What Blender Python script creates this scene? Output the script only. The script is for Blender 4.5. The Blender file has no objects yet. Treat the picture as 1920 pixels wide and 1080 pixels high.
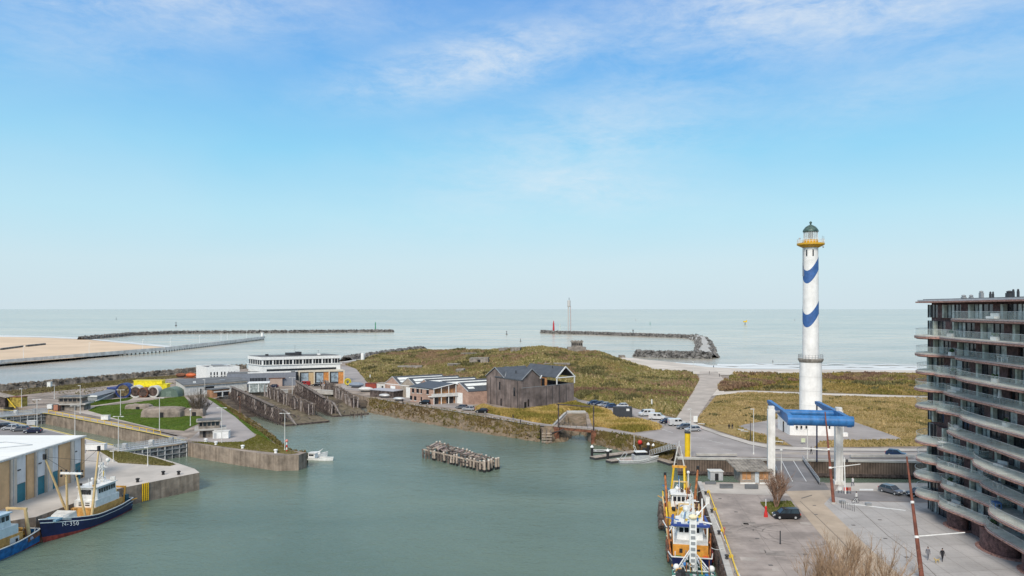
import bpy, bmesh, math, random
import numpy as np
from mathutils import Vector, Matrix, noise as mnoise
from mathutils.geometry import tessellate_polygon
R = math.radians
random.seed(7); rng = np.random.default_rng(7)
S = bpy.context.scene
COL = S.collection

# ------------------------------------------------------------------ camera
F, H, HOR = 1400.0, 34.0, 579.0          # focal length and horizon in photograph pixels, camera height
cam = bpy.data.cameras.new('camera'); camo = bpy.data.objects.new('camera', cam); COL.objects.link(camo)
camo.location = (0, 0, H); camo.rotation_euler = (R(90), 0, 0)
cam.sensor_width = 36; cam.lens = 36 * F / 1920; cam.shift_y = (HOR - 540) / 1920
cam.clip_start = 1; cam.clip_end = 90000
S.camera = camo

# ------------------------------------------------------------------ world and sun
SUN_EL, SUN_AZ = R(38), R(197)           # sun high behind the camera, a little to its right, through thin cloud
w = bpy.data.worlds.new('World'); S.world = w; w.use_nodes = True
nt = w.node_tree; N = nt.nodes; L = nt.links; N.clear()
def nd(t, **k):
    n = N.new(t)
    for a, b in k.items(): setattr(n, a, b)
    return n
def mth(op, a, b=None, clamp=False):
    n = nd('ShaderNodeMath', operation=op); n.use_clamp = clamp
    for i, v in enumerate((a, b)):
        if v is None: continue
        if isinstance(v, (int, float)): n.inputs[i].default_value = v
        else: L.new(v, n.inputs[i])
    return n.outputs[0]
def ramp(inp, stops, interp='LINEAR'):
    n = nd('ShaderNodeValToRGB'); n.color_ramp.interpolation = interp
    e = n.color_ramp.elements
    while len(e) < len(stops): e.new(.5)
    for q, (p, c) in zip(e, stops): q.position = p; q.color = (*c, 1) if len(c) == 3 else c
    L.new(inp, n.inputs[0]); return n.outputs[0]
sky = nd('ShaderNodeTexSky', sky_type='NISHITA'); sky.sun_disc = False
sky.sun_elevation = SUN_EL; sky.sun_rotation = SUN_AZ; sky.dust_density = 2.0
tc = nd('ShaderNodeTexCoord'); sep = nd('ShaderNodeSeparateXYZ'); L.new(tc.outputs['Generated'], sep.inputs[0])
X_, Y_, Z_ = sep.outputs
el = mth('ARCSINE', Z_); az = mth('ARCTAN2', X_, Y_)
grad = ramp(mth('MAXIMUM', Z_, 0.0), [(0, (.67, .81, .88)), (.06, (.62, .82, .91)), (.12, (.47, .80, .95)), (.2, (.29, .69, .96)), (.30, (.14, .48, .92)), (.40, (.06, .33, .84)), (.7, (.04, .2, .6)), (1, (.03, .16, .5))])
# thin high cloud: stretched fractal streaks kept where the photograph has them
def nz(sx, sy, sc, det, rough, ox=0, rot=0):
    cb = nd('ShaderNodeCombineXYZ'); L.new(mth('MULTIPLY', az, sx), cb.inputs[0]); L.new(mth('MULTIPLY', el, sy), cb.inputs[1]); cb.inputs[2].default_value = ox
    mp = nd('ShaderNodeMapping'); mp.inputs['Rotation'].default_value = (0, 0, rot); L.new(cb.outputs[0], mp.inputs[0])
    n = nd('ShaderNodeTexNoise'); n.inputs['Scale'].default_value = sc; n.inputs['Detail'].default_value = det; n.inputs['Roughness'].default_value = rough
    n.inputs['Distortion'].default_value = .35
    L.new(mp.outputs[0], n.inputs['Vector']); return n.outputs[0]
def blob(u, v, su, sv, tilt=0.0):
    a0 = math.atan((u - 960) / F); e0 = math.atan((HOR - v) / F)
    da = mth('SUBTRACT', az, a0); de = mth('SUBTRACT', el, e0)
    c, s = math.cos(tilt), math.sin(tilt)
    p = mth('ADD', mth('MULTIPLY', da, c), mth('MULTIPLY', de, s)); q = mth('SUBTRACT', mth('MULTIPLY', de, c), mth('MULTIPLY', da, s))
    p = mth('DIVIDE', p, su / F); q = mth('DIVIDE', q, sv / F)
    r2 = mth('ADD', mth('MULTIPLY', p, p), mth('MULTIPLY', q, q))
    return mth('POWER', 2.718, mth('MULTIPLY', r2, -1.0))
m = blob(1620, 25, 480, 105, .05)
for b, k in ((blob(910, 115, 260, 52, .2), 1.0), (blob(160, 5, 420, 95), .95), (blob(1080, 345, 190, 50, -.1), .75), (blob(1120, 260, 340, 110, .3), .55), (blob(120, 140, 200, 60), .4), (blob(1750, 190, 280, 60, .2), .4), (blob(1330, 75, 200, 60, .5), .5), (blob(620, 60, 300, 26, .1), .3)):
    m = mth('MAXIMUM', m, mth('MULTIPLY', b, k))
streak = nz(3.0, 8.0, 3.0, 9, .68, 1.3, .28)
streak = ramp(streak, [(.22, (0, 0, 0)), (.62, (1, 1, 1))], 'EASE')
fine = ramp(nz(9, 26, 3.5, 6, .65, 5.1, .3), [(.3, (.55, .55, .55)), (.7, (1, 1, 1))])
veil = ramp(nz(1.2, 3, 2.2, 4, .5, 9.0, .2), [(.3, (0, 0, 0)), (.7, (.15, .15, .15))])
cl = mth('MULTIPLY', mth('MULTIPLY', m, streak), fine)
over = mth('MULTIPLY', ramp(Z_, [(.42, (0, 0, 0)), (.75, (1, 1, 1))]), .95)   # extra thin cloud added overhead, out of view, for brighter neutral fill light
hi = mth('GREATER_THAN', el, 0)
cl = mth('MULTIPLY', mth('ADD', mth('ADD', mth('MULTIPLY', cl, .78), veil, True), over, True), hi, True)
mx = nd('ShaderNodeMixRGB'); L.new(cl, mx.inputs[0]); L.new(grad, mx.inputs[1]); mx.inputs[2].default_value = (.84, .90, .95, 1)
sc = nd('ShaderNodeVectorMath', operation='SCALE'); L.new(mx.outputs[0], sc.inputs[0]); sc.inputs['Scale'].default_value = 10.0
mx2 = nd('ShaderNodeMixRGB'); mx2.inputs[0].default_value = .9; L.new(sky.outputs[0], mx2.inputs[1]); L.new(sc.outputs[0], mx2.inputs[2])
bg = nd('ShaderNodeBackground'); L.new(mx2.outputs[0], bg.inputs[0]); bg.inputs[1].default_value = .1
wo = nd('ShaderNodeOutputWorld'); L.new(bg.outputs[0], wo.inputs[0])
sl = bpy.data.lights.new('sun', 'SUN'); sl.energy = 3.25; sl.angle = R(18); sl.color = (1, .92, .80)
so = bpy.data.objects.new('sun', sl); COL.objects.link(so)
sd = Vector((math.sin(SUN_AZ) * math.cos(SUN_EL), math.cos(SUN_AZ) * math.cos(SUN_EL), math.sin(SUN_EL)))
so.rotation_euler = sd.to_track_quat('Z', 'Y').to_euler()
S.view_settings.view_transform = 'Standard'; S.view_settings.look = 'None'
S.view_settings.exposure = 0.0; S.view_settings.gamma = 1.0

# ------------------------------------------------------------------ placing helpers
def P(u, v, z=0.0):
    """a point of the place at height z, measured off the photograph"""
    Y = F * (H - z) / (v - HOR); return Vector(((u - 960) * Y / F, Y, z))
def XY(u, v, z=0.0):
    p = P(u, v, z); return (p.x, p.y)
def at(u, Y, z=0.0): return Vector(((u - 960) * Y / F, Y, z))
def zat(v, Y): return H - (v - HOR) * Y / F

# ------------------------------------------------------------------ materials
def mat(name, col, rough=.8, var=.18, scale=.6, bump=0.0, bscale=4.0, metal=0.0, col2=None, stretch=(1, 1, 1), streaks=0.0, kind=None, alpha=1.0, spec=.4, attr=None, **kw):
    m = bpy.data.materials.new(name); m.use_nodes = True
    n = m.node_tree.nodes; l = m.node_tree.links; b = n['Principled BSDF']
    b.inputs['Roughness'].default_value = rough; b.inputs['Metallic'].default_value = metal
    b.inputs['Specular IOR Level'].default_value = spec
    geo = n.new('ShaderNodeNewGeometry'); mp = n.new('ShaderNodeMapping'); mp.inputs['Scale'].default_value = stretch
    l.new(geo.outputs['Position'], mp.inputs[0]); vec = mp.outputs[0]
    nz = n.new('ShaderNodeTexNoise'); nz.inputs['Scale'].default_value = scale; nz.inputs['Detail'].default_value = 8; nz.inputs['Roughness'].default_value = .62
    l.new(vec, nz.inputs['Vector'])
    c2 = col2 or tuple(c * (1 - 2.2 * var) for c in col)
    r = n.new('ShaderNodeValToRGB'); e = r.color_ramp.elements
    e[0].position = .34; e[0].color = (*c2, 1); e[1].position = .64; e[1].color = (*[min(1, c * (1 + (.5 * var if not col2 else 0))) for c in col], 1)
    l.new(nz.outputs[0], r.inputs[0]); out = r.outputs[0]
    def mul(a, f, k):
        mm = n.new('ShaderNodeMixRGB'); mm.blend_type = 'MULTIPLY'; mm.inputs[0].default_value = k
        l.new(a, mm.inputs[1]); l.new(f, mm.inputs[2]); return mm.outputs[0]
    if attr:
        a = n.new('ShaderNodeVertexColor'); a.layer_name = attr
        out = mul(a.outputs[0], out, 1.0)
    if streaks:      # run-off stains down walls
        mp2 = n.new('ShaderNodeMapping'); mp2.inputs['Scale'].default_value = (1.6, 1.6, .12); l.new(geo.outputs['Position'], mp2.inputs[0])
        ns = n.new('ShaderNodeTexNoise'); ns.inputs['Scale'].default_value = 1.0; ns.inputs['Detail'].default_value = 5; l.new(mp2.outputs[0], ns.inputs['Vector'])
        rs = n.new('ShaderNodeValToRGB'); rs.color_ramp.elements[0].position = .36; rs.color_ramp.elements[0].color = (.38, .34, .3, 1); rs.color_ramp.elements[1].position = .56
        l.new(ns.outputs[0], rs.inputs[0]); out = mul(out, rs.outputs[0], streaks)
    if kind == 'brick':
        bt = n.new('ShaderNodeTexBrick'); bt.inputs['Scale'].default_value = kw.get('bs', 1.0)
        bt.inputs['Color1'].default_value = (1, 1, 1, 1); bt.inputs['Color2'].default_value = (*[kw.get('c2', .72)] * 3, 1); bt.inputs['Mortar'].default_value = (*kw.get('mortar', (.6, .6, .6)), 1)
        bt.inputs['Mortar Size'].default_value = kw.get('ms', .02)
        mp3 = n.new('ShaderNodeMapping'); mp3.inputs['Rotation'].default_value = kw.get('brot', (0, 0, 0)); l.new(geo.outputs['Position'], mp3.inputs[0])
        if kw.get('wall'):
            sp = n.new('ShaderNodeSeparateXYZ'); l.new(geo.outputs['Position'], sp.inputs[0]); ad = n.new('ShaderNodeMath'); l.new(sp.outputs[0], ad.inputs[0]); l.new(sp.outputs[1], ad.inputs[1])
            cb = n.new('ShaderNodeCombineXYZ'); l.new(ad.outputs[0], cb.inputs[0]); l.new(sp.outputs[2], cb.inputs[1]); l.new(cb.outputs[0], bt.inputs['Vector'])
        else: l.new(mp3.outputs[0], bt.inputs['Vector'])
        out = mul(out, bt.outputs[0], 1.0)
    if kind == 'bands':   # boards / ribs along one direction
        wv = n.new('ShaderNodeTexWave'); wv.inputs['Scale'].default_value = kw.get('ws', 1.0); wv.inputs['Distortion'].default_value = kw.get('wd', .6); wv.bands_direction = kw.get('wdir', 'DIAGONAL')
        mp4 = n.new('ShaderNodeMapping'); mp4.inputs['Scale'].default_value = kw.get('wst', (1, 1, 0.02)); l.new(geo.outputs['Position'], mp4.inputs[0]); l.new(mp4.outputs[0], wv.inputs['Vector'])
        rw = n.new('ShaderNodeValToRGB'); rw.color_ramp.elements[0].color = (*[kw.get('wk', .65)] * 3, 1); l.new(wv.outputs[0], rw.inputs[0])
        out = mul(out, rw.outputs[0], 1.0)
    l.new(out, b.inputs['Base Color'])
    if bump:
        nb = n.new('ShaderNodeTexNoise'); nb.inputs['Scale'].default_value = bscale; nb.inputs['Detail'].default_value = 6; l.new(vec, nb.inputs['Vector'])
        bp = n.new('ShaderNodeBump'); bp.inputs['Strength'].default_value = min(1, bump); bp.inputs['Distance'].default_value = kw.get('bd', .2); l.new(nb.outputs[0], bp.inputs['Height']); l.new(bp.outputs[0], b.inputs['Normal'])
    if alpha < 1:
        b.inputs['Alpha'].default_value = alpha
    return m
MT = {}
def flat(name, col, rough=.5, metal=0, var=.08, **k):
    if name not in MT: MT[name] = mat(name, col, rough, var, 1.3, metal=metal, **k)
    return MT[name]
white = flat('white_paint', (.78, .78, .76), .5); offwhite = flat('off_white_render', (.62, .61, .58), .8, var=.12)
black = flat('black_rubber', (.018, .018, .02), .7); darkmetal = flat('dark_metal', (.045, .045, .05), .5)
grey = flat('grey_steel', (.33, .34, .35), .5, .3); lightgrey = flat('pale_galvanised_steel', (.55, .56, .57), .45, .3)
yellow = flat('yellow_paint', (.75, .5, .03), .5); amber = flat('amber_paint', (.72, .36, .06), .55, var=.2)
blue = flat('bridge_blue_paint', (.03, .185, .50), .35, var=.1); navy = flat('navy_hull_paint', (.012, .018, .075), .35, var=.15)
red = flat('red_paint', (.55, .03, .025), .5); rust = flat('rusty_brown', (.22, .09, .05), .8, var=.35)
glassdark = flat('dark_window_glass', (.02, .024, .03), .08, var=.1, spec=.8)
glasspale = flat('curtained_window_glass', (.42, .46, .45), .15, var=.3, spec=.7)
timber = mat('weathered_timber', (.20, .16, .135), .9, .3, 1.5, bump=.5, stretch=(1, 1, .3))
timberdark = mat('dark_wet_timber', (.11, .085, .078), .9, .35, 1.2, bump=.5)
concrete = mat('stained_concrete', (.36, .33, .29), .9, .2, .35, bump=.3, streaks=.55)
concretelight = mat('pale_concrete', (.47, .45, .42), .9, .12, .5)

# ------------------------------------------------------------------ mesh helpers
class MB:
    def __init__(s): s.v = []; s.f = []; s.m = []; s.mi = 0
    def add(s, vs, fs):
        o = len(s.v); s.v += [tuple(v) for v in vs]
        for f in fs: s.f.append(tuple(o + i for i in f)); s.m.append(s.mi)
        return s
    def box(s, c, d, rz=0, rx=0, ry=0):
        x, y, z = [k / 2 for k in d]
        vs = [Vector((a, b, e)) for a in (-x, x) for b in (-y, y) for e in (-z, z)]
        if rz or rx or ry:
            m = Matrix.Rotation(rz, 3, 'Z') @ Matrix.Rotation(ry, 3, 'Y') @ Matrix.Rotation(rx, 3, 'X'); vs = [m @ v for v in vs]
        c = Vector(c); return s.add([v + c for v in vs], [(0, 1, 3, 2), (4, 6, 7, 5), (0, 4, 5, 1), (2, 3, 7, 6), (0, 2, 6, 4), (1, 5, 7, 3)])
    def bx(s, x0, x1, y0, y1, z0, z1): return s.box(((x0 + x1) / 2, (y0 + y1) / 2, (z0 + z1) / 2), (x1 - x0, y1 - y0, z1 - z0))
    def prism(s, poly, z0, z1, top=True, bot=False):
        n = len(poly); z0s = z0 if hasattr(z0, '__len__') else [z0] * n; z1s = z1 if hasattr(z1, '__len__') else [z1] * n
        vs = [(p[0], p[1], a) for p, a in zip(poly, z0s)] + [(p[0], p[1], a) for p, a in zip(poly, z1s)]
        fs = [(i, (i + 1) % n, n + (i + 1) % n, n + i) for i in range(n)]
        if top: fs.append(tuple(range(n, 2 * n)))
        if bot: fs.append(tuple(reversed(range(n))))
        return s.add(vs, fs)
    def tube(s, a, b, r0, r1=None, n=8, caps=True):
        a = Vector(a); b = Vector(b); r1 = r0 if r1 is None else r1; d = (b - a)
        if d.length < 1e-6: return s
        q = d.to_track_quat('Z', 'Y'); vs = []
        for c, r in ((a, r0), (b, r1)):
            for i in range(n):
                t = 2 * math.pi * i / n; vs.append(c + q @ Vector((r * math.cos(t), r * math.sin(t), 0)))
        fs = [(i, (i + 1) % n, n + (i + 1) % n, n + i) for i in range(n)]
        if caps: fs += [tuple(reversed(range(n))), tuple(range(n, 2 * n))]
        return s.add(vs, fs)
    def bar(s, a, b, w, h=None):
        """square bar from a to b"""
        a = Vector(a); b = Vector(b); h = h or w; d = (b - a); q = d.to_track_quat('Y', 'Z'); vs = []
        for c in (a, b):
            for x, z in ((-w / 2, -h / 2), (w / 2, -h / 2), (w / 2, h / 2), (-w / 2, h / 2)): vs.append(c + q @ Vector((x, 0, z)))
        return s.add(vs, [(0, 1, 2, 3), (7, 6, 5, 4), (0, 4, 5, 1), (1, 5, 6, 2), (2, 6, 7, 3), (3, 7, 4, 0)])
    def lathe(s, prof, c=(0, 0, 0), n=20, sx=1, sy=1, a0=0, caps=True):
        vs = [(c[0] + r * math.cos(a0 + 2 * math.pi * i / n) * sx, c[1] + r * math.sin(a0 + 2 * math.pi * i / n) * sy, c[2] + z) for r, z in prof for i in range(n)]
        fs = [(j * n + i, j * n + (i + 1) % n, (j + 1) * n + (i + 1) % n, (j + 1) * n + i) for j in range(len(prof) - 1) for i in range(n)]
        if caps: fs += [tuple(reversed(range(n))), tuple(range((len(prof) - 1) * n, len(prof) * n))]
        return s.add(vs, fs)
    def grid(s, rows):
        n = len(rows[0]); vs = [p for r in rows for p in r]
        return s.add(vs, [(j * n + i, j * n + i + 1, (j + 1) * n + i + 1, (j + 1) * n + i) for j in range(len(rows) - 1) for i in range(n - 1)])
    def ball(s, c, r, n=10, sz=1.0):
        k = max(4, n // 2); prof = [(max(.001, r * math.sin(math.pi * j / k)), -r * sz * math.cos(math.pi * j / k)) for j in range(k + 1)]
        return s.lathe(prof, c, n)
    def mesh(s, name, mats, smooth=False):
        me = bpy.data.meshes.new(name); me.from_pydata(s.v, [], s.f)
        if not isinstance(mats, (list, tuple)): mats = [mats]
        for m in mats: me.materials.append(m)
        if len(mats) > 1: me.polygons.foreach_set('material_index', s.m)
        bm = bmesh.new(); bm.from_mesh(me); bmesh.ops.recalc_face_normals(bm, faces=bm.faces); bm.to_mesh(me); bm.free()
        if smooth: 
            me.polygons.foreach_set('use_smooth', [True] * len(me.polygons))
            if hasattr(me, 'set_sharp_from_angle'): me.set_sharp_from_angle(angle=R(40))
        me.update(); return me
    def build(s, name, mats, parent=None, world=False, smooth=False, label=None):
        if world and parent is not None:
            inv = wmat(parent).inverted(); s.v = [tuple(inv @ Vector(v)) for v in s.v]
        return link(name, s.mesh(name, mats, smooth), parent, label)
def wmat(o):
    m = Matrix.Translation(o.location) @ o.rotation_euler.to_matrix().to_4x4()
    return wmat(o.parent) @ m if o.parent else m
def link(name, me, parent=None, label=None):
    o = bpy.data.objects.new(name, me); COL.objects.link(o)
    if parent is not None: o.parent = parent
    if label: o['label'] = label
    return o
def tag(o, label=None, cat=None, group=None, kind=None):
    if label: o['label'] = label
    if cat: o['category'] = cat
    if group: o['group'] = group
    if kind: o['kind'] = kind
    return o
def thing(name, label, cat, loc=(0, 0, 0), rz=0, group=None):
    o = bpy.data.objects.new(name, None); COL.objects.link(o); o.empty_display_size = .5
    o.location = loc; o.rotation_euler = (0, 0, rz); return tag(o, label, cat, group)
def kids(o): return [c for c in bpy.data.objects if c.parent == o]
def dup(root, loc, rz=0, label=None, group=None, scale=None):
    r = root.copy(); COL.objects.link(r); r.location = loc; r.rotation_euler = (0, 0, rz)
    if scale: r.scale = scale
    if label: r['label'] = label
    if group: r['group'] = group
    for ch in root.children:
        c = ch.copy(); COL.objects.link(c); c.parent = r
        for g in ch.children:
            d = g.copy(); COL.objects.link(d); d.parent = c
    return r
def struct(name, mb, m, smooth=False):
    return tag(mb.build(name, m, smooth=smooth), kind='structure')
def sheet(name, pix, z, m, kind='structure'):
    """a flat sheet whose outline was measured in the photograph"""
    b = MB(); b.add([(*XY(u, v), z) for u, v in pix], [tuple(range(len(pix)))]); return tag(b.build(name, m), kind=kind)
def inpoly(px, py, poly):
    ins = np.zeros(px.shape, bool); n = len(poly)
    for i in range(n):
        x1, y1 = poly[i]; x2, y2 = poly[(i + 1) % n]
        c = ((y1 > py) != (y2 > py)); xi = (x2 - x1) * (py - y1) / ((y2 - y1) if y2 != y1 else 1e-9) + x1; ins ^= c & (px < xi)
    return ins
def polydist(px, py, poly):
    d = np.full(px.shape, 1e9); cx = px.copy(); cy = py.copy()
    for i in range(len(poly)):
        x1, y1 = poly[i]; x2, y2 = poly[(i + 1) % len(poly)]; dx, dy = x2 - x1, y2 - y1
        t = np.clip(((px - x1) * dx + (py - y1) * dy) / (dx * dx + dy * dy + 1e-9), 0, 1); qx = x1 + t * dx; qy = y1 + t * dy
        q = np.hypot(px - qx, py - qy); m = q < d; d[m] = q[m]; cx[m] = qx[m]; cy[m] = qy[m]
    return d, cx, cy
def vnoise(x, y, sc, seed=0.0):
    """smooth value noise, vectorised"""
    x = x / sc + seed * 17.3; y = y / sc - seed * 9.1; xi = np.floor(x); yi = np.floor(y); fx = x - xi; fy = y - yi
    fx = fx * fx * (3 - 2 * fx); fy = fy * fy * (3 - 2 * fy)
    def h(a, b): t = np.sin(a * 127.1 + b * 311.7) * 43758.5453; return t - np.floor(t)
    return (h(xi, yi) * (1 - fx) + h(xi + 1, yi) * fx) * (1 - fy) + (h(xi, yi + 1) * (1 - fx) + h(xi + 1, yi + 1) * fx) * fy
def fbm(x, y, sc, seed=0): return (vnoise(x, y, sc, seed) + .5 * vnoise(x, y, sc / 2, seed + 1) + .25 * vnoise(x, y, sc / 4, seed + 2) + .125 * vnoise(x, y, sc / 8, seed + 3)) / 1.875
def sm(a, b, x): t = np.clip((x - a) / (b - a), 0, 1); return t * t * (3 - 2 * t)
# ================================================================== WATER
WZ = -3.6
def water_mat():
    m = bpy.data.materials.new('harbour_and_sea_water'); m.use_nodes = True; n = m.node_tree.nodes; l = m.node_tree.links; b = n['Principled BSDF']
    geo = n.new('ShaderNodeNewGeometry'); sp = n.new('ShaderNodeSeparateXYZ'); l.new(geo.outputs['Position'], sp.inputs[0])
    def noise(sc, det, st, dist=0):
        mp = n.new('ShaderNodeMapping'); mp.inputs['Scale'].default_value = st; l.new(geo.outputs['Position'], mp.inputs[0])
        t = n.new('ShaderNodeTexNoise'); t.inputs['Scale'].default_value = sc; t.inputs['Detail'].default_value = det; t.inputs['Distortion'].default_value = dist; l.new(mp.outputs[0], t.inputs['Vector']); return t.outputs[0]
    def rmp(i, st):
        r = n.new('ShaderNodeValToRGB'); e = r.color_ramp.elements
        while len(e) < len(st): e.new(.5)
        for q, (p, c) in zip(e, st): q.position = p; q.color = (*c, 1)
        l.new(i, r.inputs[0]); return r.outputs[0]
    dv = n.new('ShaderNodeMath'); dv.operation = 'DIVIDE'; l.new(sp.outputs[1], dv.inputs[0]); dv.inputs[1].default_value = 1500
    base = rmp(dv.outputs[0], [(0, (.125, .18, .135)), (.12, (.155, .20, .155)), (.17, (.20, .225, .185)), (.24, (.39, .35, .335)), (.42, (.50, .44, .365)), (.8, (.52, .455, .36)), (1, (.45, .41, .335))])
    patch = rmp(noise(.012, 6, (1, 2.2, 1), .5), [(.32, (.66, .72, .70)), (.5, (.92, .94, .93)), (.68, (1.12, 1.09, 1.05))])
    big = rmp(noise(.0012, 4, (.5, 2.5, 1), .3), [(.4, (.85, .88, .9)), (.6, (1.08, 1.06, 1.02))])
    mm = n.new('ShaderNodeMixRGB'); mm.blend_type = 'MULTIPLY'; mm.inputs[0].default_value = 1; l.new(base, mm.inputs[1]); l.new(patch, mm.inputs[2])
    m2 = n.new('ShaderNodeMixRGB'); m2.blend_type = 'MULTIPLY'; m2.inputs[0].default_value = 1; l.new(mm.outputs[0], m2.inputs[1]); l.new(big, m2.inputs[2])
    l.new(m2.outputs[0], b.inputs['Base Color']); b.inputs['Roughness'].default_value = .16; b.inputs['Specular IOR Level'].default_value = .22; b.inputs['IOR'].default_value = 1.33
    ad = n.new('ShaderNodeMath'); ad.operation = 'ADD'
    mu = n.new('ShaderNodeMath'); mu.operation = 'MULTIPLY'; l.new(noise(.25, 4, (1, 1.6, 1), .6), mu.inputs[0]); mu.inputs[1].default_value = 2.0
    l.new(noise(1.7, 5, (1, 1.3, 1), .8), ad.inputs[0]); l.new(mu.outputs[0], ad.inputs[1])
    bp = n.new('ShaderNodeBump'); bp.inputs['Strength'].default_value = .85; bp.inputs['Distance'].default_value = .12; l.new(ad.outputs[0], bp.inputs['Height']); l.new(bp.outputs[0], b.inputs['Normal'])
    return m
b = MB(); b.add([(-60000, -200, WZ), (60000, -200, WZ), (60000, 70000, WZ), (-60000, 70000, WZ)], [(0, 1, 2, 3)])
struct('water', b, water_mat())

# ================================================================== GROUND SLABS
pave = mat('pinkish_quay_paving', (.37, .315, .285), .9, .17, .22, bump=.15, bscale=3, kind='brick', bs=.22, ms=.012, mortar=(.9, .9, .9), c2=.94)
paveplaza = mat('pale_plaza_paving', (.46, .435, .42), .88, .1, .12, kind='brick', bs=.3, ms=.012, mortar=(.85, .85, .85), brot=(0, 0, .12), c2=.95)
pavelight = mat('light_concrete_apron', (.50, .455, .41), .9, .12, .12)
ochre = mat('ochre_resin_road', (.46, .37, .285), .9, .10, .2)
asphalt = mat('worn_asphalt', (.24, .225, .225), .92, .14, .15, bump=.1)
asphaltold = mat('pale_old_asphalt', (.345, .31, .295), .92, .13, .09)
gravel = mat('sandy_gravel_ground', (.33, .27, .225), .95, .27, .16, bump=.3, bscale=2)
grittybeige = mat('beige_path', (.45, .39, .34), .95, .13, .15)
pier = mat('old_concrete_quay_wall', (.33, .265, .21), .95, .22, .35, bump=.5, bscale=1.5, streaks=.45)
sheetpile = mat('brown_sheet_piling', (.19, .14, .11), .9, .25, .3, bump=.2, kind='bands', ws=.55, wd=.3, wdir='X', wk=.6, wst=(1, .15, .02))
sandm = mat('beach_sand', (.66, .50, .35), .95, .08, .02, bump=.2, bscale=.5)
sandpale = mat('pale_dry_sand', (.60, .53, .46), .95, .14, .05, bump=.2, bscale=.5)
rock = mat('dark_breakwater_stone', (.20, .19, .18), .95, .4, .3, bump=1, bscale=.8)

def slab(name, pts, m_top, m_side, zt=0.0, zb=-7.0):
    b = MB(); n = len(pts)
    b.mi = 0; b.add([(x, y, zt) for x, y in pts], [tuple(range(n))])
    b.mi = 1; b.prism(pts, zb, zt, top=False)
    return struct(name, b, [m_top, m_side])
MAIN = [(0, 733), (180, 716), (370, 698), (645, 678.5), (785, 657), (850, 661), (950, 668), (1050, 674), (1150, 682), (1200, 690), (1250, 700), (1300, 702), (1345, 703),
        (1500, 699), (1750, 700), (2300, 702), (2300, 873), (1900, 870), (1740, 868), (1278, 861), (1266, 838), (1180, 816), (1108, 806), (1102, 803), (1098, 775), (1065, 775), (1044, 799), (1000, 797), (860, 772), (690, 745),
        (640, 733), (560, 730), (430, 738), (402, 748), (440, 778), (490, 811), (520, 834), (545, 844), (575, 848), (560, 853), (520, 854), (450, 845), (380, 834), (352, 829), (345, 826), (300, 815), (90, 775), (0, 757), (-78, 741)]
MAINW = [XY(u, v) for u, v in MAIN]
slab('ground', MAINW, gravel, pier)
edgeR = [(20.3, 52), (27.4, 95), (31.6, 118), (35.7, 141.7), (36.4, 146.5)]
RQ = edgeR + [XY(1500, 905), XY(1700, 905), XY(2300, 907), (150, 52)]
slab('quay', RQ, pave, pier)
SQ = [XY(-300, 722), XY(0, 786.5), XY(88, 805), XY(161, 823), XY(212, 836), XY(232, 846), XY(290, 856), XY(335, 869), XY(365, 879), XY(374, 886), (-75.3, 140), (-77.8, 122), (-81.8, 118.5), (-84, 60), (-200, 60)]
slab('quay', SQ, pavelight, pier)

# overlays on the right quay
sheet('pavement', [(1316, 906), (1456, 906), (1470, 922), (1480, 930), (1318, 924)], .02, pavelight)
sheet('road', [(1458, 903), (1545, 904), (1556, 919), (1470, 921)], .024, asphalt)
OCH = [(1470, 921), (1480, 930), (1488, 941), (1520, 980), (1547, 1013), (1600, 1082), (1640, 1130), (1760, 1130), (1690, 1082), (1618, 1017), (1545, 945), (1562, 927), (1556, 919)]
sheet('path', OCH, .028, ochre)
sheet('pavement', [(1562, 927), (1545, 945), (1618, 1017), (1690, 1082), (1760, 1130), (2400, 1130), (2300, 946), (1740, 943), (1600, 940)], .02, paveplaza)
sheet('pavement', [(1575, 906), (2300, 908), (2300, 922), (1740, 921), (1566, 921)], .02, pavelight)
sheet('road', [(1566, 921.5), (1740, 921.5), (2300, 923), (2300, 945), (1740, 942), (1604, 939), (1562, 931)], .03, asphalt)
linew = flat('white_road_marking', (.7, .7, .68), .7)
sheet('road_marking', [(1612, 917), (1638, 917), (1637, 920), (1611, 920)], .035, linew)
sheet('road_marking', [(1688, 918.5), (1698, 919.5), (1697, 921), (1687, 920.5)], .035, linew)
sheet('road_marking', [(1583, 943.5), (1620, 947), (1660, 952), (1698, 956.5), (1698, 958.2), (1660, 954), (1620, 949), (1583, 945.5)], .036, linew)
seam = flat('dark_paving_seam', (.16, .14, .12), .9)
def pline(name, pts, wd, z, m, kind='structure'):
    ps = [Vector((*XY(u, v), z)) for u, v in pts]; b = MB(); l_, r_ = [], []
    for i, p in enumerate(ps):
        d = (ps[min(i + 1, len(ps) - 1)] - ps[max(i - 1, 0)]).normalized(); nn = Vector((-d.y, d.x, 0)) * wd / 2; l_.append(p + nn); r_.append(p - nn)
    b.grid([l_, r_]); return tag(b.build(name, m), kind=kind)
pline('paving_seam', [(1500, 940), (1527, 965), (1568, 1005), (1640, 1080)], .12, .036, seam)
pline('paving_seam', [(1605, 950), (1665, 1005), (1720, 1046), (1755, 1080), (1790, 1120)], .10, .03, seam)
sheet('road_marking', [(1502, 934), (1522, 928), (1523, 929.5), (1503, 935.5)], .04, seam)
# quay cope stones along the right quay edge
b = MB()
for i in range(len(edgeR) - 1):
    a = Vector((*edgeR[i], 0)); c = Vector((*edgeR[i + 1], 0)); n_ = max(1, int((c - a).length / 3))
    for k in range(n_):
        p = a.lerp(c, (k + .01) / n_); q = a.lerp(c, (k + .985) / n_); b.bar(p + Vector((.35, 0, .06)), q + Vector((.35, 0, .06)), .8, .22)
struct('kerb', b, concretelight)
pline('road_marking', [(1319, 921), (1387, 1080), (1420, 1157)], .16, .03, linew)

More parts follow.
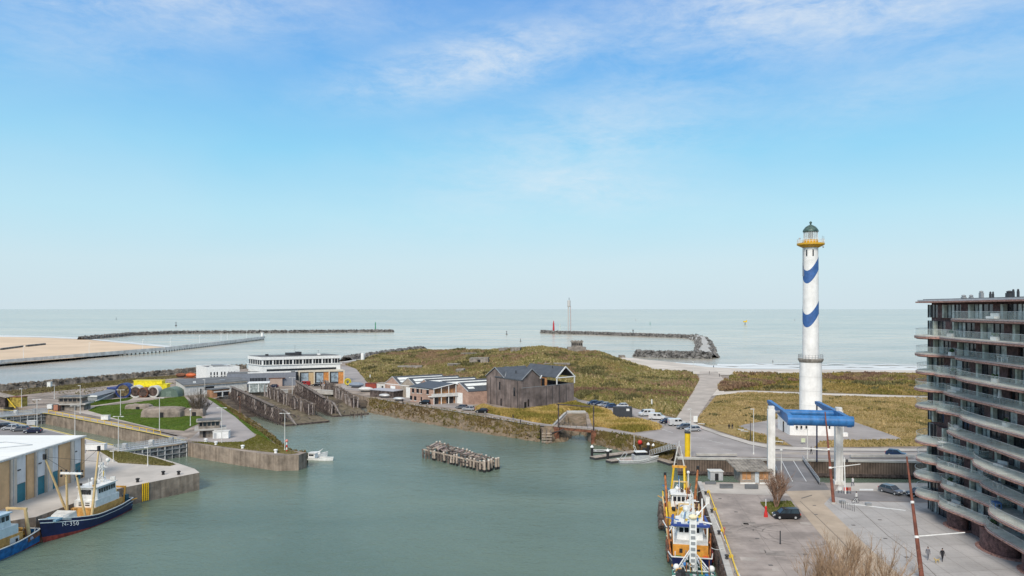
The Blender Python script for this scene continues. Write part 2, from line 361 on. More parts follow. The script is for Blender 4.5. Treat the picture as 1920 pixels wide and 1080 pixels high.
# north road, paths, plaza
sheet('road', [(1085, 750), (1172, 762), (1272, 786), (1300, 799), (1350, 817), (1405, 834), (1450, 843), (1540, 846), (1740, 847), (2300, 850), (2300, 866), (1740, 864), (1440, 857), (1284, 856), (1275, 838), (1190, 814), (1240, 806), (1246, 800), (1200, 783), (1150, 772), (1080, 757)], .02, asphaltold)
sheet('pavement', [(1272, 786), (1300, 794), (1350, 812), (1405, 828), (1450, 837), (1540, 841), (1740, 842), (2300, 845), (2300, 850), (1740, 847), (1540, 846), (1450, 843), (1405, 834), (1350, 817), (1300, 799)], .12, pavelight)
sheet('road', [(1440, 846.5), (1540, 848.5), (1740, 850), (2300, 852), (2300, 857), (1740, 855), (1540, 853.5), (1440, 851)], .035, grittybeige)
sheet('path', [(1312, 697), (1345, 697), (1357, 712), (1352, 722), (1335, 742), (1300, 794), (1268, 784), (1296, 740), (1310, 715)], .05, grittybeige)
sheet('path', [(1352, 722), (1358, 735), (1400, 732.5), (1560, 738), (1740, 743.5), (2300, 755), (2300, 760), (1740, 747), (1560, 741.5), (1400, 735.5), (1335, 742)], .05, sandpale)
sheet('plaza', [(1380, 800), (1400, 794), (1462, 784), (1600, 790), (1690, 822), (1690, 826), (1560, 827), (1540, 829), (1520, 843), (1495, 843), (1470, 826), (1420, 812)], .05, asphaltold)
sheet('road', [(700, 744), (760, 751), (800, 760), (880, 768), (930, 780), (1000, 794), (1044, 799), (1108, 806), (1180, 815), (1240, 806), (1190, 812), (1120, 801), (1040, 797), (1000, 792), (930, 776), (905, 768), (880, 757), (770, 745), (720, 736)], .03, asphaltold)
pline('kerb', [(692, 745.5), (760, 757), (860, 772.8), (1000, 797.3), (1042, 799.5)], .6, .1, concretelight)
pline('kerb', [(1110, 806.6), (1180, 816.2), (1266, 838.5)], .5, .1, concretelight)
sheet('path', [(380, 745), (405, 755), (440, 780), (476, 812), (478, 818), (455, 828), (400, 830), (352, 826), (385, 800), (385, 775), (350, 750)], .03, asphaltold)
sheet('path', [(92, 774), (180, 762), (210, 765), (300, 808), (345, 824), (300, 814)], .03, grittybeige)
sheet('path', [(160, 745), (340, 738), (345, 742), (240, 752), (180, 762), (150, 760)], .03, grittybeige)
sheet('road', [(-300, 723), (0, 788), (88, 806.5), (161, 825), (161, 850), (-300, 850)], .02, asphalt)
sheet('path', [(640, 686), (665, 690), (700, 715), (700, 735), (640, 730)], .03, asphaltold)

# ================================================================== GRASS AND DUNES
def grassmat(name, cs, scale=.05):
    m = bpy.data.materials.new(name); m.use_nodes = True; n = m.node_tree.nodes; l = m.node_tree.links; b = n['Principled BSDF']; b.inputs['Roughness'].default_value = .95; b.inputs['Specular IOR Level'].default_value = .1
    geo = n.new('ShaderNodeNewGeometry'); mp = n.new('ShaderNodeMapping'); mp.inputs['Scale'].default_value = (1, .6, 1); l.new(geo.outputs['Position'], mp.inputs[0])
    def noise(sc, det):
        t = n.new('ShaderNodeTexNoise'); t.inputs['Scale'].default_value = sc; t.inputs['Detail'].default_value = det; t.inputs['Roughness'].default_value = .65; l.new(mp.outputs[0], t.inputs['Vector']); return t.outputs[0]
    r = n.new('ShaderNodeValToRGB'); e = r.color_ramp.elements
    while len(e) < len(cs): e.new(.5)
    for q, (k, c) in zip(e, enumerate(cs)): q.position = .3 + .42 * k / (len(cs) - 1); q.color = (*c, 1)
    l.new(noise(scale, 9), r.inputs[0])
    r2 = n.new('ShaderNodeValToRGB'); r2.color_ramp.elements[0].position = .35; r2.color_ramp.elements[0].color = (.6, .6, .58, 1); r2.color_ramp.elements[1].position = .6; l.new(noise(.9, 8), r2.inputs[0])
    mm = n.new('ShaderNodeMixRGB'); mm.blend_type = 'MULTIPLY'; mm.inputs[0].default_value = 1; l.new(r.outputs[0], mm.inputs[1]); l.new(r2.outputs[0], mm.inputs[2]); l.new(mm.outputs[0], b.inputs['Base Color'])
    bp = n.new('ShaderNodeBump'); bp.inputs['Strength'].default_value = 1; bp.inputs['Distance'].default_value = .5; l.new(noise(.7, 8), bp.inputs['Height']); l.new(bp.outputs[0], b.inputs['Normal'])
    return m
OLIVE, STRAW, RED, GREEN, DRY = (.115, .10, .03), (.33, .23, .095), (.13, .062, .045), (.085, .11, .018), (.235, .165, .06)
g_dune = grassmat('olive_and_straw_dune_grass', [(.085, .075, .025), (.17, .125, .042), (.28, .20, .075), (.145, .125, .032)], .045)
g_hill = grassmat('green_brown_hill_turf', [(.16, .085, .055), (.20, .15, .05), (.14, .14, .035), (.28, .20, .08)], .035)
g_straw = grassmat('straw_meadow_grass', [(.16, .125, .04), (.31, .22, .085), (.36, .26, .11), (.22, .16, .05)], .05)
g_reed = grassmat('yellow_reed_grass', [(.22, .17, .045), (.38, .27, .09), (.45, .33, .13), (.3, .23, .07)], .12)
g_lawn = grassmat('bright_mown_lawn', [(.065, .10, .015), (.10, .145, .02), (.07, .12, .012), (.14, .13, .04)], .1)
g_rough = grassmat('patchy_quay_turf', [(.14, .14, .035), (.2, .17, .07), (.24, .19, .11)], .2)
tuftmat = bpy.data.materials.new('grass_tufts'); tuftmat.use_nodes = True
_b = tuftmat.node_tree.nodes['Principled BSDF']; _b.inputs['Roughness'].default_value = .95; _b.inputs['Specular IOR Level'].default_value = .1
_a = tuftmat.node_tree.nodes.new('ShaderNodeVertexColor'); _a.layer_name = 'Col'; tuftmat.node_tree.links.new(_a.outputs[0], _b.inputs['Base Color'])
def tufts(name, X, Y, Z, Hh, W, C):
    """one joined mesh of small leaf fans (three crossed blades each)"""
    n = len(X); a = rng.uniform(0, 6.28, n); V = np.zeros((n, 9, 3)); 
    for k in range(3):
        t = a + k * 2.1 + rng.uniform(-.4, .4, n); dx = np.cos(t); dy = np.sin(t); lx = rng.uniform(-.5, .5, n) * Hh; ly = rng.uniform(-.5, .5, n) * Hh
        V[:, k * 3 + 0] = np.stack([X - dx * W, Y - dy * W, Z - .12], 1); V[:, k * 3 + 1] = np.stack([X + dx * W, Y + dy * W, Z - .12], 1); V[:, k * 3 + 2] = np.stack([X + lx, Y + ly, Z + Hh * rng.uniform(.7, 1.1, n)], 1)
    me = bpy.data.meshes.new(name); me.vertices.add(n * 9); me.vertices.foreach_set('co', V.reshape(-1)); me.loops.add(n * 9); me.loops.foreach_set('vertex_index', np.arange(n * 9))
    me.polygons.add(n * 3); me.polygons.foreach_set('loop_start', np.arange(0, n * 9, 3)); me.polygons.foreach_set('loop_total', np.full(n * 3, 3))
    me.update(calc_edges=True); ca = me.color_attributes.new('Col', 'FLOAT_COLOR', 'POINT')
    cc = np.ones((n, 9, 4)); cc[:, :, :3] = np.array(C)[:, None, :]; ca.data.foreach_set('color', cc.reshape(-1)); me.materials.append(tuftmat)
    return tag(link(name, me), kind='stuff')
def pal(n, cols, X=None, Y=None, sc=25, seed=3):
    cols = np.array(cols); k = (fbm(X, Y, sc, seed) - .5) * 2.6 + .5 + rng.normal(0, .1, n); k = np.clip(k, 0, .999) * (len(cols) - 1); i = k.astype(int); f = (k - i)[:, None]
    return (cols[i] * (1 - f) + cols[np.minimum(i + 1, len(cols) - 1)] * f) * rng.uniform(.75, 1.25, (n, 1))
def patch(name, poly, m, hf, res, holes=(), z0=.04, nt_=0, tc_=None, th=.5, tname='dune_grass', tsc=25, bare=0):
    allp = [poly] + list(holes); A = np.array(poly); x0, y0 = A.min(0) - res; x1, y1 = A.max(0) + res
    gx, gy = np.meshgrid(np.arange(x0, x1 + res, res), np.arange(y0, y1 + res, res)); sh = gx.shape; px = gx.ravel(); py = gy.ravel()
    def region(a, c):
        i = inpoly(a, c, poly)
        for h_ in holes: i &= ~inpoly(a, c, h_)
        return i
    def edge(a, c):
        d, ex, ey = polydist(a, c, poly)
        for h_ in holes:
            d2, e2, f2 = polydist(a, c, h_); k = d2 < d; d[k] = d2[k]; ex[k] = e2[k]; ey[k] = f2[k]
        return d, ex, ey
    ins = region(px, py); d, ex, ey = edge(px, py)
    nx = np.where(ins, px, ex); ny = np.where(ins, py, ey); dd = np.where(ins, d, 0)
    z = z0 + hf(nx, ny, dd)
    I = ins.reshape(sh); cell = I[:-1, :-1] | I[1:, :-1] | I[:-1, 1:] | I[1:, 1:]
    idx = np.arange(px.size).reshape(sh); j, i = np.nonzero(cell); Fc = np.stack([idx[j, i], idx[j, i + 1], idx[j + 1, i + 1], idx[j + 1, i]], 1)
    used = np.unique(Fc); rm = -np.ones(px.size, int); rm[used] = np.arange(used.size); Fc = rm[Fc]; V = np.stack([nx, ny, z], 1)[used]
    me = bpy.data.meshes.new(name); me.from_pydata(V.tolist(), [], Fc.tolist()); me.materials.append(m); me.polygons.foreach_set('use_smooth', [True] * len(me.polygons)); me.update()
    tag(link(name, me), kind='structure')
    if nt_:
        A = rng.uniform(x0, x1, nt_ * 4); B = rng.uniform(y0, y1, nt_ * 4); k = region(A, B); A = A[k][:nt_]; B = B[k][:nt_]; d, _, _ = edge(A, B)
        hh = th * rng.uniform(.4, 1.2, A.size) * (.4 + fbm(A, B, 9, 5)); cc = pal(A.size, tc_, A, B, tsc)
        if bare:
            k = (fbm(A, B, 17, 41) > bare) & (fbm(A, B, 5, 43) > .45); cc[k] = np.array((.42, .34, .24)) * rng.uniform(.8, 1.15, (int(k.sum()), 1)); hh[k] *= .3
            k = (fbm(A, B, 11, 47) > bare + .01) & ~k; cc[k] = np.array((.12, .11, .05)) * rng.uniform(.7, 1.6, (int(k.sum()), 1)); hh[k] *= 1.5
        tufts(tname, A, B, z0 + hf(A, B, d), hh, hh * .55, cc)

ridge_u = [640, 700, 780, 850, 900, 950, 985, 1020, 1050, 1080, 1120, 1155, 1185, 1230, 1310]
ridge_v = [682, 668, 657.5, 657.5, 656, 655, 652, 650, 654, 661, 664, 672, 684, 693, 697]
ridge_Y = [470, 500, 560, 520, 500, 480, 470, 460, 452, 445, 435, 425, 410, 392, 385]
base_Y = [400, 330, 315, 310, 305, 300, 295, 290, 300, 320, 330, 350, 350, 340, 330]
def hill_h(x, y, d):
    u = x / y * F + 960; v = np.interp(u, ridge_u, ridge_v); Yr = np.interp(u, ridge_u, ridge_Y); hr = H - (v - HOR) * Yr / F; hr = np.maximum(hr, .6); Yb = np.interp(u, ridge_u, base_Y)
    up = sm(0, 1, (y - Yb) / (Yr - Yb)); dn = 1 - sm(0, 1, (y - Yr) / 45); big = fbm(x, y, 60, 2) - .5; md = fbm(x, y, 22, 4) - .5
    h = hr * np.minimum(up, dn)
    h = h * (1 + .5 * big * (1 - up)) + (md * 2.6 + (fbm(x, y, 7, 8) - .5) * .8) * np.minimum(1, h / 2.5 + .12)
    low = sm(1040, 1120, u) * sm(235, 300, y); h = h + low * (np.maximum(0, fbm(x, y, 28, 11) - .42) * 4.0 + .25) + (fbm(x, y, 4, 6) - .5) * .35
    return np.maximum(h, -.02 + 0 * h) * sm(0, 5, d)
HILL = [XY(u, v) for u, v in [(648, 684), (700, 669), (785, 657.5), (850, 661.5), (950, 668.5), (1050, 674.5), (1150, 682.5), (1200, 692), (1250, 702), (1306, 704), (1312, 712), (1296, 740), (1268, 784), (1172, 761), (1085, 749), (1078, 744), (960, 738), (905, 728), (840, 722), (760, 722), (715, 726), (690, 718), (668, 692)]]
patch('dune_hill', HILL, g_hill, hill_h, 1.6, nt_=46000, tc_=[(.19, .12, .08), (.26, .19, .10), (.15, .16, .045), (.34, .26, .13), (.21, .19, .065), (.42, .33, .18), (.16, .165, .05), (.28, .19, .12)], th=.9, tsc=32, bare=.64)
def flatdune(amp, sc, seed, base=.15, e=3):
    return lambda x, y, d: (base + amp * np.maximum(0, fbm(x, y, sc, seed) - .3) + (fbm(x, y, 3.5, 6) - .5) * .3) * sm(0, e, d)
PLAZA = [XY(u, v) for u, v in [(1384, 800), (1400, 795.5), (1462, 785), (1600, 791), (1689, 822), (1686, 825), (1560, 826.5), (1538, 828), (1526, 843), (1488, 843), (1466, 825), (1420, 811)]]
MEAD = [XY(u, v) for u, v in [(1342, 742.5), (1400, 736), (1560, 742), (1740, 747.5), (2300, 760.5), (2300, 838), (1740, 837), (1540, 838.5), (1450, 833.5), (1405, 826), (1350, 809), (1302, 792)]]
patch('meadow', MEAD, g_straw, flatdune(.9, 26, 15), 1.3, holes=[PLAZA], nt_=42000, tc_=[(.21, .17, .065), (.35, .26, .125), (.45, .34, .18), (.29, .22, .09), (.17, .155, .05), (.40, .30, .15)], th=.45, bare=.7, tname='meadow_grass')
DUNE = [XY(u, v) for u, v in [(1352, 733), (1357, 722), (1378, 706), (1420, 701.5), (1500, 700.5), (1600, 700), (1740, 701.5), (2300, 704), (2300, 753), (1740, 742.5), (1560, 737), (1400, 731.5), (1370, 733)]]
patch('dune', DUNE, g_dune, lambda x, y, d: (.2 + 3.4 * np.maximum(0, fbm(x, y, 34, 21) - .32) * sm(330, 420, y) + (fbm(x, y, 4, 6) - .5) * .5) * sm(0, 8, d), 1.8, nt_=30000, tc_=[(.15, .14, .035), (.24, .18, .06), (.36, .26, .10), (.17, .15, .04), (.30, .22, .09)], th=.8, bare=.66)
def shrubs(pix, n, th, cols):
    poly = [XY(u, v) for u, v in pix]; A = np.array(poly); x = rng.uniform(A[:, 0].min(), A[:, 0].max(), n * 4); y = rng.uniform(A[:, 1].min(), A[:, 1].max(), n * 4); k = inpoly(x, y, poly) & (fbm(x, y, 16, 31) > .45); x = x[k][:n]; y = y[k][:n]
    h = (.4 + fbm(x, y, 12, 33) * th) * rng.uniform(.5, 1.1, x.size); z = (1.2 * np.maximum(0, fbm(x, y, 34, 21) - .32) * sm(330, 420, y)) + .2 + rng.uniform(0, 1, x.size) * h * .6
    tufts('shrub_thicket', x, y, z, h * .8, h * .5, pal(x.size, cols, x, y, 8, 12))
REDS = [(.17, .105, .075), (.25, .16, .10), (.20, .14, .085), (.31, .22, .12), (.20, .18, .06)]
shrubs([(1375, 706), (1500, 703), (1500, 716), (1440, 722), (1400, 728), (1350, 734), (1345, 725)], 9000, 2.0, REDS)
shrubs([(1540, 702), (1740, 706), (1760, 725), (1620, 716), (1540, 713)], 8000, 1.7, REDS)
shrubs([(1180, 694), (1300, 703), (1295, 712), (1180, 704)], 900, .9, [(.30, .2, .08), (.38, .28, .12), (.2, .16, .06)])
REED = [(884, 769), (906, 760), (930, 768), (975, 772), (1000, 768), (1078, 756), (1112, 765), (1145, 772), (1158, 788), (1205, 791), (1240, 800), (1236, 805), (1188, 811), (1125, 800), (1113, 801), (1104, 774), (1094, 770), (1064, 770), (1052, 776), (1036, 796), (1000, 791), (930, 778)]
patch('reed_bed', [XY(u, v) for u, v in REED], g_reed, lambda x, y, d: (.35 + .7 * (fbm(x, y, 7, 3) - .3)) * sm(0, 1.2, d), .8, nt_=22000, tc_=[(.2, .17, .04), (.40, .28, .09), (.48, .35, .14), (.3, .23, .06)], th=.75, tname='reeds', tsc=12)
LAWN1 = [(165, 770), (180, 762), (240, 757), (270, 752), (345, 743), (352, 750), (385, 790), (360, 800), (345, 808), (290, 803), (220, 786)]
LAWN2 = [(152, 754), (250, 746), (240, 751), (180, 760), (150, 762)]
LAWN3 = [(382, 742), (402, 748), (440, 778), (490, 811), (512, 829), (502, 826), (474, 811), (440, 781), (404, 757)]
for q in (LAWN1, LAWN2, LAWN3):
    patch('lawn', [XY(u, v) for u, v in q], g_lawn, lambda x, y, d: (.12 + .1 * fbm(x, y, 6, 2)) * sm(0, 1, d), .9, nt_=6000, tc_=[(.055, .10, .012), (.09, .15, .015), (.13, .15, .04), (.07, .12, .012)], th=.2, tsc=10, tname='lawn_grass')
patch('turf', [XY(u, v) for u, v in [(360, 829), (400, 831), (455, 829), (478, 819), (482, 813), (512, 831), (545, 845), (560, 849), (545, 852), (450, 842), (380, 832)]], g_rough, lambda x, y, d: (.1 + .2 * fbm(x, y, 3, 2)) * sm(0, 1, d), .7, nt_=4000, tc_=[(.15, .15, .03), (.25, .2, .08)], th=.25, tname='rough_grass')
patch('turf', [XY(u, v) for u, v in [(185, 845), (235, 848), (285, 857), (330, 871), (318, 874), (222, 868)]], g_rough, lambda x, y, d: (.15 + .2 * fbm(x, y, 3, 2)) * sm(0, 1, d), .7, nt_=4000, tc_=[(.16, .15, .05), (.25, .2, .1)], th=.2, tname='rough_grass')
patch('turf', [XY(u, v) for u, v in [(-40, 738), (0, 736), (100, 726), (180, 718), (370, 700), (372, 704), (200, 724), (100, 734), (30, 742), (-20, 745)]], g_rough, lambda x, y, d: (.2 + .5 * fbm(x, y, 9, 2)) * sm(0, 2, d), 1.2, nt_=5000, tc_=[(.14, .12, .05), (.2, .15, .09)], th=.5, tname='rough_grass')
patch('shrub_bed', [XY(1425, 943), XY(1483, 941), XY(1503, 971), XY(1446, 968)], g_rough, lambda x, y, d: .1 + .15 * fbm(x, y, 2, 2), .5, nt_=1500, tc_=[(.1, .13, .02), (.15, .14, .05)], th=.15, tname='rough_grass')

# ================================================================== BANKS, SHORES, BREAKWATERS
g_bank = mat('stone_and_weed_bank', (.24, .175, .12), .95, .3, .5, bump=1, bscale=1.2, col2=(.10, .08, .045))
def bank(name, top, bot, m, rows=7, jit=.25, zt=0.02, zb=WZ - .8, seg=60, tuft=None):
    T = [Vector((*XY(u, v), zt)) for u, v in top]; B = [Vector((*XY(u, v, WZ), WZ)) for u, v in bot]
    def res(L_, n):
        ds = [0]
        for a, c in zip(L_, L_[1:]): ds.append(ds[-1] + (c - a).length)
        return [Vector([np.interp(ds[-1] * k / n, ds, [p[j] for p in L_]) for j in range(3)]) for k in range(n + 1)]
    A = res(T, seg); C = res(B, seg); R_ = []
    for j in range(rows + 2):
        t = j / rows; row = []
        for a, c in zip(A, C):
            p = a.lerp(c, t)
            if 0 < j: p = p + Vector((random.gauss(0, jit), random.gauss(0, jit), random.gauss(0, jit)))
            row.append(p)
        R_.append(row)
    b = MB(); b.grid(R_); o = struct(name, b, m, smooth=False)
    if tuft:
        n = 2500; k = rng.integers(1, len(A) - 1, n); t = rng.beta(1.2, 2.2, n); ff = rng.uniform(0, 1, n); a_ = np.array(A); c_ = np.array(C)
        p = (a_[k] * (1 - ff[:, None]) + a_[k + 1 - 0] * ff[:, None]) * (1 - t[:, None]) + (c_[k] * (1 - ff[:, None]) + c_[k + 1] * ff[:, None]) * t[:, None]
        hh = rng.uniform(.2, .6, n); tufts('bank_grass', p[:, 0], p[:, 1], p[:, 2] + .05, hh, hh * .6, pal(n, tuft, p[:, 0], p[:, 1], 10))
BT = [(.13, .09, .045), (.2, .15, .06), (.14, .12, .04)]
bank('bank', [(688, 744.5), (760, 756.5), (860, 772), (1000, 797), (1012, 799)], [(688, 773), (780, 791), (900, 812), (1000, 827), (1012, 829)], g_bank, tuft=BT)
bank('bank', [(1112, 807), (1180, 816), (1266, 838)], [(1112, 833), (1180, 848), (1256, 869)], g_bank, seg=40, tuft=BT)
bank('bank', [(1020, 799), (1044, 799), (1065, 775), (1098, 775), (1104, 803), (1112, 806)], [(1024, 832), (1060, 828), (1072, 818), (1090, 815), (1100, 818), (1110, 830)], g_bank, seg=40, rows=8)
bank('bank', [(402, 748), (440, 778), (490, 811), (520, 834), (545, 844), (575, 848)], [(440, 768), (480, 792), (515, 818), (545, 845), (562, 858), (577, 868)], g_bank, seg=50, tuft=BT)
mud = mat('brown_mud_and_shingle', (.10, .078, .058), .85, .3, .3, bump=1, bscale=1.0)
b = MB(); rows_ = []
for j in range(15):
    t = j / 14; l_ = Vector((*XY(402, 746), -.4)).lerp(Vector((*XY(470, 788, WZ), WZ - .6)), t); r_ = Vector((*XY(698, 744), -1.2)).lerp(Vector((*XY(690, 768, WZ), WZ - 1.6)), t)
    rows_.append([l_.lerp(r_, i / 40) + Vector((0, 0, random.gauss(0, .18) if j else 0)) for i in range(41)])
b.grid(rows_); struct('mudflat', b, mud)
def riprap(name, line, width, top, n, size, m, zb=WZ - 1.0, kind='structure', tn='boulders', cap=None):
    """a trapezoid mound with joined boulders over it"""
    P_ = [Vector((x, y, 0)) for x, y in line]; b = MB(); rows4 = [[], [], [], []]
    for i, p in enumerate(P_):
        d = (P_[min(i + 1, len(P_) - 1)] - P_[max(i - 1, 0)]).normalized(); nn = Vector((-d.y, d.x, 0))
        for r_, (o, z) in zip(rows4, ((width, zb), (width * .35, top), (-width * .35, top), (-width, zb))): q = p + nn * o; r_.append((q.x, q.y, z))
    b.grid(rows4); struct(name, b, cap or m)
    ds = [0]
    for a, c in zip(P_, P_[1:]): ds.append(ds[-1] + (c - a).length)
    b = MB()
    for k in range(n):
        s_ = random.random() * ds[-1]; i = max(0, min(len(P_) - 2, int(np.searchsorted(ds, s_)) - 1)); p = P_[i].lerp(P_[i + 1], (s_ - ds[i]) / max(.01, ds[i + 1] - ds[i])); d = (P_[i + 1] - P_[i]).normalized(); nn = Vector((-d.y, d.x, 0))
        o = random.uniform(-1, 1) * (1 if not cap else 1); 
        if cap and abs(o) < .36: continue
        z = top - max(0, abs(o) - .35) / .65 * (top - zb); r_ = size * random.uniform(.6, 1.3)
        b.box(p + nn * width * o + Vector((0, 0, z + r_ * .1)), (r_, r_ * random.uniform(.7, 1.2), r_ * random.uniform(.6, .9)), random.random() * 3, random.random(), random.random())
    tag(b.build(tn, m), kind='stuff')
W = lambda u, v, z=WZ: XY(u, v, z)
riprap('breakwater', [W(1016, 624), W(1040, 625.5), W(1100, 627), W(1200, 630.5), W(1300, 634)], 4.6, -.5, 1300, 1.9, rock)
riprap('breakwater', [W(1300, 634), W(1318, 640), W(1322, 650), W(1322, 665), W(1326, 671)], 9.5, 1.0, 600, 2.0, rock, cap=concretelight)
riprap('breakwater', [W(1335, 672), W(1280, 671), W(1220, 669.5), W(1195, 668)], 6, 0.2, 500, 1.8, rock)
riprap('breakwater', [W(738, 622.5), W(600, 623.5), W(450, 624.5), W(330, 625.5), W(250, 628.5), W(190, 634), W(150, 637)], 4.8, -.8, 1500, 2.2, rock)
riprap('shore_rocks', [W(-70, 741), W(0, 734.5), W(180, 717.5), W(370, 699.5), W(460, 693)], 2.6, -.6, 900, .75, mat('brown_shore_stone', (.24, .20, .16), .95, .4, .3, bump=1, bscale=.8))
riprap('shore_rocks', [W(650, 677.5), W(720, 667), W(790, 657)], 7, -.6, 500, 1.6, rock)
pline('dike_road', [(642, 679.5), (700, 670), (785, 658)], 4.5, .12, concretelight)
# beaches: sloping sand sheets with surf lines
def slope(name, pts, m): 
    b = MB(); b.add(pts, [tuple(range(len(pts)))]); return struct(name, b, m)
def P3(u, v, z): p = P(u, v, z); return (p.x, p.y, p.z)
b = MB(); far = [P3(-300, 629, WZ - .6), P3(0, 628.5, WZ - .6), P3(60, 630, WZ - .6), P3(150, 634, WZ - .6), P3(230, 640, WZ - .6), P3(300, 646, WZ - .6), P3(330, 650, WZ - .6)]
mid = [P3(-300, 640, -2), P3(0, 637, -2.2), P3(60, 638, -2.2), P3(140, 640, -2.4), P3(215, 645, -2.6), P3(275, 650, -3), P3(318, 652.5, -3.4)]
near = [P3(-300, 700, -1), P3(0, 681, -1.5), P3(60, 677, -1.6), P3(140, 671, -1.8), P3(215, 663.5, -2.2), P3(275, 656, -2.8), P3(320, 653.5, -3.4)]
b.grid([far, mid, near]); struct('beach', b, sandm)
b = MB(); b.grid([[P3(-300, 629.4, WZ + .05), P3(0, 628.4, WZ + .05), P3(70, 629.8, WZ + .05), P3(150, 633, WZ + .05)], [P3(-300, 632.6, WZ + .3), P3(0, 631.6, WZ + .3), P3(70, 632.6, WZ + .3), P3(155, 636, WZ + .3)]]); foam = mat('sea_foam', (.74, .75, .74), .7, .15, .05, col2=(.42, .44, .43), stretch=(.3, 2, 1))
struct('surf', b, foam)
b = MB(); b.grid([[P3(178, 635.6, WZ + .05), P3(240, 641, WZ + .05), P3(300, 646.5, WZ + .05), P3(332, 650, WZ + .05)], [P3(170, 637, WZ + .4), P3(232, 643.5, WZ + .4), P3(290, 649, WZ + .4), P3(322, 652, WZ + .4)]]); struct('surf', b, foam)
top = [P3(1130, 680, .3), P3(1180, 686, .3), P3(1250, 698, .3), P3(1312, 702, .2), P3(1400, 704, .15), P3(1500, 703, .15), P3(1740, 704, .15), P3(2300, 707, .15)]
wet = [P3(1150, 673, -2), P3(1190, 675, -2.2), P3(1250, 682, -2.6), P3(1330, 691, -2.8), P3(1400, 694.5, -2.8), P3(1500, 695, -2.8), P3(1740, 697, -2.8), P3(2300, 700, -2.8)]
sea_ = [P3(1165, 668, WZ - .7), P3(1200, 671, WZ - .7), P3(1260, 676, WZ - .7), P3(1330, 684, WZ - .7), P3(1400, 687, WZ - .7), P3(1500, 688, WZ - .7), P3(1740, 690, WZ - .7), P3(2300, 692, WZ - .7)]
b = MB(); b.grid([sea_, wet, top]); struct('beach', b, sandpale)
for dv, wv, us in ((0, 4.2, 1240), (-5.5, 2.2, 1345), (-9.0, 1.0, 1420)):
    a_, c_ = [], []
    for k in range(0, 70):
        u = us + (2300 - us) * k / 69; v = np.interp(u, [1240, 1330, 1400, 1500, 1740, 2300], [680, 688.5, 690.5, 691.5, 693.5, 696]) + dv + .8 * math.sin(k * .9) + .5 * math.sin(k * 2.3 + dv); w_ = wv * (.55 + .45 * abs(math.sin(k * .37 + dv)))
        a_.append(P3(u, v - w_, WZ + .08)); c_.append(P3(u, v + w_, WZ + .12 + (.3 if dv == 0 else .05)))
    b = MB(); b.grid([a_, c_]); struct('surf', b, foam)

for u0, v0, u1, v1 in ((1298, 820, 1320, 823), (1330, 826, 1356, 832), (1352, 842, 1372, 845), (1228, 800, 1262, 812), (1300, 838, 1330, 841)):
    pline('road_marking', [(u0, v0), (u1, v1)], .14, .045, linew)
# stones, weed clumps and worn strips that break up the bare yard ground on the left
_n = 2600; _x = rng.uniform(-190, -95, _n); _y = rng.uniform(225, 345, _n); _k = inpoly(_x, _y, [XY(u, v) for u, v in [(0, 735), (180, 719), (330, 706), (330, 740), (165, 750), (150, 768), (100, 772), (60, 765), (0, 756)]]) & (fbm(_x, _y, 12, 3) > .5); _x, _y = _x[_k], _y[_k]; _h = rng.uniform(.15, .4, _x.size)
tufts('yard_weeds', _x, _y, _x * 0 + .05, _h, _h, pal(_x.size, [(.2, .15, .1), (.16, .15, .06), (.3, .22, .14)], _x, _y, 10))
for _p in ([(0, 742), (120, 728), (330, 709)], [(20, 752), (150, 737), (330, 718)], [(110, 771), (230, 795), (330, 818)], [(112, 768), (235, 793), (335, 817)]): pline('track', _p, 1.6, .035, mat('worn_track', (.24, .20, .175), .95, .2, .2))

# paving joints, repair patches, covers and tyre marks on the right-hand quay
def wline(name, a, c, wd, z, m):
    a = Vector((*a, z)); c = Vector((*c, z)); d = (c - a).normalized(); n_ = Vector((-d.y, d.x, 0)) * wd / 2; b = MB(); b.add([a + n_, c + n_, c - n_, a - n_], [(0, 1, 2, 3)]); return tag(b.build(name, m), kind='structure')
joint = flat('paving_joint', (.24, .21, .19), .95); rp_ = random.Random(5)
for k in range(9): Y_ = 84 + k * 6.6; x0 = np.interp(Y_, [p_[1] for p_ in edgeR], [p_[0] for p_ in edgeR]) + 1.0; wline('paving_joint', (x0, Y_), (P(1478 + max(0, 118 - Y_) * 2.6, 579 + F * H / Y_).x, Y_), .07, .012, joint)
for k in range(1, 3): wline('paving_joint', (28 + k * 5.6, 84), (36 + k * 4.4, 137), .07, .013, joint)
for k in range(11): Y_ = 80 + k * 5.1; xa = P(np.interp(579 + F * H / Y_, [945, 1017, 1082], [1552, 1624, 1700]), 579 + F * H / Y_).x; wline('paving_joint', (xa, Y_), (70, Y_ + 3.0), .05, .026, joint)
for k in range(9): wline('paving_joint', (50 + k * 2.9, 133), (46.5 + k * 2.9, 82), .05, .027, joint)
patchm = mat('darker_repair_patch', (.31, .27, .245), .9, .2, .5); patchd = flat('cast_iron_cover', (.14, .13, .125), .8); patchl = mat('pale_repair_patch', (.43, .38, .345), .9, .15, .5); tyre = mat('tyre_mark', (.27, .235, .215), .9, .2, .8)
for k in range(16):
    u, v = rp_.uniform(1345, 1520), rp_.uniform(930, 1075); p_ = P(u, v); w_, h_ = rp_.uniform(.6, 3.2), rp_.uniform(.5, 2.2); b = MB(); b.box((p_.x, p_.y, .014), (w_, h_, .012), rz=-.17); struct('paving_patch', b, rp_.choice((patchm, patchl)))
for k in range(7):
    cx, cy = rp_.uniform(40, 48), rp_.uniform(96, 118); r0 = rp_.uniform(5, 9); a0 = rp_.uniform(0, 6); b = MB()
    for dr in (0, 1.4): b.grid([[(cx + (r0 + dr) * math.cos(a0 + t * .09), cy + (r0 + dr) * .7 * math.sin(a0 + t * .09), .016) for t in range(14)], [(cx + (r0 + dr + .2) * math.cos(a0 + t * .09), cy + (r0 + dr + .2) * .7 * math.sin(a0 + t * .09), .016) for t in range(14)]])
    struct('tyre_mark', b, tyre)
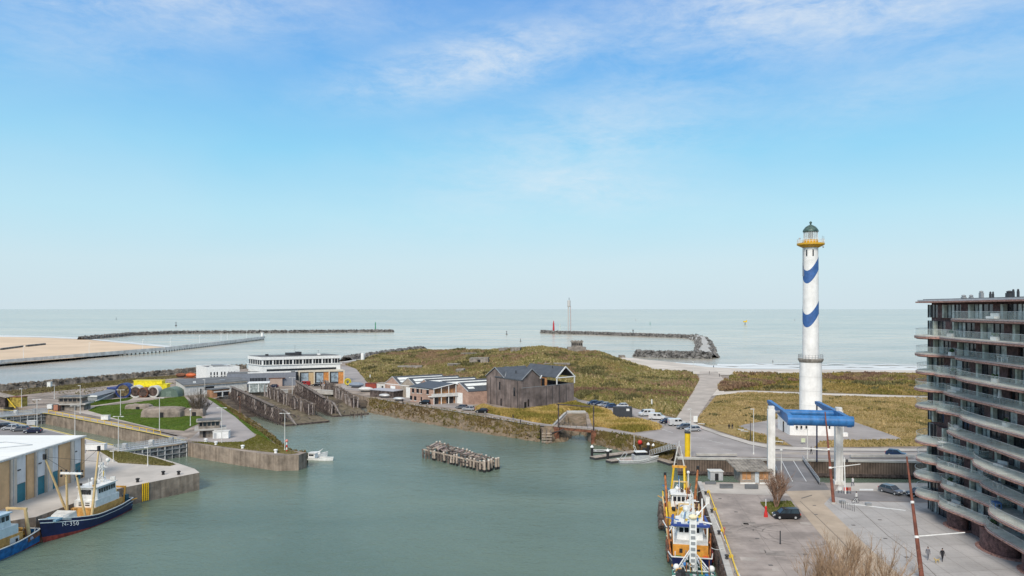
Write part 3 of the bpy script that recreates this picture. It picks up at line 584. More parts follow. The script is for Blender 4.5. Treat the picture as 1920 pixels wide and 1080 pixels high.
for u, v in ((1380, 960), (1420, 1010), (1510, 1040), (1600, 985), (1660, 1010), (1700, 1045), (1650, 975), (1350, 935), (1445, 1060), (1530, 965), (1527, 948)):
    p_ = P(u, v); b = MB(); b.box((p_.x, p_.y, .03), (.55, .4, .03)); struct('drain_cover', b, patchd)
# ================================================================== affine building frames
class AF:
    """local metres (x along the front, y into the depth, z up) laid on a measured, slightly skewed plan"""
    def __init__(s, o, ex, ey):
        s.o = Vector((o[0], o[1], 0)); s.ex = Vector((ex[0], ex[1], 0)).normalized(); s.ey = Vector((ey[0], ey[1], 0)).normalized()
        s.lx = Vector((ex[0], ex[1])).length; s.ly = Vector((ey[0], ey[1])).length
    def put(s, b, name, m, root, smooth=False, label=None):
        rl = wmat(root).translation; b.v = [tuple(s.o + s.ex * v[0] + s.ey * v[1] + Vector((0, 0, v[2])) - rl) for v in b.v]
        return b.build(name, m, root, smooth=smooth, label=label)
def sub(o, parent):
    """re-hang a mesh built in its thing's space under one of that thing's parts (parts sit at the thing's origin)"""
    o.parent = parent; return o
slate = mat('dark_slate_roof', (.075, .085, .10), .55, .12, .6, kind='bands', ws=.5, wd=.2, wdir='DIAGONAL', wst=(1, 1, .3), wk=.85)
rooffelt = mat('grey_roof_felt', (.16, .165, .17), .9, .2, .25)
redbrick = mat('pinkish_red_brick', (.50, .33, .26), .9, .12, .8, kind='brick', wall=1, bs=1.6, ms=.03, mortar=(.8, .78, .75))
palebrick = mat('pale_beige_brick', (.42, .36, .30), .9, .15, .8, kind='brick', wall=1, bs=1.6, ms=.03, mortar=(.85, .85, .85))
darkbrick = mat('dark_purple_brick', (.15, .082, .078), .85, .3, 1.8, kind='brick', wall=1, bs=1.9, ms=.03, mortar=(1.5, 1.4, 1.3))
blackwood = mat('weathered_black_wood_boards', (.27, .215, .195), .9, .25, .25, kind='bands', ws=.75, wd=.5, wdir='DIAGONAL', wst=(1, -1, .01), wk=.72, streaks=.35)
warmwood = mat('warm_orange_timber', (.52, .27, .12), .7, .2, 1.0)
def bxp(x0, x1, y0, y1, z0, z1): return MB().bx(x0, x1, y0, y1, z0, z1)

# ================================================================== LIGHTHOUSE
LX, LY = 82.8, 207.0
lt = thing('lighthouse', 'tall white lighthouse with two wavy blue bands and a yellow gallery under its green lantern', 'lighthouse', (LX, LY, 0))
towerpaint = mat('white_tower_paint', (.83, .81, .78), .65, .07, .5, streaks=.09)
waveblue = flat('wave_blue_paint', (.05, .13, .34), .55, var=.12)
b = MB(); b.lathe([(2.95, 3.8), (2.95, 12), (2.88, 19.4)], n=40); b.build('lower_shaft', towerpaint, lt, smooth=True)
for z in (7.5, 11.4, 15.3): MB().lathe([(2.97, z), (2.97, z + .05)], n=40).build('joint', offwhite, lt)
b = MB(); b.lathe([(2.95, 19.2), (3.25, 19.7), (3.35, 19.9), (3.35, 20.2)], n=32); b.build('lower_gallery', concrete, lt)
def ring_rail(r, z, n=24, h=1.1, m=grey, nm='railing', parent=None):
    b = MB()
    for i in range(n):
        t = 2 * math.pi * i / n; t2 = 2 * math.pi * (i + 1) / n; p = lambda a, k: (r * math.cos(a), r * math.sin(a), z + k)
        b.bar(p(t, 0), p(t, h), .08)
        for k in (h * .5, h): b.bar(p(t, k), p(t2, k), .06)
    return b.build(nm, m, parent)
ring_rail(3.2, 20.2, parent=lt)['kind'] = 'stuff'
def shaftr(z): return 2.18 - (z - 19.4) * (2.18 - 1.98) / 32
b = MB(); b.lathe([(shaftr(z), z) for z in np.linspace(19.6, 51.3, 24)], n=48); b.build('upper_shaft', towerpaint, lt, smooth=True)
def phase(t):
    t = (t + 180) % 360 - 180
    if -100 <= t <= 100: return math.pi * (t + 27) / 121
    if t > 100: return math.pi * 127 / 121 + (t - 100) / 160 * (4 - 200 / 121) * math.pi
    return phase(100) - 4 * math.pi + (t + 260) / 160 * (4 - 200 / 121) * math.pi if False else -math.pi * 73 / 121 - (-100 - t) / 160 * (4 - 200 / 121) * math.pi
for zt in (40.9, 28.8):
    b = MB(); rows = [[] for _ in range(9)]
    for i in range(97):
        a = -180 + 360 * i / 96; crest = 1.95 * (1 - math.cos(phase(a)))
        for k in range(9):
            z = zt + crest + 3.5 * k / 8 + .1; r = shaftr(z) + .025; th = R(a - 21.8) - math.pi / 2; rows[k].append((r * math.cos(th), r * math.sin(th), z))
    b.grid(rows); b.build('blue_wave_band', waveblue, lt, smooth=True)
for a in (-30, 18):
    th = R(a - 21.8) - math.pi / 2; c = Vector((2.0 * math.cos(th), 2.0 * math.sin(th), 49.4)); wd = MB().box(c, (.34, .2, 1.7), rz=th + math.pi / 2).build('window', glassdark, lt)
    MB().box(c + Vector((0, 0, .95)), (.5, .26, .14), rz=th + math.pi / 2).build('lintel', offwhite, wd)
goldp = flat('golden_yellow_paint', (.62, .34, .02), .5); greenroof = flat('dark_green_copper', (.09, .15, .13), .45, .2, var=.3)
b = MB(); b.lathe([(2.05, 50.9), (3.3, 51.5), (3.62, 51.7), (3.62, 52.15)], n=32); b.build('upper_gallery', goldp, lt)
ring_rail(3.5, 52.1, n=28, h=1.15, m=white, parent=lt)
b = MB(); b.lathe([(1.95, 52.1), (1.95, 53.1)], n=24); b.build('lantern_base', goldp, lt)
glz = mat('lantern_glass', (.75, .80, .80), .05, .1, 1, alpha=.35)
b = MB(); b.lathe([(1.8, 53.1), (1.8, 55.4)], n=20); gl = b.build('lantern_room', glz, lt)
b = MB()
for i in range(20):
    t = 2 * math.pi * i / 20; b.bar((1.82 * math.cos(t), 1.82 * math.sin(t), 53.1), (1.82 * math.cos(t), 1.82 * math.sin(t), 55.4), .07)
b.build('glazing_bar', white, gl)
b = MB(); b.lathe([(.3, 53.1), (.6, 53.6), (.75, 54.3), (.6, 55), (.2, 55.3)], n=14); b.build('lens', flat('lens_glass', (.10, .13, .14), .1), lt)
b = MB(); b.lathe([(2.05, 55.3), (2.1, 55.5), (1.9, 56.0), (1.35, 56.7), (.6, 57.15), (.25, 57.3), (.2, 57.6), (.36, 57.75), (.36, 58.0), (.1, 58.25)], n=24); b.build('dome', greenroof, lt, smooth=True)
b = MB(); b.bar((-2.25, -.8, 43), (-2.25, -.8, 51), .12); b.bar((-2.55, -.8, 43), (-2.55, -.8, 52.5), .08); b.build('mast_cable', grey, lt)
for dx in (-3.3, -2.6, 3.0, 3.4): MB().bar((dx, -.6, 52.2), (dx, -.6, 54.2 - abs(dx - 3) * .2), .07).build('antenna', grey, lt)
MB().ball((-3.3, -.6, 53.4), .28, 8).build('antenna_dish', grey, lt); MB().ball((2.7, -1.9, 51.0), .25, 8).build('antenna_dish', grey, lt)

lb = thing('annex_building', 'low white angular building wrapped round the foot of the lighthouse', 'building', (82, 205, 0))
pl_ = [(74.7, 200.8), (76.2, 200.3), (87.9, 199.2), (88.9, 200.0), (90.3, 211), (89, 213), (77, 214), (75.3, 211.6)]
def lw(b): b.v = [(v[0] - 82, v[1] - 205, v[2]) for v in b.v]; return b
lw(MB().prism(pl_, 0, 3.8)).build('wall', towerpaint, lb)
lw(MB().prism([(82 + (x - 82) * 1.015, 205 + (y - 205) * 1.02) for x, y in pl_], 3.8, 4.15, bot=True)).build('roof', offwhite, lb)
for u_ in (1494, 1502.5, 1512, 1555): p = at(u_, 199.9 - (u_ - 1490) * .006, 2.5); lw(MB().box((p.x, p.y, 2.35), (.38, .4, .7))).build('window', glassdark, lb)
lw(MB().box((74.95, 206.0, 1.5), (.3, .55, 2.9), rz=.06)).build('door', glassdark, lb)
lw(bxp(87.2, 89.3, 198.4, 199.6, 0, 1.0)).build('plinth', towerpaint, lb)
for x_, y_, s_ in ((89.0, 209, 1.6), (79, 210, 1.2)): lw(bxp(x_ - s_ / 2, x_ + s_ / 2, y_ - s_ / 2, y_ + s_ / 2, 4.1, 5.2)).build('roof_block', offwhite, lb)

# ================================================================== BASCULE BRIDGE WITH THE BLUE BALANCE FRAME
white_ = white; white = mat('weathered_white_pylon_paint', (.76, .75, .72), .6, .1, .6, streaks=.35); blue = mat('faded_blue_bridge_paint', (.035, .18, .46), .45, .14, .8, streaks=.25)
br = thing('drawbridge', 'white-pylon drawbridge carrying a big blue balance frame over the quay channel', 'bridge', (57.4, 147, 0))
def bw(b): b.v = [(v[0] - 57.4, v[1] - 147, v[2]) for v in b.v]; return b
AX = Vector((math.sin(R(11.2)), math.cos(R(11.2)), 0)); PX = Vector((AX.y, -AX.x, 0))
for x, y, lab in ((51.0, 147.0, None), (63.5, 145.2, None)):
    b = MB(); b.box((x, y, 7.1), (1.35, 1.5, 14.2), rz=-R(11)); b.box((x, y, 14.5), (1.1, 1.25, .7), rz=-R(11)); b.box((x, y, .3), (1.8, 2.0, .6), rz=-R(11)); b.box((x, y, 4.4), (1.42, 1.57, .12), rz=-R(11)); bw(b).build('pylon', white, br)
nA = Vector((51.4, 137.3, 13.5)); nB = nA + PX * 10.0; fC = nA + AX * 29.2; fD = nB + AX * 29.2
for a, c in ((nA, fC), (nB, fD)):
    b = MB(); prof = []
    for t, hh in ((0, 1.0), (.25, .95), (.55, .75), (.97, .42), (1, .25)):
        q = a.lerp(c, t); prof.append([q + PX * dx + Vector((0, 0, dz)) for dx, dz in ((-.38, -hh), (.38, -hh), (.38, hh * .8), (-.38, hh * .8), (-.38, -hh))])
    b.grid(prof); b.add(prof[0][:4], [(0, 1, 2, 3)]); b.add(prof[-1][:4], [(3, 2, 1, 0)]); bw(b).build('balance_beam', blue, br)
bw(MB().tube(nA - PX * .7 + AX * .4, nB + PX * .7 + AX * .4, .95, n=20)).build('counterweight_tube', blue, br, smooth=True)
m1 = nA + AX * 11.5; bw(MB().tube(m1 - Vector((0, 0, .1)), m1 + PX * 10.0 - Vector((0, 0, .1)), .62, n=16)).build('cross_tube', blue, br, smooth=True)
for p_, q_ in (((51.0, 147.0, 13.6), m1), ((63.5, 145.2, 13.6), m1 + PX * 10)): bw(MB().tube(p_, q_, .3, n=10)).build('pivot', grey, br)
navyrod = flat('dark_blue_rod', (.015, .02, .06), .4)
for c in (fC, fD): bw(MB().tube(c - AX * .4, Vector(((c - AX * .4).x, (c - AX * .4).y, .5)), .17, n=8)).build('hanger_rod', navyrod, br)
dl = [XY(1463, 903.5), XY(1533, 903.5), XY(1505, 864), XY(1446, 864)]
dk = bw(MB().prism(dl, -.55, .06)).build('deck', asphalt, br)
for f_ in (.33, .70): 
    a0 = Vector((*dl[0], .075)).lerp(Vector((*dl[1], .075)), f_); a1 = Vector((*dl[3], .075)).lerp(Vector((*dl[2], .075)), f_); bw(MB().bar(a0, a1, .14, .03)).build('lane_strip', linew, dk)
for i, (a, c) in enumerate(((dl[0], dl[3]), (dl[1], dl[2]))):
    a = Vector((*a, .05)); c = Vector((*c, .05)); b = MB(); a = a - (c - a) * .12; n_ = 15
    for k in range(n_ + 1): p = a.lerp(c, k / n_); b.bar(p, p + Vector((0, 0, 1.1)), .07)
    for h_ in (.4, .75, 1.1): b.bar(a + Vector((0, 0, h_)), c + Vector((0, 0, h_)), .08)
    bw(b).build('railing', lightgrey, br)
    bw(MB().bar(a + Vector((0, 0, .05)), c + Vector((0, 0, .05)), .3, .5)).build('edge_beam', darkmetal, br)
white = white_
# north side wall facing
b = MB(); b.bx(0, 1, 0, 1, 0, 1)
nw = [XY(1270, 861), XY(1440, 863.5), XY(1740, 868), XY(2300, 873)]
b = MB(); b.grid([[(x, y - .15, -6) for x, y in nw], [(x, y - .15, .05) for x, y in nw]]); b.grid([[(x, y - .15, .05) for x, y in nw], [(x, y + .4, .05) for x, y in nw]]); struct('wall_channel', b, sheetpile)
b = MB(); b.grid([[(x, y - .32, .0) for x, y in nw], [(x, y - .32, .42) for x, y in nw], [(x, y + .7, .42) for x, y in nw], [(x, y + .7, .0) for x, y in nw]]); struct('kerb', b, concretelight)
for u0, u1, v_ in ((1308, 1385, 861), (1600, 1720, 864)):
    b = MB(); p = P(u0, v_ - 2); q = P(u1, v_ - 2); b.bar(p + Vector((0, 1.5, .55)), q + Vector((0, 1.5, .55)), .7, .5); struct('kerb', b, concretelight)
# fender beams at the foot of the wall
b = MB(); b.grid([[(x, y - .55, WZ + .35) for x, y in nw], [(x, y - .55, WZ + .95) for x, y in nw], [(x, y - .1, WZ + .95) for x, y in nw]]); struct('fender_beam', b, timberdark)

# ================================================================== APARTMENT BUILDING
ap = thing('apartment_building', 'dark brick apartment block with stacked curved balconies and green glass balustrades', 'building', (78, 105, 0))
def aw(b): b.v = [(v[0] - 78, v[1] - 105, v[2]) for v in b.v]; return b
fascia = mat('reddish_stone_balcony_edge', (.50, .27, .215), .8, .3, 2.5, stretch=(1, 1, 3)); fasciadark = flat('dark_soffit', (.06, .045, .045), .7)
glassgreen = mat('green_tinted_balustrade_glass', (.72, .82, .77), .1, .12, 1.5, alpha=.24, spec=.7)
tile = mat('grey_green_terrace_tiles', (.56, .56, .50), .8, .15, .8)
levels = [3.55, 6.55, 9.4, 12.35, 15.2, 18.1, 21.0, 23.8, 26.7, 29.6, 32.5]
def wallx(y): return 70.6 + (y - 126) * (70.6 - 67.0) / (126 - 78)
core = [(wallx(126.3), 126.3), (71.6, 127.3), (96, 131), (96, 74), (wallx(74), 74)]
aw(MB().prism([(x + .35, y) for x, y in core], 0, 35.2)).build('wall', darkbrick, ap)
def lobe(ys, yn, depth, xb, k0=.0):
    """outer edge of a balcony: bulging curve from its north end to its south end"""
    pts = []
    for i in range(17):
        t = i / 16; y = yn + (ys - yn) * t; e = (1 - abs(2 * t - 1) ** 5) ** .55 if 0 < t < 1 else 0
        pts.append((wallx(y) - (depth * e * (1 + k0 * math.sin(t * math.pi * 2))) + xb * 0 + .25 * (1 - e), y))
    return pts
ra = random.Random(3)
panels = {}
def lobeA(j):   # north corner lobe wraps round the end of the building
    pts = []; cx, cy = 71.3, 122.8 + j; rx, ry = 4.6, 4.4
    for i in range(12):
        t = R(88 + 150 * i / 11); pts.append((cx + rx * math.cos(t) * (1.0 if i > 2 else .9), cy + ry * math.sin(t) + (1.6 if i < 4 else 0) * (1 - i / 4)))
    return [(72.2, 127.8 + j)] + pts + [(69.8, 116.5 + j)]
for li, z in enumerate(levels):
    up = li / 10; segs = []
    jA, jB, jC = ra.uniform(-.5, .5), ra.uniform(-1.2, 1.2), ra.uniform(-1.5, 1.5)
    if li not in (4, 10): segs.append(lobeA(jA))
    brk = (106, 104, 107.5, 108.5, None, 113, None, 114.5, None, None, None)[li]      # where the middle and the southern balcony meet on this storey
    if brk: segs.append(lobe(brk - 1.5, 119.5 + jB * .6, 3.0 - .3 * (li % 2), 0, .16))
    segs.append(lobe(76, (brk + 1.0) if brk else (120.5, 119, 117, 121, 118.5, 120)[li % 6], 4.3 - (.3 + 1.0 * up) * (1 if li > 4 else .4) + (.45 if li % 2 else -.15), 0, (-.12, .06)[li % 2]))
    for k, e in enumerate(segs):
        inner = [(wallx(p[1]) + 1.2, p[1]) for p in reversed(e)]; dz = .28 * (1 if k % 2 else 0) * 0
        bc = aw(MB().prism(e + inner, z - .44, z - .03, bot=True)).build('balcony', fascia, ap)
        e2 = [(p[0] + .12, p[1]) for p in e]; aw(MB().prism(e2 + inner, z - .03, z + .02)).build('terrace_floor', tile, bc)
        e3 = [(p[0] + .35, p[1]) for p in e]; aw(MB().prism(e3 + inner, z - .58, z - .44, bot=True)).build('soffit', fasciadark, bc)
        b = MB()
        for i in range(len(e) - 1): b.bar((e[i][0] - .03, e[i][1], z - .1), (e[i + 1][0] - .03, e[i + 1][1], z - .1), .05, .06)
        aw(b).build('edge_trim', lightgrey, bc)
        # glass panels, split along the curve about every two metres
        cum = [0.0]
        for i in range(len(e) - 1): cum.append(cum[-1] + math.dist(e[i], e[i + 1]))
        npan = max(4, int(cum[-1] / 2.2)); rail = MB()
        for q in range(npan):
            s0 = cum[-1] * (q + .015) / npan; s1 = cum[-1] * (q + .985) / npan; lo, hi_ = [], []
            for t in range(4):
                s_ = s0 + (s1 - s0) * t / 3; x = np.interp(s_, cum, [p[0] for p in e]) + .16; y = np.interp(s_, cum, [p[1] for p in e]); lo.append((x, y, z + .04)); hi_.append((x, y, z + 1.12))
            aw(MB().grid([lo, hi_])).build('glass_panel', glassgreen, bc)
            for t in range(3): rail.bar(hi_[t], hi_[t + 1], .045)
        aw(rail).build('handrail', lightgrey, bc)
# storey walls: bays of brick, windows, pale and dark fins
aptglass = flat('apartment_window_glass', (.055, .05, .06), .12, var=.4, spec=.8); aptpale = flat('net_curtained_glass', (.56, .59, .56), .2, var=.25, spec=.6)
bays = ['glass', 'fin', 'dark', 'brick', 'fin', 'glass', 'dark', 'brick', 'fin', 'glass', 'dark', 'brick', 'fin', 'dark', 'glass', 'brick', 'dark', 'fin', 'glass', 'dark', 'brick', 'brick', 'glass', 'dark', 'fin', 'brick', 'dark']
bw_ = dict(glass=2.0, fin=.55, dark=2.6, brick=2.4)
palestone = flat('pale_green_grey_cladding', (.56, .57, .48), .7, var=.2)
zs = [0.0] + levels + [35.2]
for li in range(len(zs) - 1):
    z0, z1 = zs[li], zs[li + 1]; y = 126.2; k = li * (2 if li % 2 else 3) % 5
    while y > 77:
        t = bays[k % len(bays)]; wd = bw_[t] * ra.uniform(.85, 1.2); k += 1; x = wallx(y - wd / 2); zb_, zt_ = z0 + .04, z1 - .55
        if li == 0 and t in ('glass', 'fin') : t = 'dark' if y < 112 else 'glass'
        if t in ('glass', 'dark'):
            wn = aw(MB().box((x + .22, y - wd / 2, (zb_ + zt_) / 2), (.12, wd * .94, zt_ - zb_), rz=-.075)).build('window', aptpale if t == 'glass' else aptglass, ap)
            f_ = MB(); nm = 2 if wd > 2.2 else 1
            for q in range(nm + 1): yy = y - wd * (.03 + .94 * q / nm); f_.box((x + .12 + (yy - y + wd / 2) * .075, yy, (zb_ + zt_) / 2), (.1, .09, zt_ - zb_))
            aw(f_).build('frame', darkmetal, wn)
        elif t == 'fin': aw(MB().box((x - .05, y - wd / 2, (zb_ + zt_) / 2), (.9, wd, zt_ - zb_), rz=-.075)).build('cladding_fin', palestone, ap)
        else: aw(MB().box((x + .1, y - wd / 2, (zb_ + zt_) / 2), (.5, wd, zt_ - zb_), rz=-.075)).build('brick_pier', darkbrick, ap)
        y -= wd
# glazed north corner with mullions
for li in range(len(zs) - 1):
    z0, z1 = zs[li], zs[li + 1]
    wn = aw(MB().grid([[(wallx(126.3) + .1, 125.2, z0 + .04), (70.9, 127.1, z0 + .04), (76, 128.2, z0 + .04)], [(wallx(126.3) + .1, 125.2, z1 - .5), (70.9, 127.1, z1 - .5), (76, 128.2, z1 - .5)]])).build('corner_window', aptpale, ap)
    f_ = MB()
    for x_, y_ in ((70.45, 125.2), (70.8, 127.0), (72.4, 127.5), (74.2, 127.9)): f_.box((x_, y_, (z0 + z1 - .46) / 2), (.14, .14, z1 - z0 - .5))
    aw(f_).build('frame', darkmetal, wn)
re_ = [(72.5, 129.6), (70.0, 128.8), (68.6, 127), (68.3, 124), (68.2, 118), (67.4, 110), (66.2, 100), (64.8, 88), (63.4, 74), (98, 74), (98, 132)]
aw(MB().prism(re_, 35.0, 35.22, bot=True)).build('roof_edge', fascia, ap)
aw(MB().prism([(x + (.35 if x < 90 else -.3), y) for x, y in re_], 35.24, 35.5)).build('roof', lightgrey, ap)
aw(MB().prism([(x + 1.3, y) for x, y in re_ if x < 90] + [(97, 74), (97, 130)], 35.5, 35.62)).build('roof_membrane', rooffelt, ap)
for u_, Y_, h_, w_ in ((1807, 114, .25, .7), (1821, 113, .25, .6), (1840, 110, .9, .6), (1857, 108, .7, .3), (1862, 108, .7, .25), (1893, 103, .7, .9), (1900, 101, .9, .3), (1909, 100, .9, .3)):
    x_ = (u_ - 960) * Y_ / F; b = MB(); b.box((x_, Y_, 35.6 + h_ * .42), (w_ * .7, w_, h_ * .84)); b.lathe([(w_ * .3, 0), (w_ * .45, .1), (w_ * .45, .25), (w_ * .15, .35)], (x_, Y_, 35.6 + h_ * .8), 10); aw(b).build('roof_vent', grey if u_ < 1850 else darkmetal, ap)
# ground floor bays: curved dark brick piers under the balconies
for y_, r_ in ((116, 1.3), (104.5, 2.2), (95, 2.0), (86, 2.2)):
    aw(MB().lathe([(r_, 0), (r_, 2.9)], (wallx(y_) - .6, y_, 0), 16, sx=.9, sy=1.6)).build('ground_floor_bay', darkbrick, ap, smooth=True)
    b = MB(); b.lathe([(r_ + .5, 0), (r_ + .5, .16)], (wallx(y_) - .6, y_, 0), 20, sx=.9, sy=1.6); aw(b).build('plinth', fascia, ap)
# balcony furniture: things that stand on the terraces
def terrace(u, y, lv): x = (u - 960) * y / F; return (x, y, levels[lv] + .03)
tb = thing('terrace_table', 'white round table on a mid-level balcony of the dark brick block', 'table', (67.6, 117.2, levels[3] + .03)); MB().lathe([(.7, .68), (.7, .74)], n=14).build('tabletop', white, tb); MB().lathe([(.3, 0), (.06, .05), (.06, .68)], n=8).build('leg', white, tb)
pr = thing('parasol', 'closed grey parasol on an upper right balcony of the dark brick block', 'parasol', (66.0, 101, levels[6] + .03)); MB().tube((0, 0, 0), (0, 0, 2.6), .04).build('pole', grey, pr); MB().lathe([(.3, .9), (.22, 1.6), (.08, 2.5)], n=8).build('canopy', offwhite, pr)
ORD = ['first', 'second', 'third', 'fourth', 'fifth', 'sixth', 'seventh', 'eighth', 'ninth', 'tenth', 'eleventh']; FC = [('white', white), ('pale grey', lightgrey), ('beige', offwhite), ('dark', darkmetal), ('blue', flat('blue_cushion', (.10, .22, .5), .8)), ('brown', timber)]; rf2 = random.Random(17)
for lv in range(11):
    for pos, y_ in (('left', 115.5 + rf2.uniform(-1.5, 1)), ('middle', 102.5 + rf2.uniform(-2, 2)), ('right', 93.5 + rf2.uniform(-2, 2))):
        if lv == 10 and pos == 'left' or lv == 3 and pos == 'left': continue
        cn, cm = rf2.choice(FC); kind = rf2.choice(('sofa', 'table', 'planter')); x_ = wallx(y_) - (1.5 if pos == 'left' else 2.0); t = thing({'sofa': 'outdoor_sofa', 'table': 'terrace_table', 'planter': 'planter'}[kind], f'{cn} {kind} on the {pos} part of the {ORD[lv]} balcony up the dark brick block', kind, (x_, y_, levels[lv] + .03), rf2.uniform(-.3, .3), 'furniture on the curved balconies')
        if kind == 'sofa': MB().bx(-.4, .4, -.9, .9, .1, .42).build('seat', cm, t); MB().bx(.25, .42, -.9, .9, .42, .85).build('backrest', cm, t)
        elif kind == 'table':
            MB().bx(-.45, .45, -.8, .8, .7, .76).build('tabletop', cm, t); [MB().bx(a_ - .05, a_ + .05, b_ - .05, b_ + .05, 0, .7).build('leg', cm, t) for a_ in (-.35, .35) for b_ in (-.65, .65)]
        else:
            MB().bx(-.25, .25, -.6, .6, 0, .5).build('box', cm, t); b = MB(); [b.ball((rf2.uniform(-.15, .15), rf2.uniform(-.5, .5), .7 + rf2.random() * .3), .2, 6) for _ in range(6)]; q_ = b.build('leaves', flat('dark_green_leaves', (.04, .08, .03), .9), t); q_['kind'] = 'stuff'

# ================================================================== BLACK WOOD MUSEUM
c0 = Vector(XY(978, 768)); e0 = Vector(XY(1076, 756)); a0 = Vector(XY(912, 756))
mu = thing('black_wood_house', 'large building of weathered black boards with slate gables, one end open behind a white frame', 'building', (c0.x, c0.y, 0))
fr = AF(c0, e0 - c0, a0 - c0); LXm, LYm = fr.lx, fr.ly
def gableroof(b, x0, x1, y0, y1, ze, zr, along='x', ov=.25, th=.22):
    """two slabs"""
    if along == 'x':
        ym = (y0 + y1) / 2
        for ya, yb in ((y0 - ov, ym), (y1 + ov, ym)):
            zl = ze - ov * (zr - ze) / (abs(ym - y0)); b.add([(x0 - ov, ya, zl), (x1 + ov, ya, zl), (x1 + ov, yb, zr), (x0 - ov, yb, zr), (x0 - ov, ya, zl + th), (x1 + ov, ya, zl + th), (x1 + ov, yb, zr + th), (x0 - ov, yb, zr + th)], [(0, 1, 2, 3), (4, 5, 6, 7), (0, 1, 5, 4), (0, 3, 7, 4), (1, 2, 6, 5)])
    else:
        xm = (x0 + x1) / 2
        for xa, xb in ((x0 - ov, xm), (x1 + ov, xm)):
            zl = ze - ov * (zr - ze) / (abs(xm - x0)); b.add([(xa, y0 - ov, zl), (xa, y1 + ov, zl), (xb, y1 + ov, zr), (xb, y0 - ov, zr), (xa, y0 - ov, zl + th), (xa, y1 + ov, zl + th), (xb, y1 + ov, zr + th), (xb, y0 - ov, zr + th)], [(0, 1, 2, 3), (4, 5, 6, 7), (0, 1, 5, 4), (0, 3, 7, 4), (1, 2, 6, 5)])
    return b
def gablebody(b, x0, x1, y0, y1, ze, zr, along='x'):
    b.bx(x0, x1, y0, y1, 0, ze)
    if along == 'x': ym = (y0 + y1) / 2; b.add([(x0, y0, ze), (x0, y1, ze), (x0, ym, zr), (x1, y0, ze), (x1, y1, ze), (x1, ym, zr)], [(0, 1, 2), (3, 5, 4)])
    else: xm = (x0 + x1) / 2; b.add([(x0, y0, ze), (x1, y0, ze), (xm, y0, zr), (x0, y1, ze), (x1, y1, ze), (xm, y1, zr)], [(0, 1, 2), (3, 5, 4)])
    return b
b = MB(); gablebody(b, 0, 9.1, 0, 15, 10.0, 13.2, 'y'); gablebody(b, .02, 14, 9.9, LYm, 9.9, 13.0, 'x'); fr.put(b, 'wall', blackwood, mu)
b = MB(); b.bx(9.1, LXm, 0, .35, 0, 7.3); b.bx(LXm - .35, LXm, .35, 20, 0, 7.3); b.bx(9.1, LXm - .35, 19.6, 20, 0, 7.3); b.bx(9.1, LXm - .35, .35, 19.6, 5.8, 6.0); fr.put(b, 'terrace_wall', blackwood, mu)
fr.put(bxp(16.6, 16.9, 5.5, 19.6, 6, 9.7), 'inner_wall', warmwood, mu); fr.put(bxp(9.12, 16.6, 13, 13.3, 6, 9.4), 'inner_wall', warmwood, mu)
for q in range(4): fr.put(bxp(16.5, 16.58, 6.5 + q * 3, 8.4 + q * 3, 6.3, 9), 'inner_window', glassdark, mu)
fr.put(gableroof(MB(), 0, 9.1, 0, 15.4, 10.0, 13.2, 'y'), 'roof', slate, mu); fr.put(gableroof(MB(), 0, 14.2, 9.9, LYm, 9.9, 13.0, 'x'), 'roof', slate, mu); fr.put(gableroof(MB(), 16.5, LXm, 0, 20, 9.8, 13.2, 'y'), 'roof', slate, mu)
tr = MB()
for p, q in (((-.3, 9.6, 9.9), (-.3, 15.45, 13.35)), ((-.3, 15.45, 13.35), (-.3, LYm + .2, 9.9)), ((-.2, -.3, 10), (4.55, -.3, 13.5)), ((4.55, -.3, 13.5), (9.3, -.3, 10)), ((.1, 9.8, 10.3), (5.0, 14.2, 13.4))): tr.bar(p, q, .22, .22)
fr.put(tr, 'verge_trim', grey, mu)
tr = MB(); X1 = LXm + .1
for p, q in (((16.6, -.3, 7.3), (16.6, -.3, 9.8)), ((LXm, -.3, 7.3), (LXm, -.3, 9.8)), ((16.2, -.32, 9.55), (21.05, -.32, 13.4)), ((21.05, -.32, 13.4), (LXm + .35, -.32, 9.55)), ((16.6, -.3, 9.7), (LXm, -.3, 9.7)), ((9.2, -.35, 11.0), (8.3, -.35, 10))): tr.bar(p, q, .34, .34)
fr.put(tr, 'white_gable_frame', white, mu)
for (x0, x1, y0, y1, z0, z1) in ((-.08, .1, 12.4, 13.2, 5.6, 8.4), (-.08, .1, 11.5, 12.3, 0, 2.6), (-.08, .1, 3.6, 4.6, 4.2, 7.1), (1.2, 2.2, -.08, .1, 0, 2.4), (2.8, 3.4, -.08, .1, .8, 3.2)):
    fr.put(bxp(x0, x1, y0, y1, z0, z1), 'window', glassdark, mu)
fr.put(bxp(-.05, 25, -.04, 0, 7.2, 7.35), 'coping', grey, mu)

# ================================================================== BRICK HOUSE WITH TIMBER BALCONY
p2 = Vector(XY(813, 759)); p3 = Vector(XY(869, 755.6)); p1 = Vector(XY(769, 753))
bh = thing('brick_house', 'two-storey pink brick house with a white-posted timber balcony front', 'building', (p2.x, p2.y, 0))
fr = AF(p2, p3 - p2, p1 - p2); A_, B_ = fr.lx, fr.ly
b = MB(); b.add([(1.6 * 0, 1.6, 0), (A_, 1.6, 0), (A_, 1.6, 6.1), (A_ * .68, 1.6, 7.1), (0, 1.6, 5.6), (0, B_, 0), (A_, B_, 0), (A_, B_, 6.1), (A_ * .68, B_, 7.1), (0, B_, 5.6)], [(0, 1, 2, 3, 4), (5, 9, 8, 7, 6), (0, 4, 9, 5), (1, 6, 7, 2)]); b.bx(-.01, .3, 0, 1.6, 0, 5.5)
fr.put(b, 'wall', redbrick, bh)
b = MB(); th = .2
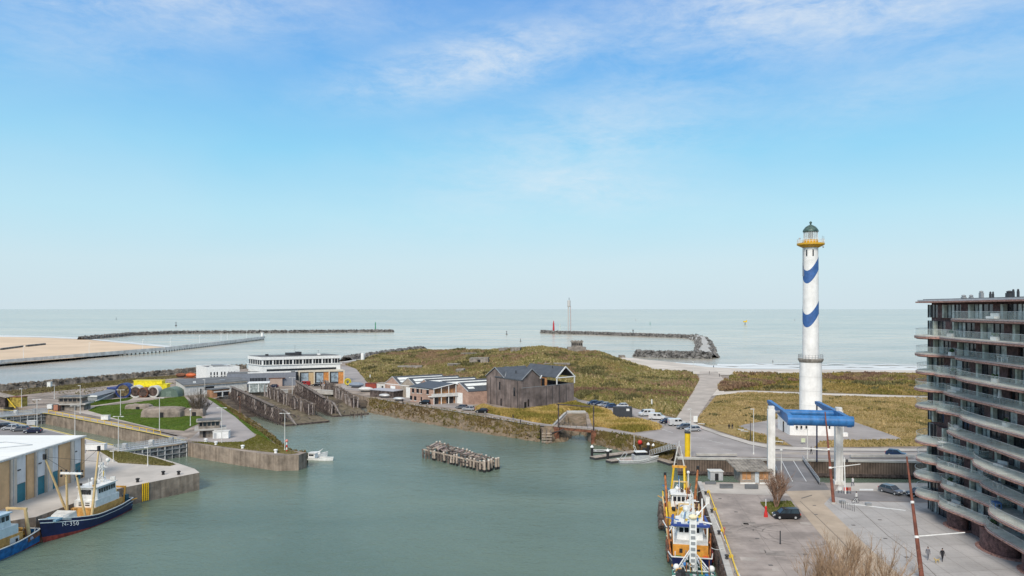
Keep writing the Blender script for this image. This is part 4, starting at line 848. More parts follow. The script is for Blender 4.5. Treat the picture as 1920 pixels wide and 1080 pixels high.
for (x0, z0, x1, z1) in ((-.4, 5.5, A_ * .68, 7.15), (A_ + .3, 6.0, A_ * .68, 7.15)): b.add([(x0, -.3, z0), (x1, -.3, z1), (x1, B_ + .2, z1), (x0, B_ + .2, z0), (x0, -.3, z0 + th), (x1, -.3, z1 + th), (x1, B_ + .2, z1 + th), (x0, B_ + .2, z0 + th)], [(0, 1, 2, 3), (4, 5, 6, 7), (0, 1, 5, 4), (0, 3, 7, 4), (2, 3, 7, 6)])
fr.put(b, 'roof', slate, bh)
tr = MB(); tr.bar((-.4, -.36, 5.6), (A_ * .68, -.36, 7.25), .1, .26); tr.bar((A_ * .68, -.36, 7.25), (A_ + .3, -.36, 6.1), .1, .26); fr.put(tr, 'verge_board', white, bh)
for q in range(5):
    x = .1 + (A_ - .2) * (0, .25, .5, .75, 1)[q]; fr.put(bxp(x - .09, x + .09, -.1, .08, 0, 5.6 + (1.5 * x / (A_ * .68) if x < A_ * .68 else 1.3 - .9 * (x - A_ * .68) / (A_ * .32))), 'post', white, bh)
bc = fr.put(bxp(-1.0, A_ + .1, -.35, 1.6, 2.75, 2.95), 'balcony', white, bh)
fr.put(bxp(-1.0, A_ + .1, -.42, -.34, 2.7, 3.9), 'balustrade', offwhite, bc)
for q in range(4):
    x0 = A_ * q / 4 + .3
    fr.put(bxp(x0, x0 + A_ / 4 - .45, 1.45, 1.62, 3.0, 5.3), 'timber_infill', warmwood, bh); fr.put(bxp(x0, x0 + A_ / 4 - .45, 1.45, 1.62, .1, 2.6), 'timber_infill', warmwood if q % 2 else glassdark, bh)
for y, z in ((2.6, 3.5), (6.4, 3.5), (8.2, 3.5), (10.8, 3.4), (6.4, .7), (9.6, .7), (12, .7)):
    wn = fr.put(bxp(-.05, .1, y, y + (1.3 if y != 6.4 else .7), z, z + 1.5), 'window', glassdark, bh); fr.put(bxp(-.09, -.02, y - .05, y + 1.35, z - .14, z), 'sill', white, wn)
fr.put(bxp(-.12, .02, 2.5, B_, 5.1, 5.35), 'gutter', white, bh)
fr.put(bxp(A_ + .02, A_ + 5.0, 1.2, 6, 0, 3.5), 'side_annex', redbrick, bh); fr.put(bxp(A_ + .02, A_ + 5.1, 1.0, 6.2, 3.5, 3.7), 'annex_roof', white, bh)
for q in range(2): fr.put(bxp(A_ + 1 + q * 2, A_ + 2.2 + q * 2, 1.1, 1.25, .3, 2.8), 'annex_window', warmwood if q else glassdark, bh)
tr = MB()
for p, q in (((A_ + 5.1, 1, 3.6), (A_ + 8, 1, 3.6)), ((A_ + 5.1, 1, 0), (A_ + 5.1, 1, 3.6)), ((A_ + 8, 1, 0), (A_ + 8, 1, 3.6)), ((A_ + 8, 1, 3.6), (A_ + 8, 6, 3.6)), ((A_ + 6.5, 1, 0), (A_ + 6.5, 1, 3.6))): tr.bar(p, q, .18)
fr.put(tr, 'pergola', white, bh)
pink = mat('pinkish_low_wall', (.45, .36, .31), .9)
gw = thing('garden_wall', 'low pinkish wall from the brick house to the black wood building', 'wall', (p3.x, p3.y, 0)); q0 = P(872, 757); q1 = P(911, 752); MB().bar(q0 + Vector((0, 0, .5)), q1 + Vector((0, 0, .5)), .25, 1.0).build('wall', pink, gw, world=True); MB().bar(q0 + Vector((0, 0, 1.03)), q1 + Vector((0, 0, 1.03)), .35, .06).build('coping', concretelight, gw, world=True)

# ================================================================== SAW-TOOTH SHEDS
o_ = Vector((-50.2, 295.0)); bay = Vector((6.95, -6.0)); ln = Vector((18.2, 10.6))
sh = thing('workshop_sheds', 'row of brick workshops under five parallel grey roofs with white skylight strips', 'building', (o_.x, o_.y, 0))
fr = AF(o_, ln, bay); LN, BY = fr.lx, fr.ly
skyl = flat('white_skylight', (.75, .76, .74), .3)
for k in range(5):
    y0, y1 = k * BY, (k + 1) * BY; b = MB(); gablebody(b, 0, LN + (2 if k > 2 else 0), y0, y1, 4.5, 7.4, 'x'); fr.put(b, 'wall', redbrick if k != 1 else palebrick, sh)
    rf = fr.put(gableroof(MB(), 0, LN + (2 if k > 2 else 0), y0, y1, 4.5, 7.4, 'x', ov=.05), 'roof', slate, sh)
    fr.put(MB().add([(1.2, y0 + BY * .60, 7.10), (LN * .97, y0 + BY * .60, 7.10), (LN * .97, y0 + BY * .735, 6.32), (1.2, y0 + BY * .735, 6.32)], [(0, 1, 2, 3)]), 'skylight', skyl, rf)
    fr.put(MB().add([(1.0, y0 + BY * .78, 6.05), (3.5, y0 + BY * .78, 6.05), (3.5, y0 + BY * .88, 5.47), (1.0, y0 + BY * .88, 5.47)], [(0, 1, 2, 3)]), 'roof_light', skyl, rf)
    fr.put(bxp(-.08, .1, y0 + BY * .38, y0 + BY * .68, 0, 3.9), 'roller_door', white, sh)
    tr = MB(); tr.bar((-.12, y0, 4.6), (-.12, (y0 + y1) / 2, 7.5), .12, .2); tr.bar((-.12, (y0 + y1) / 2, 7.5), (-.12, y1, 4.6), .12, .2); fr.put(tr, 'verge_board', lightgrey, sh)
fr.put(bxp(-.1, -.02, 0, BY * 3, 4.35, 4.6), 'wall_band', white, sh)

# ================================================================== simple flat-roofed buildings
def flatbuilding(name, label, cat, pf, pr, depth, h, mw, mr, wins=(), side='left', pl=None, roofov=.2, extra=None, zbase=0.0):
    """pf: nearest corner, pr: end of its long front, pl: end of its other visible side (all pixels on the ground)"""
    o = Vector(XY(*pf)); ex = Vector(XY(*pr)) - o; ey = (Vector(XY(*pl)) - o) if pl else Vector((-ex.y, ex.x)).normalized() * depth
    t = thing(name, label, cat, (o.x, o.y, 0)); f = AF(o, ex, ey); a, c = f.lx, f.ly
    f.put(bxp(0, a, 0, c, 0, h), 'wall', mw, t); rf = f.put(bxp(-roofov, a + roofov, -roofov, c + roofov, h, h + .25), 'roof', mr, t)
    for s, x0, x1, z0, z1, m in wins:
        if s == 'f': b = bxp(x0 * a, x1 * a, -.06, .05, z0, z1)
        elif s == 'l': b = bxp(-.06, .05, x0 * c, x1 * c, z0, z1)
        else: b = bxp(a - .05, a + .06, x0 * c, x1 * c, z0, z1)
        wn = f.put(b, 'door' if z0 < .2 else 'window', m, t)
        if z0 >= .2 and (z1 - z0) > .8 and s == 'f': f.put(bxp(x0 * a, x1 * a, -.1, -.06, z0 - .1, z0), 'sill', white, wn)
    return t, f, rf
W8 = [.12, .22, .31, .445, .54, .66, .75, .84]
# white block with slot windows
o = Vector((-134.6, 329.4)); t = thing('pilot_office', 'white block with a row of dark slot windows, left of the long white building', 'building', (o.x, o.y, 0)); f = AF(o, (12.5, 5.2), (-9.2, 10.6)); a, c = f.lx, f.ly
f.put(bxp(0, a, 0, c, 0, 7.9), 'wall', white, t); f.put(bxp(.3, a - .3, .3, c - .3, 7.9, 8.0), 'roof', rooffelt, t); pr = MB()
for q in ((0, a, -.01, .25), (0, a, c - .25, c), (-.01, .25, 0, c), (a - .25, a, 0, c)): pr.bx(q[0], q[1], q[2], q[3], 7.9, 8.3)
f.put(pr, 'parapet', white, t)
for q in W8:
    for z0, z1 in ((3.6, 4.3), (4.6, 6.0)): f.put(bxp(q * a - .22, q * a + .28, -.06, .1, z0, z1), 'window', glassdark, t)
f.put(bxp(4, 8, 3, 7, 8, 9.0), 'plant_room', grey, t); f.put(bxp(9.5, 10.5, 5, 8, 8, 8.7), 'roof_unit', lightgrey, t); f.put(bxp(2, 3, 2, 3, 8, 8.5), 'roof_unit', white, t)
# long white pilot station
o = Vector((-110.9, 331)); t = thing('pilot_station', 'long white two-storey building with ribbon windows and rooftop plant', 'building', (o.x, o.y, 0)); f = AF(o, (31.6, 14), (-9.5, 10)); a, c = f.lx, f.ly
f.put(bxp(0, a, 0, c, 5.6, 9.0), 'lower_wall', white, t); f.put(bxp(1, a - 1, 1, c - 1, 0, 5.6), 'base_wall', grey, t)
f.put(bxp(.25, a - .25, .25, c - .25, 9.0, 11.2), 'window_band', glassdark, t)
for q in range(24): f.put(bxp(q * a / 24 + .2, q * a / 24 + (.75 if q % 3 == 0 else .4), .12, .3, 9, 11.2), 'mullion', white if q % 3 == 0 else offwhite, t)
for q in range(6): f.put(bxp(.12, .3, q * c / 6 + .3, q * c / 6 + .5, 9, 11.2), 'mullion', white, t)
f.put(bxp(-.5, a + .5, -.5, c + .5, 8.75, 9.05), 'ledge', white, t); f.put(bxp(-.2, a + .2, -.2, c + .2, 11.2, 12.5), 'upper_wall', white, t)
f.put(bxp(.3, a - .3, .3, c - .3, 12.5, 12.75), 'roof', rooffelt, t); f.put(bxp(2, a - 2, -.1, .1, 6.2, 7.1), 'lower_window_band', glassdark, t)
f.put(bxp(14, 18, 4, 9, 12.7, 13.9), 'plant_room', darkmetal, t); f.put(bxp(18, 19.5, 5, 8, 12.7, 14.3), 'plant_room', darkmetal, t); f.put(bxp(4, 5, 5, 6, 12.7, 13.6), 'roof_unit', darkmetal, t); f.put(bxp(26, 27, 3, 4, 12.7, 13.5), 'roof_unit', white, t)
tr = MB(); tr.bar((17, 6, 13.5), (17, 6, 17.5), .12); tr.bar((27, 5, 12.7), (27, 5, 15), .1); tr.bar((26.5, 5, 14.6), (27.5, 5, 14.6), .1); f.put(tr, 'aerial', grey, t)
# grey hall in front
o = Vector(XY(452, 727)); t = thing('grey_hall', 'windowless blue-grey hall standing before the long white building', 'building', (o.x, o.y, 0)); bluegrey = flat('blue_grey_cladding', (.22, .235, .27), .6)
o = Vector((-123.0, 322)); t.location = (o.x, o.y, 0); f = AF(o, (27.0, 9.5), (-3, 9)); a, c = f.lx, f.ly
f.put(bxp(0, a, 0, c, 0, 5.8), 'wall', bluegrey, t); f.put(bxp(.2, a - .2, .2, c - .2, 5.8, 6.0), 'roof', rooffelt, t); f.put(bxp(8.5, a - 2, .0, 1.1, 5.85, 6.3), 'white_coping', white, t)
for q in range(11): f.put(bxp(a * .33 + q * .62, a * .33 + q * .62 + .45, -.08, .05, 1.9, 3.8), 'window', glassdark, t)
yy = flat('olive_yellow_panel', (.30, .26, .05), .6); f.put(bxp(a * .32, a * .44, -.12, -.05, 1.7, 2.0), 'window_panel', yy, t)
f.put(bxp(a * .62, a * .80, -1.2, .2, 0, 3.4), 'porch', flat('pinkish_panel', (.45, .34, .28), .7), t); f.put(bxp(a * .60, a * .84, -1.4, .2, 3.45, 3.6), 'porch_roof', rust, t)
# boat house with orange doors
o = Vector(XY(560, 721)); e_ = Vector(XY(646, 719)); t = thing('boat_house', 'cream boat house with three tall bays of orange doors', 'building', (o.x, o.y, 0)); f = AF(o, e_ - o, (-4, 9)); a, c = f.lx, f.ly; cream = flat('cream_render', (.58, .52, .42), .8); orange = flat('orange_door_paint', (.60, .25, .07), .6, var=.2); bubble = mat('hazy_blue_reflective_glass', (.36, .44, .50), .25, .3, .6)
f.put(bxp(0, a, .35, c, 0, 5.9), 'wall', darkmetal, t); f.put(bxp(-.1, a + .1, 0, c + .1, 5.5, 6.1), 'roof', cream, t)
for q in range(4): x = q * (a - .5) / 3; f.put(bxp(x, x + .5, -.12, .34, 0, 5.5), 'pillar', cream, t)
for q in range(3):
    x = q * (a - .5) / 3 + .5; w_ = (a - .5) / 3 - .5; f.put(bxp(x + w_ * .12, x + w_ * .62, .2, .34, .9, 5.0), 'bay_window', bubble, t); f.put(bxp(x + w_ * .64, x + w_, .1, .34, 0, 5.2), 'door', orange if q else flat('tan_door_paint', (.50, .36, .20), .6), t)
# long flat office
t, f, rf = flatbuilding('harbour_office', 'long single-storey whitish building with a wide dark flat roof', 'building', (346, 742), (463, 733), 16, 4.1, offwhite, rooffelt, wins=[('f', .30, .46, 1.6, 3.0, glassdark), ('f', .24, .26, 0, 2.3, glassdark), ('f', .08, .18, 1.3, 2.4, flat('pale_shutter', (.5, .5, .5)))], pl=(330, 731), roofov=.5)
f.put(bxp(4, 5, 4, 5, 4.3, 5.0), 'roof_unit', white, t); f.put(bxp(15, 17, 5, 7, 4.3, 4.8), 'roof_unit', grey, t); f.put(bxp(-.3, f.lx, -.55, -.45, 3.7, 4.1), 'gutter', palebrick, t)
t, f, rf = flatbuilding('brick_kiosk', 'small orange brick shelter with a white beam and dark openings', 'kiosk', (398, 746), (430, 743), 4, 3.0, flat('orange_brick', (.42, .22, .12), .9, var=.2), rooffelt, wins=[('f', .28, .95, .3, 1.9, glassdark)], roofov=.3)
f.put(bxp(.5, f.lx - .1, -.25, -.12, 2.0, 2.4), 'white_beam', white, t); f.put(bxp(f.lx * .55, f.lx * .62, -.2, -.08, 0, 2.0), 'post', white, t)
t, f, rf = flatbuilding('glass_pavilion', 'small white-roofed pavilion with pale glazed walls beside the old slipways', 'pavilion', (466, 736), (503, 735), 6, 3.6, glasspale, white, wins=[('f', .03, .08, .3, 3.4, white), ('f', .48, .53, .3, 3.4, white), ('f', .93, .98, .3, 3.4, white)], roofov=.4)
# low grey building by the sheds
t, f, rf = flatbuilding('boat_store', 'low brown shed under a lilac-grey flat roof above the stone bank', 'shed', (694, 743.5), (738, 747), 6, 2.6, timberdark, flat('lilac_grey_roof', (.42, .42, .46), .6), roofov=.35)
for q in range(6): f.put(bxp(f.lx * q / 6, f.lx * q / 6 + .15, -.12, 0, 0, 2.6), 'post', timber, t)
t, f, rf = flatbuilding('white_store', 'small white building between the red container and the brick workshops', 'building', (706, 731), (722, 731.5), 4, 2.6, offwhite, palebrick, roofov=.1, wins=[('f', .6, .8, .3, 1.7, glassdark)])
def container(name, label, cat, pf, pr, h, dpt, m):
    o = P(*pf); e = P(*pr); L_ = (e - o).length; t = thing(name, label, cat, (o.x, o.y, 0), math.atan2(e.y - o.y, e.x - o.x)); MB().bx(0, L_, 0, dpt, .12, h).build('body', m, t)
    b = MB(); n_ = int(L_ / .35)
    for k in range(n_): b.bx(L_ * (k + .2) / n_, L_ * (k + .6) / n_, -.05, 0, .25, h - .2)
    b.build('rib', m, t); b = MB(); b.bx(-.06, L_ + .06, -.07, .05, .04, .16); b.bx(-.06, L_ + .06, -.07, .05, h - .12, h + .04)
    for x in (0, L_): b.bx(x - .07, x + .07, -.08, .06, .05, h)
    b.build('frame', darkmetal, t); return t, L_
container('red_container', 'rusty red shipping container at the foot of the grassy hill', 'container', (685, 731), (706, 731), 2.8, 2.4, flat('container_red', (.36, .07, .045), .7, var=.25))
ct, L_ = container('dark_container', 'charcoal site container with a pale sign among the reeds by the parked vans', 'container', (1150, 781.5), (1185, 782), 3.0, 3.0, flat('charcoal_panel', (.045, .05, .06), .6)); MB().bx(L_ * .7, L_ * .86, -.11, -.07, 1.9, 2.6).build('sign', white, ct)

# ================================================================== FISH HALL
fh = thing('fish_hall', 'big flat white-roofed hall with tan and pale striped panels and teal doors', 'building', (-108, 105, 0))
def fw(b): b.v = [(v[0] + 108, v[1] - 105, v[2]) for v in b.v]; return b
tan = mat('tan_cladding', (.70, .44, .23), .7, .12, .3); pale = mat('pale_blue_white_cladding', (.70, .70, .70), .6, .08, .3, streaks=.2); beige = mat('beige_pilaster', (.62, .54, .45), .8, .1, .4); teal = mat('teal_door_paint', (.02, .17, .22), .5, .15, .5); roofw = mat('bright_white_roof_membrane', (.78, .78, .75), .8, .07, .06)
fw(bxp(-170, -86.6, 60, 150.8, 0, 8.1)).build('wall', beige, fh); fw(bxp(-170, -86.1, 60, 151.2, 8.1, 8.4)).build('parapet', offwhite, fh); fw(bxp(-170, -86.4, 60, 150.9, 8.4, 8.44)).build('roof', roofw, fh)
seq = [('tan', 150.9, 149.9), ('w', 149.8, 147), ('p', 147, 145.9), ('tan', 145.9, 142.4), ('w', 142.3, 140.1), ('p', 140, 138.4), ('w', 138.3, 135.6), ('p', 135.6, 135), ('tan', 134.9, 133), ('w', 132.8, 129.9), ('p', 129.9, 128.4), ('tan', 128.3, 125.2)]
y = 125.2
while y > 62: seq += [('w', y - .1, y - 2.8), ('p', y - 2.8, y - 3.9), ('tan', y - 4, y - 7.2)]; y -= 7.2
for k, ya, yb in seq:
    if k == 'w': fw(bxp(-86.6, -86.5, yb, ya, 3.3, 8.0)).build('pale_panel', pale, fh); fw(bxp(-86.62, -86.52, yb + .1, ya - .1, 0, 3.2)).build('door', teal, fh)
    elif k == 'p': fw(bxp(-86.6, -86.1, yb, ya, 0, 8.05)).build('pilaster', beige, fh)
    else: fw(bxp(-86.6, -86.35, yb, ya, 0, 8.0)).build('tan_panel', tan, fh)
b = MB()
for x0, y0, x1, y1 in ((-95, 136, -90, 140), (-90, 140, -97, 143), (-97, 143, -100, 139), (-100, 139, -95, 136)): b.bar((x0, y0, 8.5), (x1, y1, 8.5), .25, .1)
fw(b).build('roof_hatch_kerb', lightgrey, fh)
# ================================================================== VEHICLES
CARMESH = {}
def car_parts(kind, colname, m):
    key = (kind, colname)
    if key in CARMESH: return CARMESH[key]
    if kind == 'van': L_, Wd, prof, cab = 5.0, 1.95, [(-2.5, .35), (-2.5, 1.9), (-2.35, 2.05), (1.0, 2.05), (1.55, 1.35), (2.35, 1.05), (2.5, .8), (2.5, .35)], None
    elif kind == 'mpv': L_, Wd, prof, cab = 4.1, 1.72, [(-2.0, .3), (-2.05, .6), (-1.98, .98), (1.1, .98), (1.85, .82), (2.05, .62), (2.05, .3)], ((-1.98, 1.25), (-1.75, .55), 1.58)
    else: L_, Wd, prof, cab = 4.3, 1.76, [(-2.12, .3), (-2.17, .6), (-2.05, .95), (.95, .9), (1.9, .76), (2.15, .58), (2.15, .3)], ((-1.95, 1.05), (-1.45, .35), 1.42)
    b = MB(); n = len(prof); h = Wd / 2; c = (0, .8)
    rows = []
    for y, k in ((-h, .96), (-h + .1, 1), (h - .1, 1), (h, .96)): rows.append([(x * (.985 if k < 1 else 1), y, .35 + (z - .35) * k if z > .35 else z) for x, z in prof + prof[:1]])
    b.grid(rows); b.add([p for p in rows[0][:-1]], [tuple(range(n))]); b.add([p for p in rows[3][:-1]], [tuple(range(n))])
    P_ = [('body', b.mesh('body', m), None)]
    def add(nm, bb, mm, par=None): P_.append((nm, bb.mesh(nm, mm), par))
    if cab:
        (xb, xf), (tb_, tf), zt = cab; yb, yt = h * .95, h * .78; zb = .93
        g = MB(); g.add([(xb, -yb, zb), (xf, -yb, zb), (xf, yb, zb), (xb, yb, zb), (tb_, -yt, zt), (tf, -yt, zt), (tf, yt, zt), (tb_, yt, zt)], [(0, 1, 5, 4), (1, 2, 6, 5), (2, 3, 7, 6), (3, 0, 4, 7)]); add('window', g, glassdark)
        r = MB(); r.prism([(tb_ - .05, -yt - .02), (tf + .05, -yt - .02), (tf + .05, yt + .02), (tb_ - .05, yt + .02)], zt - .02, zt + .05, bot=True); add('roof', r, m)
        p = MB()
        for s in (-1, 1):
            for x0, x1 in ((xb, tb_), (xf, tf), ((xb + xf) / 2 - .1, (tb_ + tf) / 2)): p.bar((x0, s * (yb + .01), zb), (x1, s * (yt + .01), zt), .09, .06)
        add('pillar', p, m)
    else:
        g = MB(); g.add([(1.02, -.84, 2.0), (1.02, .84, 2.0), (1.58, .84, 1.36), (1.58, -.84, 1.36)], [(0, 1, 2, 3)]); g.v = [(x + .04, y, z + .02) for x, y, z in g.v]
        for s in (-1, 1): g.add([(.2, s * (h + .01), 1.3), (1.3, s * (h + .01), 1.3), (1.0, s * (h + .01), 1.85), (.2, s * (h + .01), 1.85)], [(0, 1, 2, 3)]); g.add([(-.9, s * (h + .01), 1.3), (-.1, s * (h + .01), 1.3), (-.1, s * (h + .01), 1.8), (-.9, s * (h + .01), 1.8)], [(0, 1, 2, 3)])
        add('window', g, glassdark)
    wb = L_ * .30
    for x in (-wb, wb + .08):
        for s in (-1, 1):
            t = MB(); t.tube((x, s * (h - .16), .31), (x, s * (h + .02), .31), .31, n=14); add('wheel', t, black)
            t = MB(); t.tube((x, s * (h + .0), .31), (x, s * (h + .035), .31), .18, n=10); add('rim', t, lightgrey, len(P_) - 1)
    for s in (-1, 1):
        t = MB(); t.box((L_ / 2 - .04, s * h * .72, .66), (.12, .32, .14)); add('headlight', t, white)
        t = MB(); t.box((-L_ / 2 - .0, s * h * .82, .8 if kind != 'van' else 1.0), (.1, .18, .26)); add('tail_light', t, red)
    t = MB(); t.box((L_ / 2 + .01, 0, .45), (.05, .5, .12)); add('number_plate', t, white)
    t = MB(); t.box((0, 0, .29), (L_ * .96, Wd * .94, .16)); add('sill', t, black)
    CARMESH[key] = P_; return P_
carpaint = {k: flat('car_paint_' + k, c, .28, .3, var=.05, spec=.6) for k, c in dict(black=(.012, .013, .017), grey=(.14, .15, .17), blue=(.03, .06, .14), silver=(.42, .43, .45), white=(.72, .72, .72), navy=(.02, .025, .06), red=(.35, .03, .03)).items()}
def car(kind, col, label, u, v, deg, group=None, xy=None, z=.05):
    x, y = xy or XY(u, v); t = thing('van' if kind == 'van' else 'car', label, 'van' if kind == 'van' else 'car', (x, y, z), R(deg), group); made = []
    for nm, me, par in car_parts(kind, col, carpaint[col]): made.append(link(nm, me, made[par] if par is not None else t))
    return t
car('mpv', 'black', 'black small family car beside the grassy shrub bed on the quay', 1474, 972, 178)
car('car', 'grey', 'dark grey car on the quay road left of the dark brick block', 1671, 925, -65)
car('car', 'blue', 'blue-grey car driving on the far road beside the lighthouse meadow', 1680, 855, -35)
car('car', 'black', 'black car half hidden behind the corner of the dark brick block', 1722, 931, 182)
car('mpv', 'black', 'black car parked before the brick house with the timber balcony', 797, 758, 168)
G1 = 'cars parked on the gravel beside the brick house'
car('car', 'grey', 'dark grey car tucked behind a silver one on the gravel by the brick house', 866, 766.5, 155, G1)
car('car', 'silver', 'silver car parked nearest the white balcony posts', 879, 769.5, 165, G1)
car('car', 'black', 'black car parked at the edge of the reeds by the black wood building', 904, 774, 165, G1)
G2 = 'cars parked in a row behind the reeds'
for u, v, c, lab in ((1112, 758.5, 'blue', 'dark blue car, the leftmost of the row right of the black wood building'), (1124, 760, 'navy', 'navy car second from the left in the row behind the reeds'), (1133, 762, 'silver', 'silver car in the middle of the row behind the reeds'), (1144, 764.5, 'blue', 'deep blue car next to the charcoal container'), (1166, 764, 'white', 'white car showing its roof behind the charcoal container')): car('car', c, lab, u, v, 200 if c != 'white' else 190, G2)
G3 = 'vans and cars parked along the kerb of the beach road'
car('van', 'white', 'white van nearest the charcoal container, first of the roadside vans', 1212, 780, 195, G3); car('van', 'white', 'white van second in the roadside line, front turned right', 1232, 787, -18, G3)
car('car', 'navy', 'dark car between two white vans at the roadside', 1250, 793.5, 195, G3); car('van', 'white', 'white van last of the three, just before two grey cars', 1269, 798, 8, G3)
car('car', 'grey', 'grey car behind the silver car at the road end of the parked line', 1283, 804, 190, G3); car('car', 'silver', 'silver car at the right end of the roadside parked line', 1299, 808.5, 188, G3)
G4 = 'cars parked behind the white-roofed hall'
for u, v, c, lab in ((4, 803, 'black', 'black car at the far left behind the white hall roof'), (20, 806, 'silver', 'silver car second in the line behind the white hall roof'), (38, 808.5, 'grey', 'grey car third in the line behind the white hall roof'), (62, 812, 'navy', 'dark navy estate car nearest the lock, behind the white hall roof')): car('car', c, lab, u, v, 192, G4)
car('van', 'red', 'red vehicle parked before the first bay of the boat house', 571, 723.5, 185); car('car', 'black', 'black car between the red vehicle and the white car at the boat house', 594, 724, 180); car('car', 'white', 'white car before the third orange bay of the boat house', 612, 724.5, 176); car('car', 'navy', 'dark blue car in front of the porch of the grey hall', 512, 727, 180)

# ================================================================== PEOPLE AND DOG
skin = flat('skin', (.45, .27, .2), .6); PM = {k: flat('cloth_' + k, c, .9) for k, c in dict(black=(.02, .02, .025), grey=(.18, .18, .2), navy=(.03, .04, .09), white=(.6, .6, .6), brown=(.12, .08, .06), red=(.4, .05, .05), blue=(.1, .2, .4)).items()}
hairm = flat('dark_hair', (.03, .02, .015), .9)
PB = {}
def body_mesh(pose):
    """one continuous skinned figure, 1.75 m tall"""
    if pose in PB: return PB[pose]
    st = dict(walk=.26, stand=.04)[pose]; J = [(0, 0, .95, .14), (0, 0, 1.15, .135), (0, .01, 1.38, .15), (0, .01, 1.5, .06), (0, .02, 1.57, .075), (0, .02, 1.68, .085)]; E = [(0, 1), (1, 2), (2, 3), (3, 4), (4, 5)]
    def chain(root, pts):
        k = root
        for p in pts: J.append(p); E.append((k, len(J) - 1)); k = len(J) - 1
    for s in (-1, 1):
        f = s * st
        chain(0, [(s * .09, 0, .88, .10), (s * .1, f * .55 + .03, .5, .065), (s * .1, f - .02, .1, .042), (s * .1, f + .10, .04, .04)])
        chain(2, [(s * .19, 0, 1.40, .062), (s * .24, -f * .3 - .01, 1.13, .045), (s * .24, -f * .8 + .06, .88, .034), (s * .235, -f * .9 + .09, .79, .032)])
    me = bpy.data.meshes.new('body'); me.from_pydata([j[:3] for j in J], E, []); o = bpy.data.objects.new('tmp', me); COL.objects.link(o)
    sk = o.modifiers.new('s', 'SKIN'); sv = me.skin_vertices[0].data
    for q, j in zip(sv, J): q.radius = (j[3], j[3] * (.85 if j[3] > .1 else 1)); q.use_root = False
    sv[0].use_root = True; ss = o.modifiers.new('u', 'SUBSURF'); ss.levels = ss.render_levels = 1
    dg = bpy.context.evaluated_depsgraph_get(); m2 = bpy.data.meshes.new_from_object(o.evaluated_get(dg)); bpy.data.objects.remove(o); m2.name = 'body'; PB[pose] = m2; return m2
def person(label, x, y, deg, pose='walk', top='black', legs='black', group=None, z=.04, s=1.0, cat='person'):
    t = thing('person', label, cat, (x, y, z), R(deg), group); t.scale = (s, s, s); me = body_mesh(pose).copy(); me.materials.clear()
    for m in (PM[legs], PM[top], skin, hairm, black): me.materials.append(m)
    for p in me.polygons:
        c = p.center; p.use_smooth = True
        p.material_index = 4 if c.z < .09 else 0 if c.z < .93 and abs(c.x) < .2 else 3 if c.z > 1.66 or (c.z > 1.56 and c.y < .0) else 2 if c.z > 1.5 else 2 if (c.z < .84 and abs(c.x) > .2) else 1
    link('body', me, t); b = MB(); b.ball((0, .015, 1.70), .098, 10, .85); h_ = b.build('hair', hairm, t); 
    j = MB(); j.lathe([(.19, .80), (.2, 1.0), (.185, 1.2), (.215, 1.36), (.11, 1.48)], n=12, sx=1.0, sy=.72); j.build('jacket', PM[top], t); return t
p = P(1740, 1050); person('person in a grey jacket on the pale plaza, left of the two walkers', p.x, p.y, 165, 'walk', 'grey', 'grey')
p = P(1767, 1053); person('person in black on the pale plaza, right of the two walkers', p.x, p.y, 170, 'walk', 'black', 'black')
p = P(1757, 1056); dg_ = thing('dog', 'small pale yellow dog walking between the two plaza walkers', 'dog', (p.x, p.y, .03), R(200)); fur = flat('yellow_fur', (.55, .42, .2), .9)
def skin_mesh(J, E, name='body'):
    me = bpy.data.meshes.new(name); me.from_pydata([j[:3] for j in J], E, []); o = bpy.data.objects.new('tmp', me); COL.objects.link(o); o.modifiers.new('s', 'SKIN'); sv = me.skin_vertices[0].data
    for q, j in zip(sv, J): q.radius = (j[3], j[3]); q.use_root = False
    sv[0].use_root = True; ss = o.modifiers.new('u', 'SUBSURF'); ss.levels = ss.render_levels = 1
    m2 = bpy.data.meshes.new_from_object(o.evaluated_get(bpy.context.evaluated_depsgraph_get())); bpy.data.objects.remove(o); m2.name = name; return m2
J = [(-.25, 0, .42, .10), (.0, 0, .41, .10), (.25, 0, .43, .125), (.4, 0, .58, .07), (.5, 0, .66, .075), (.62, 0, .62, .04), (-.36, 0, .48, .03), (-.52, 0, .62, .02)]; E = [(0, 1), (1, 2), (2, 3), (3, 4), (4, 5), (0, 6), (6, 7)]
for x, s, r_ in ((.25, .08, 2), (.25, -.08, 2)): k = len(J); J += [(x, s, .34, .05), (x + s * .5, s, .18, .032), (x + s, s, .03, .03)]; E += [(r_, k), (k, k + 1), (k + 1, k + 2)]
for s in (.08, -.08): k = len(J); J += [(-.27, s, .36, .065), (-.2, s, .26, .04), (-.33 + s * .4, s, .15, .026), (-.3 + s * .6, s, .03, .028)]; E += [(0, k), (k, k + 1), (k + 1, k + 2), (k + 2, k + 3)]
me = skin_mesh(J, E); me.materials.append(fur); link('body', me, dg_); b = MB(); b.ball((.48, .06, .71), .04, 6); b.ball((.48, -.06, .71), .04, 6); b.build('ear', fur, dg_)
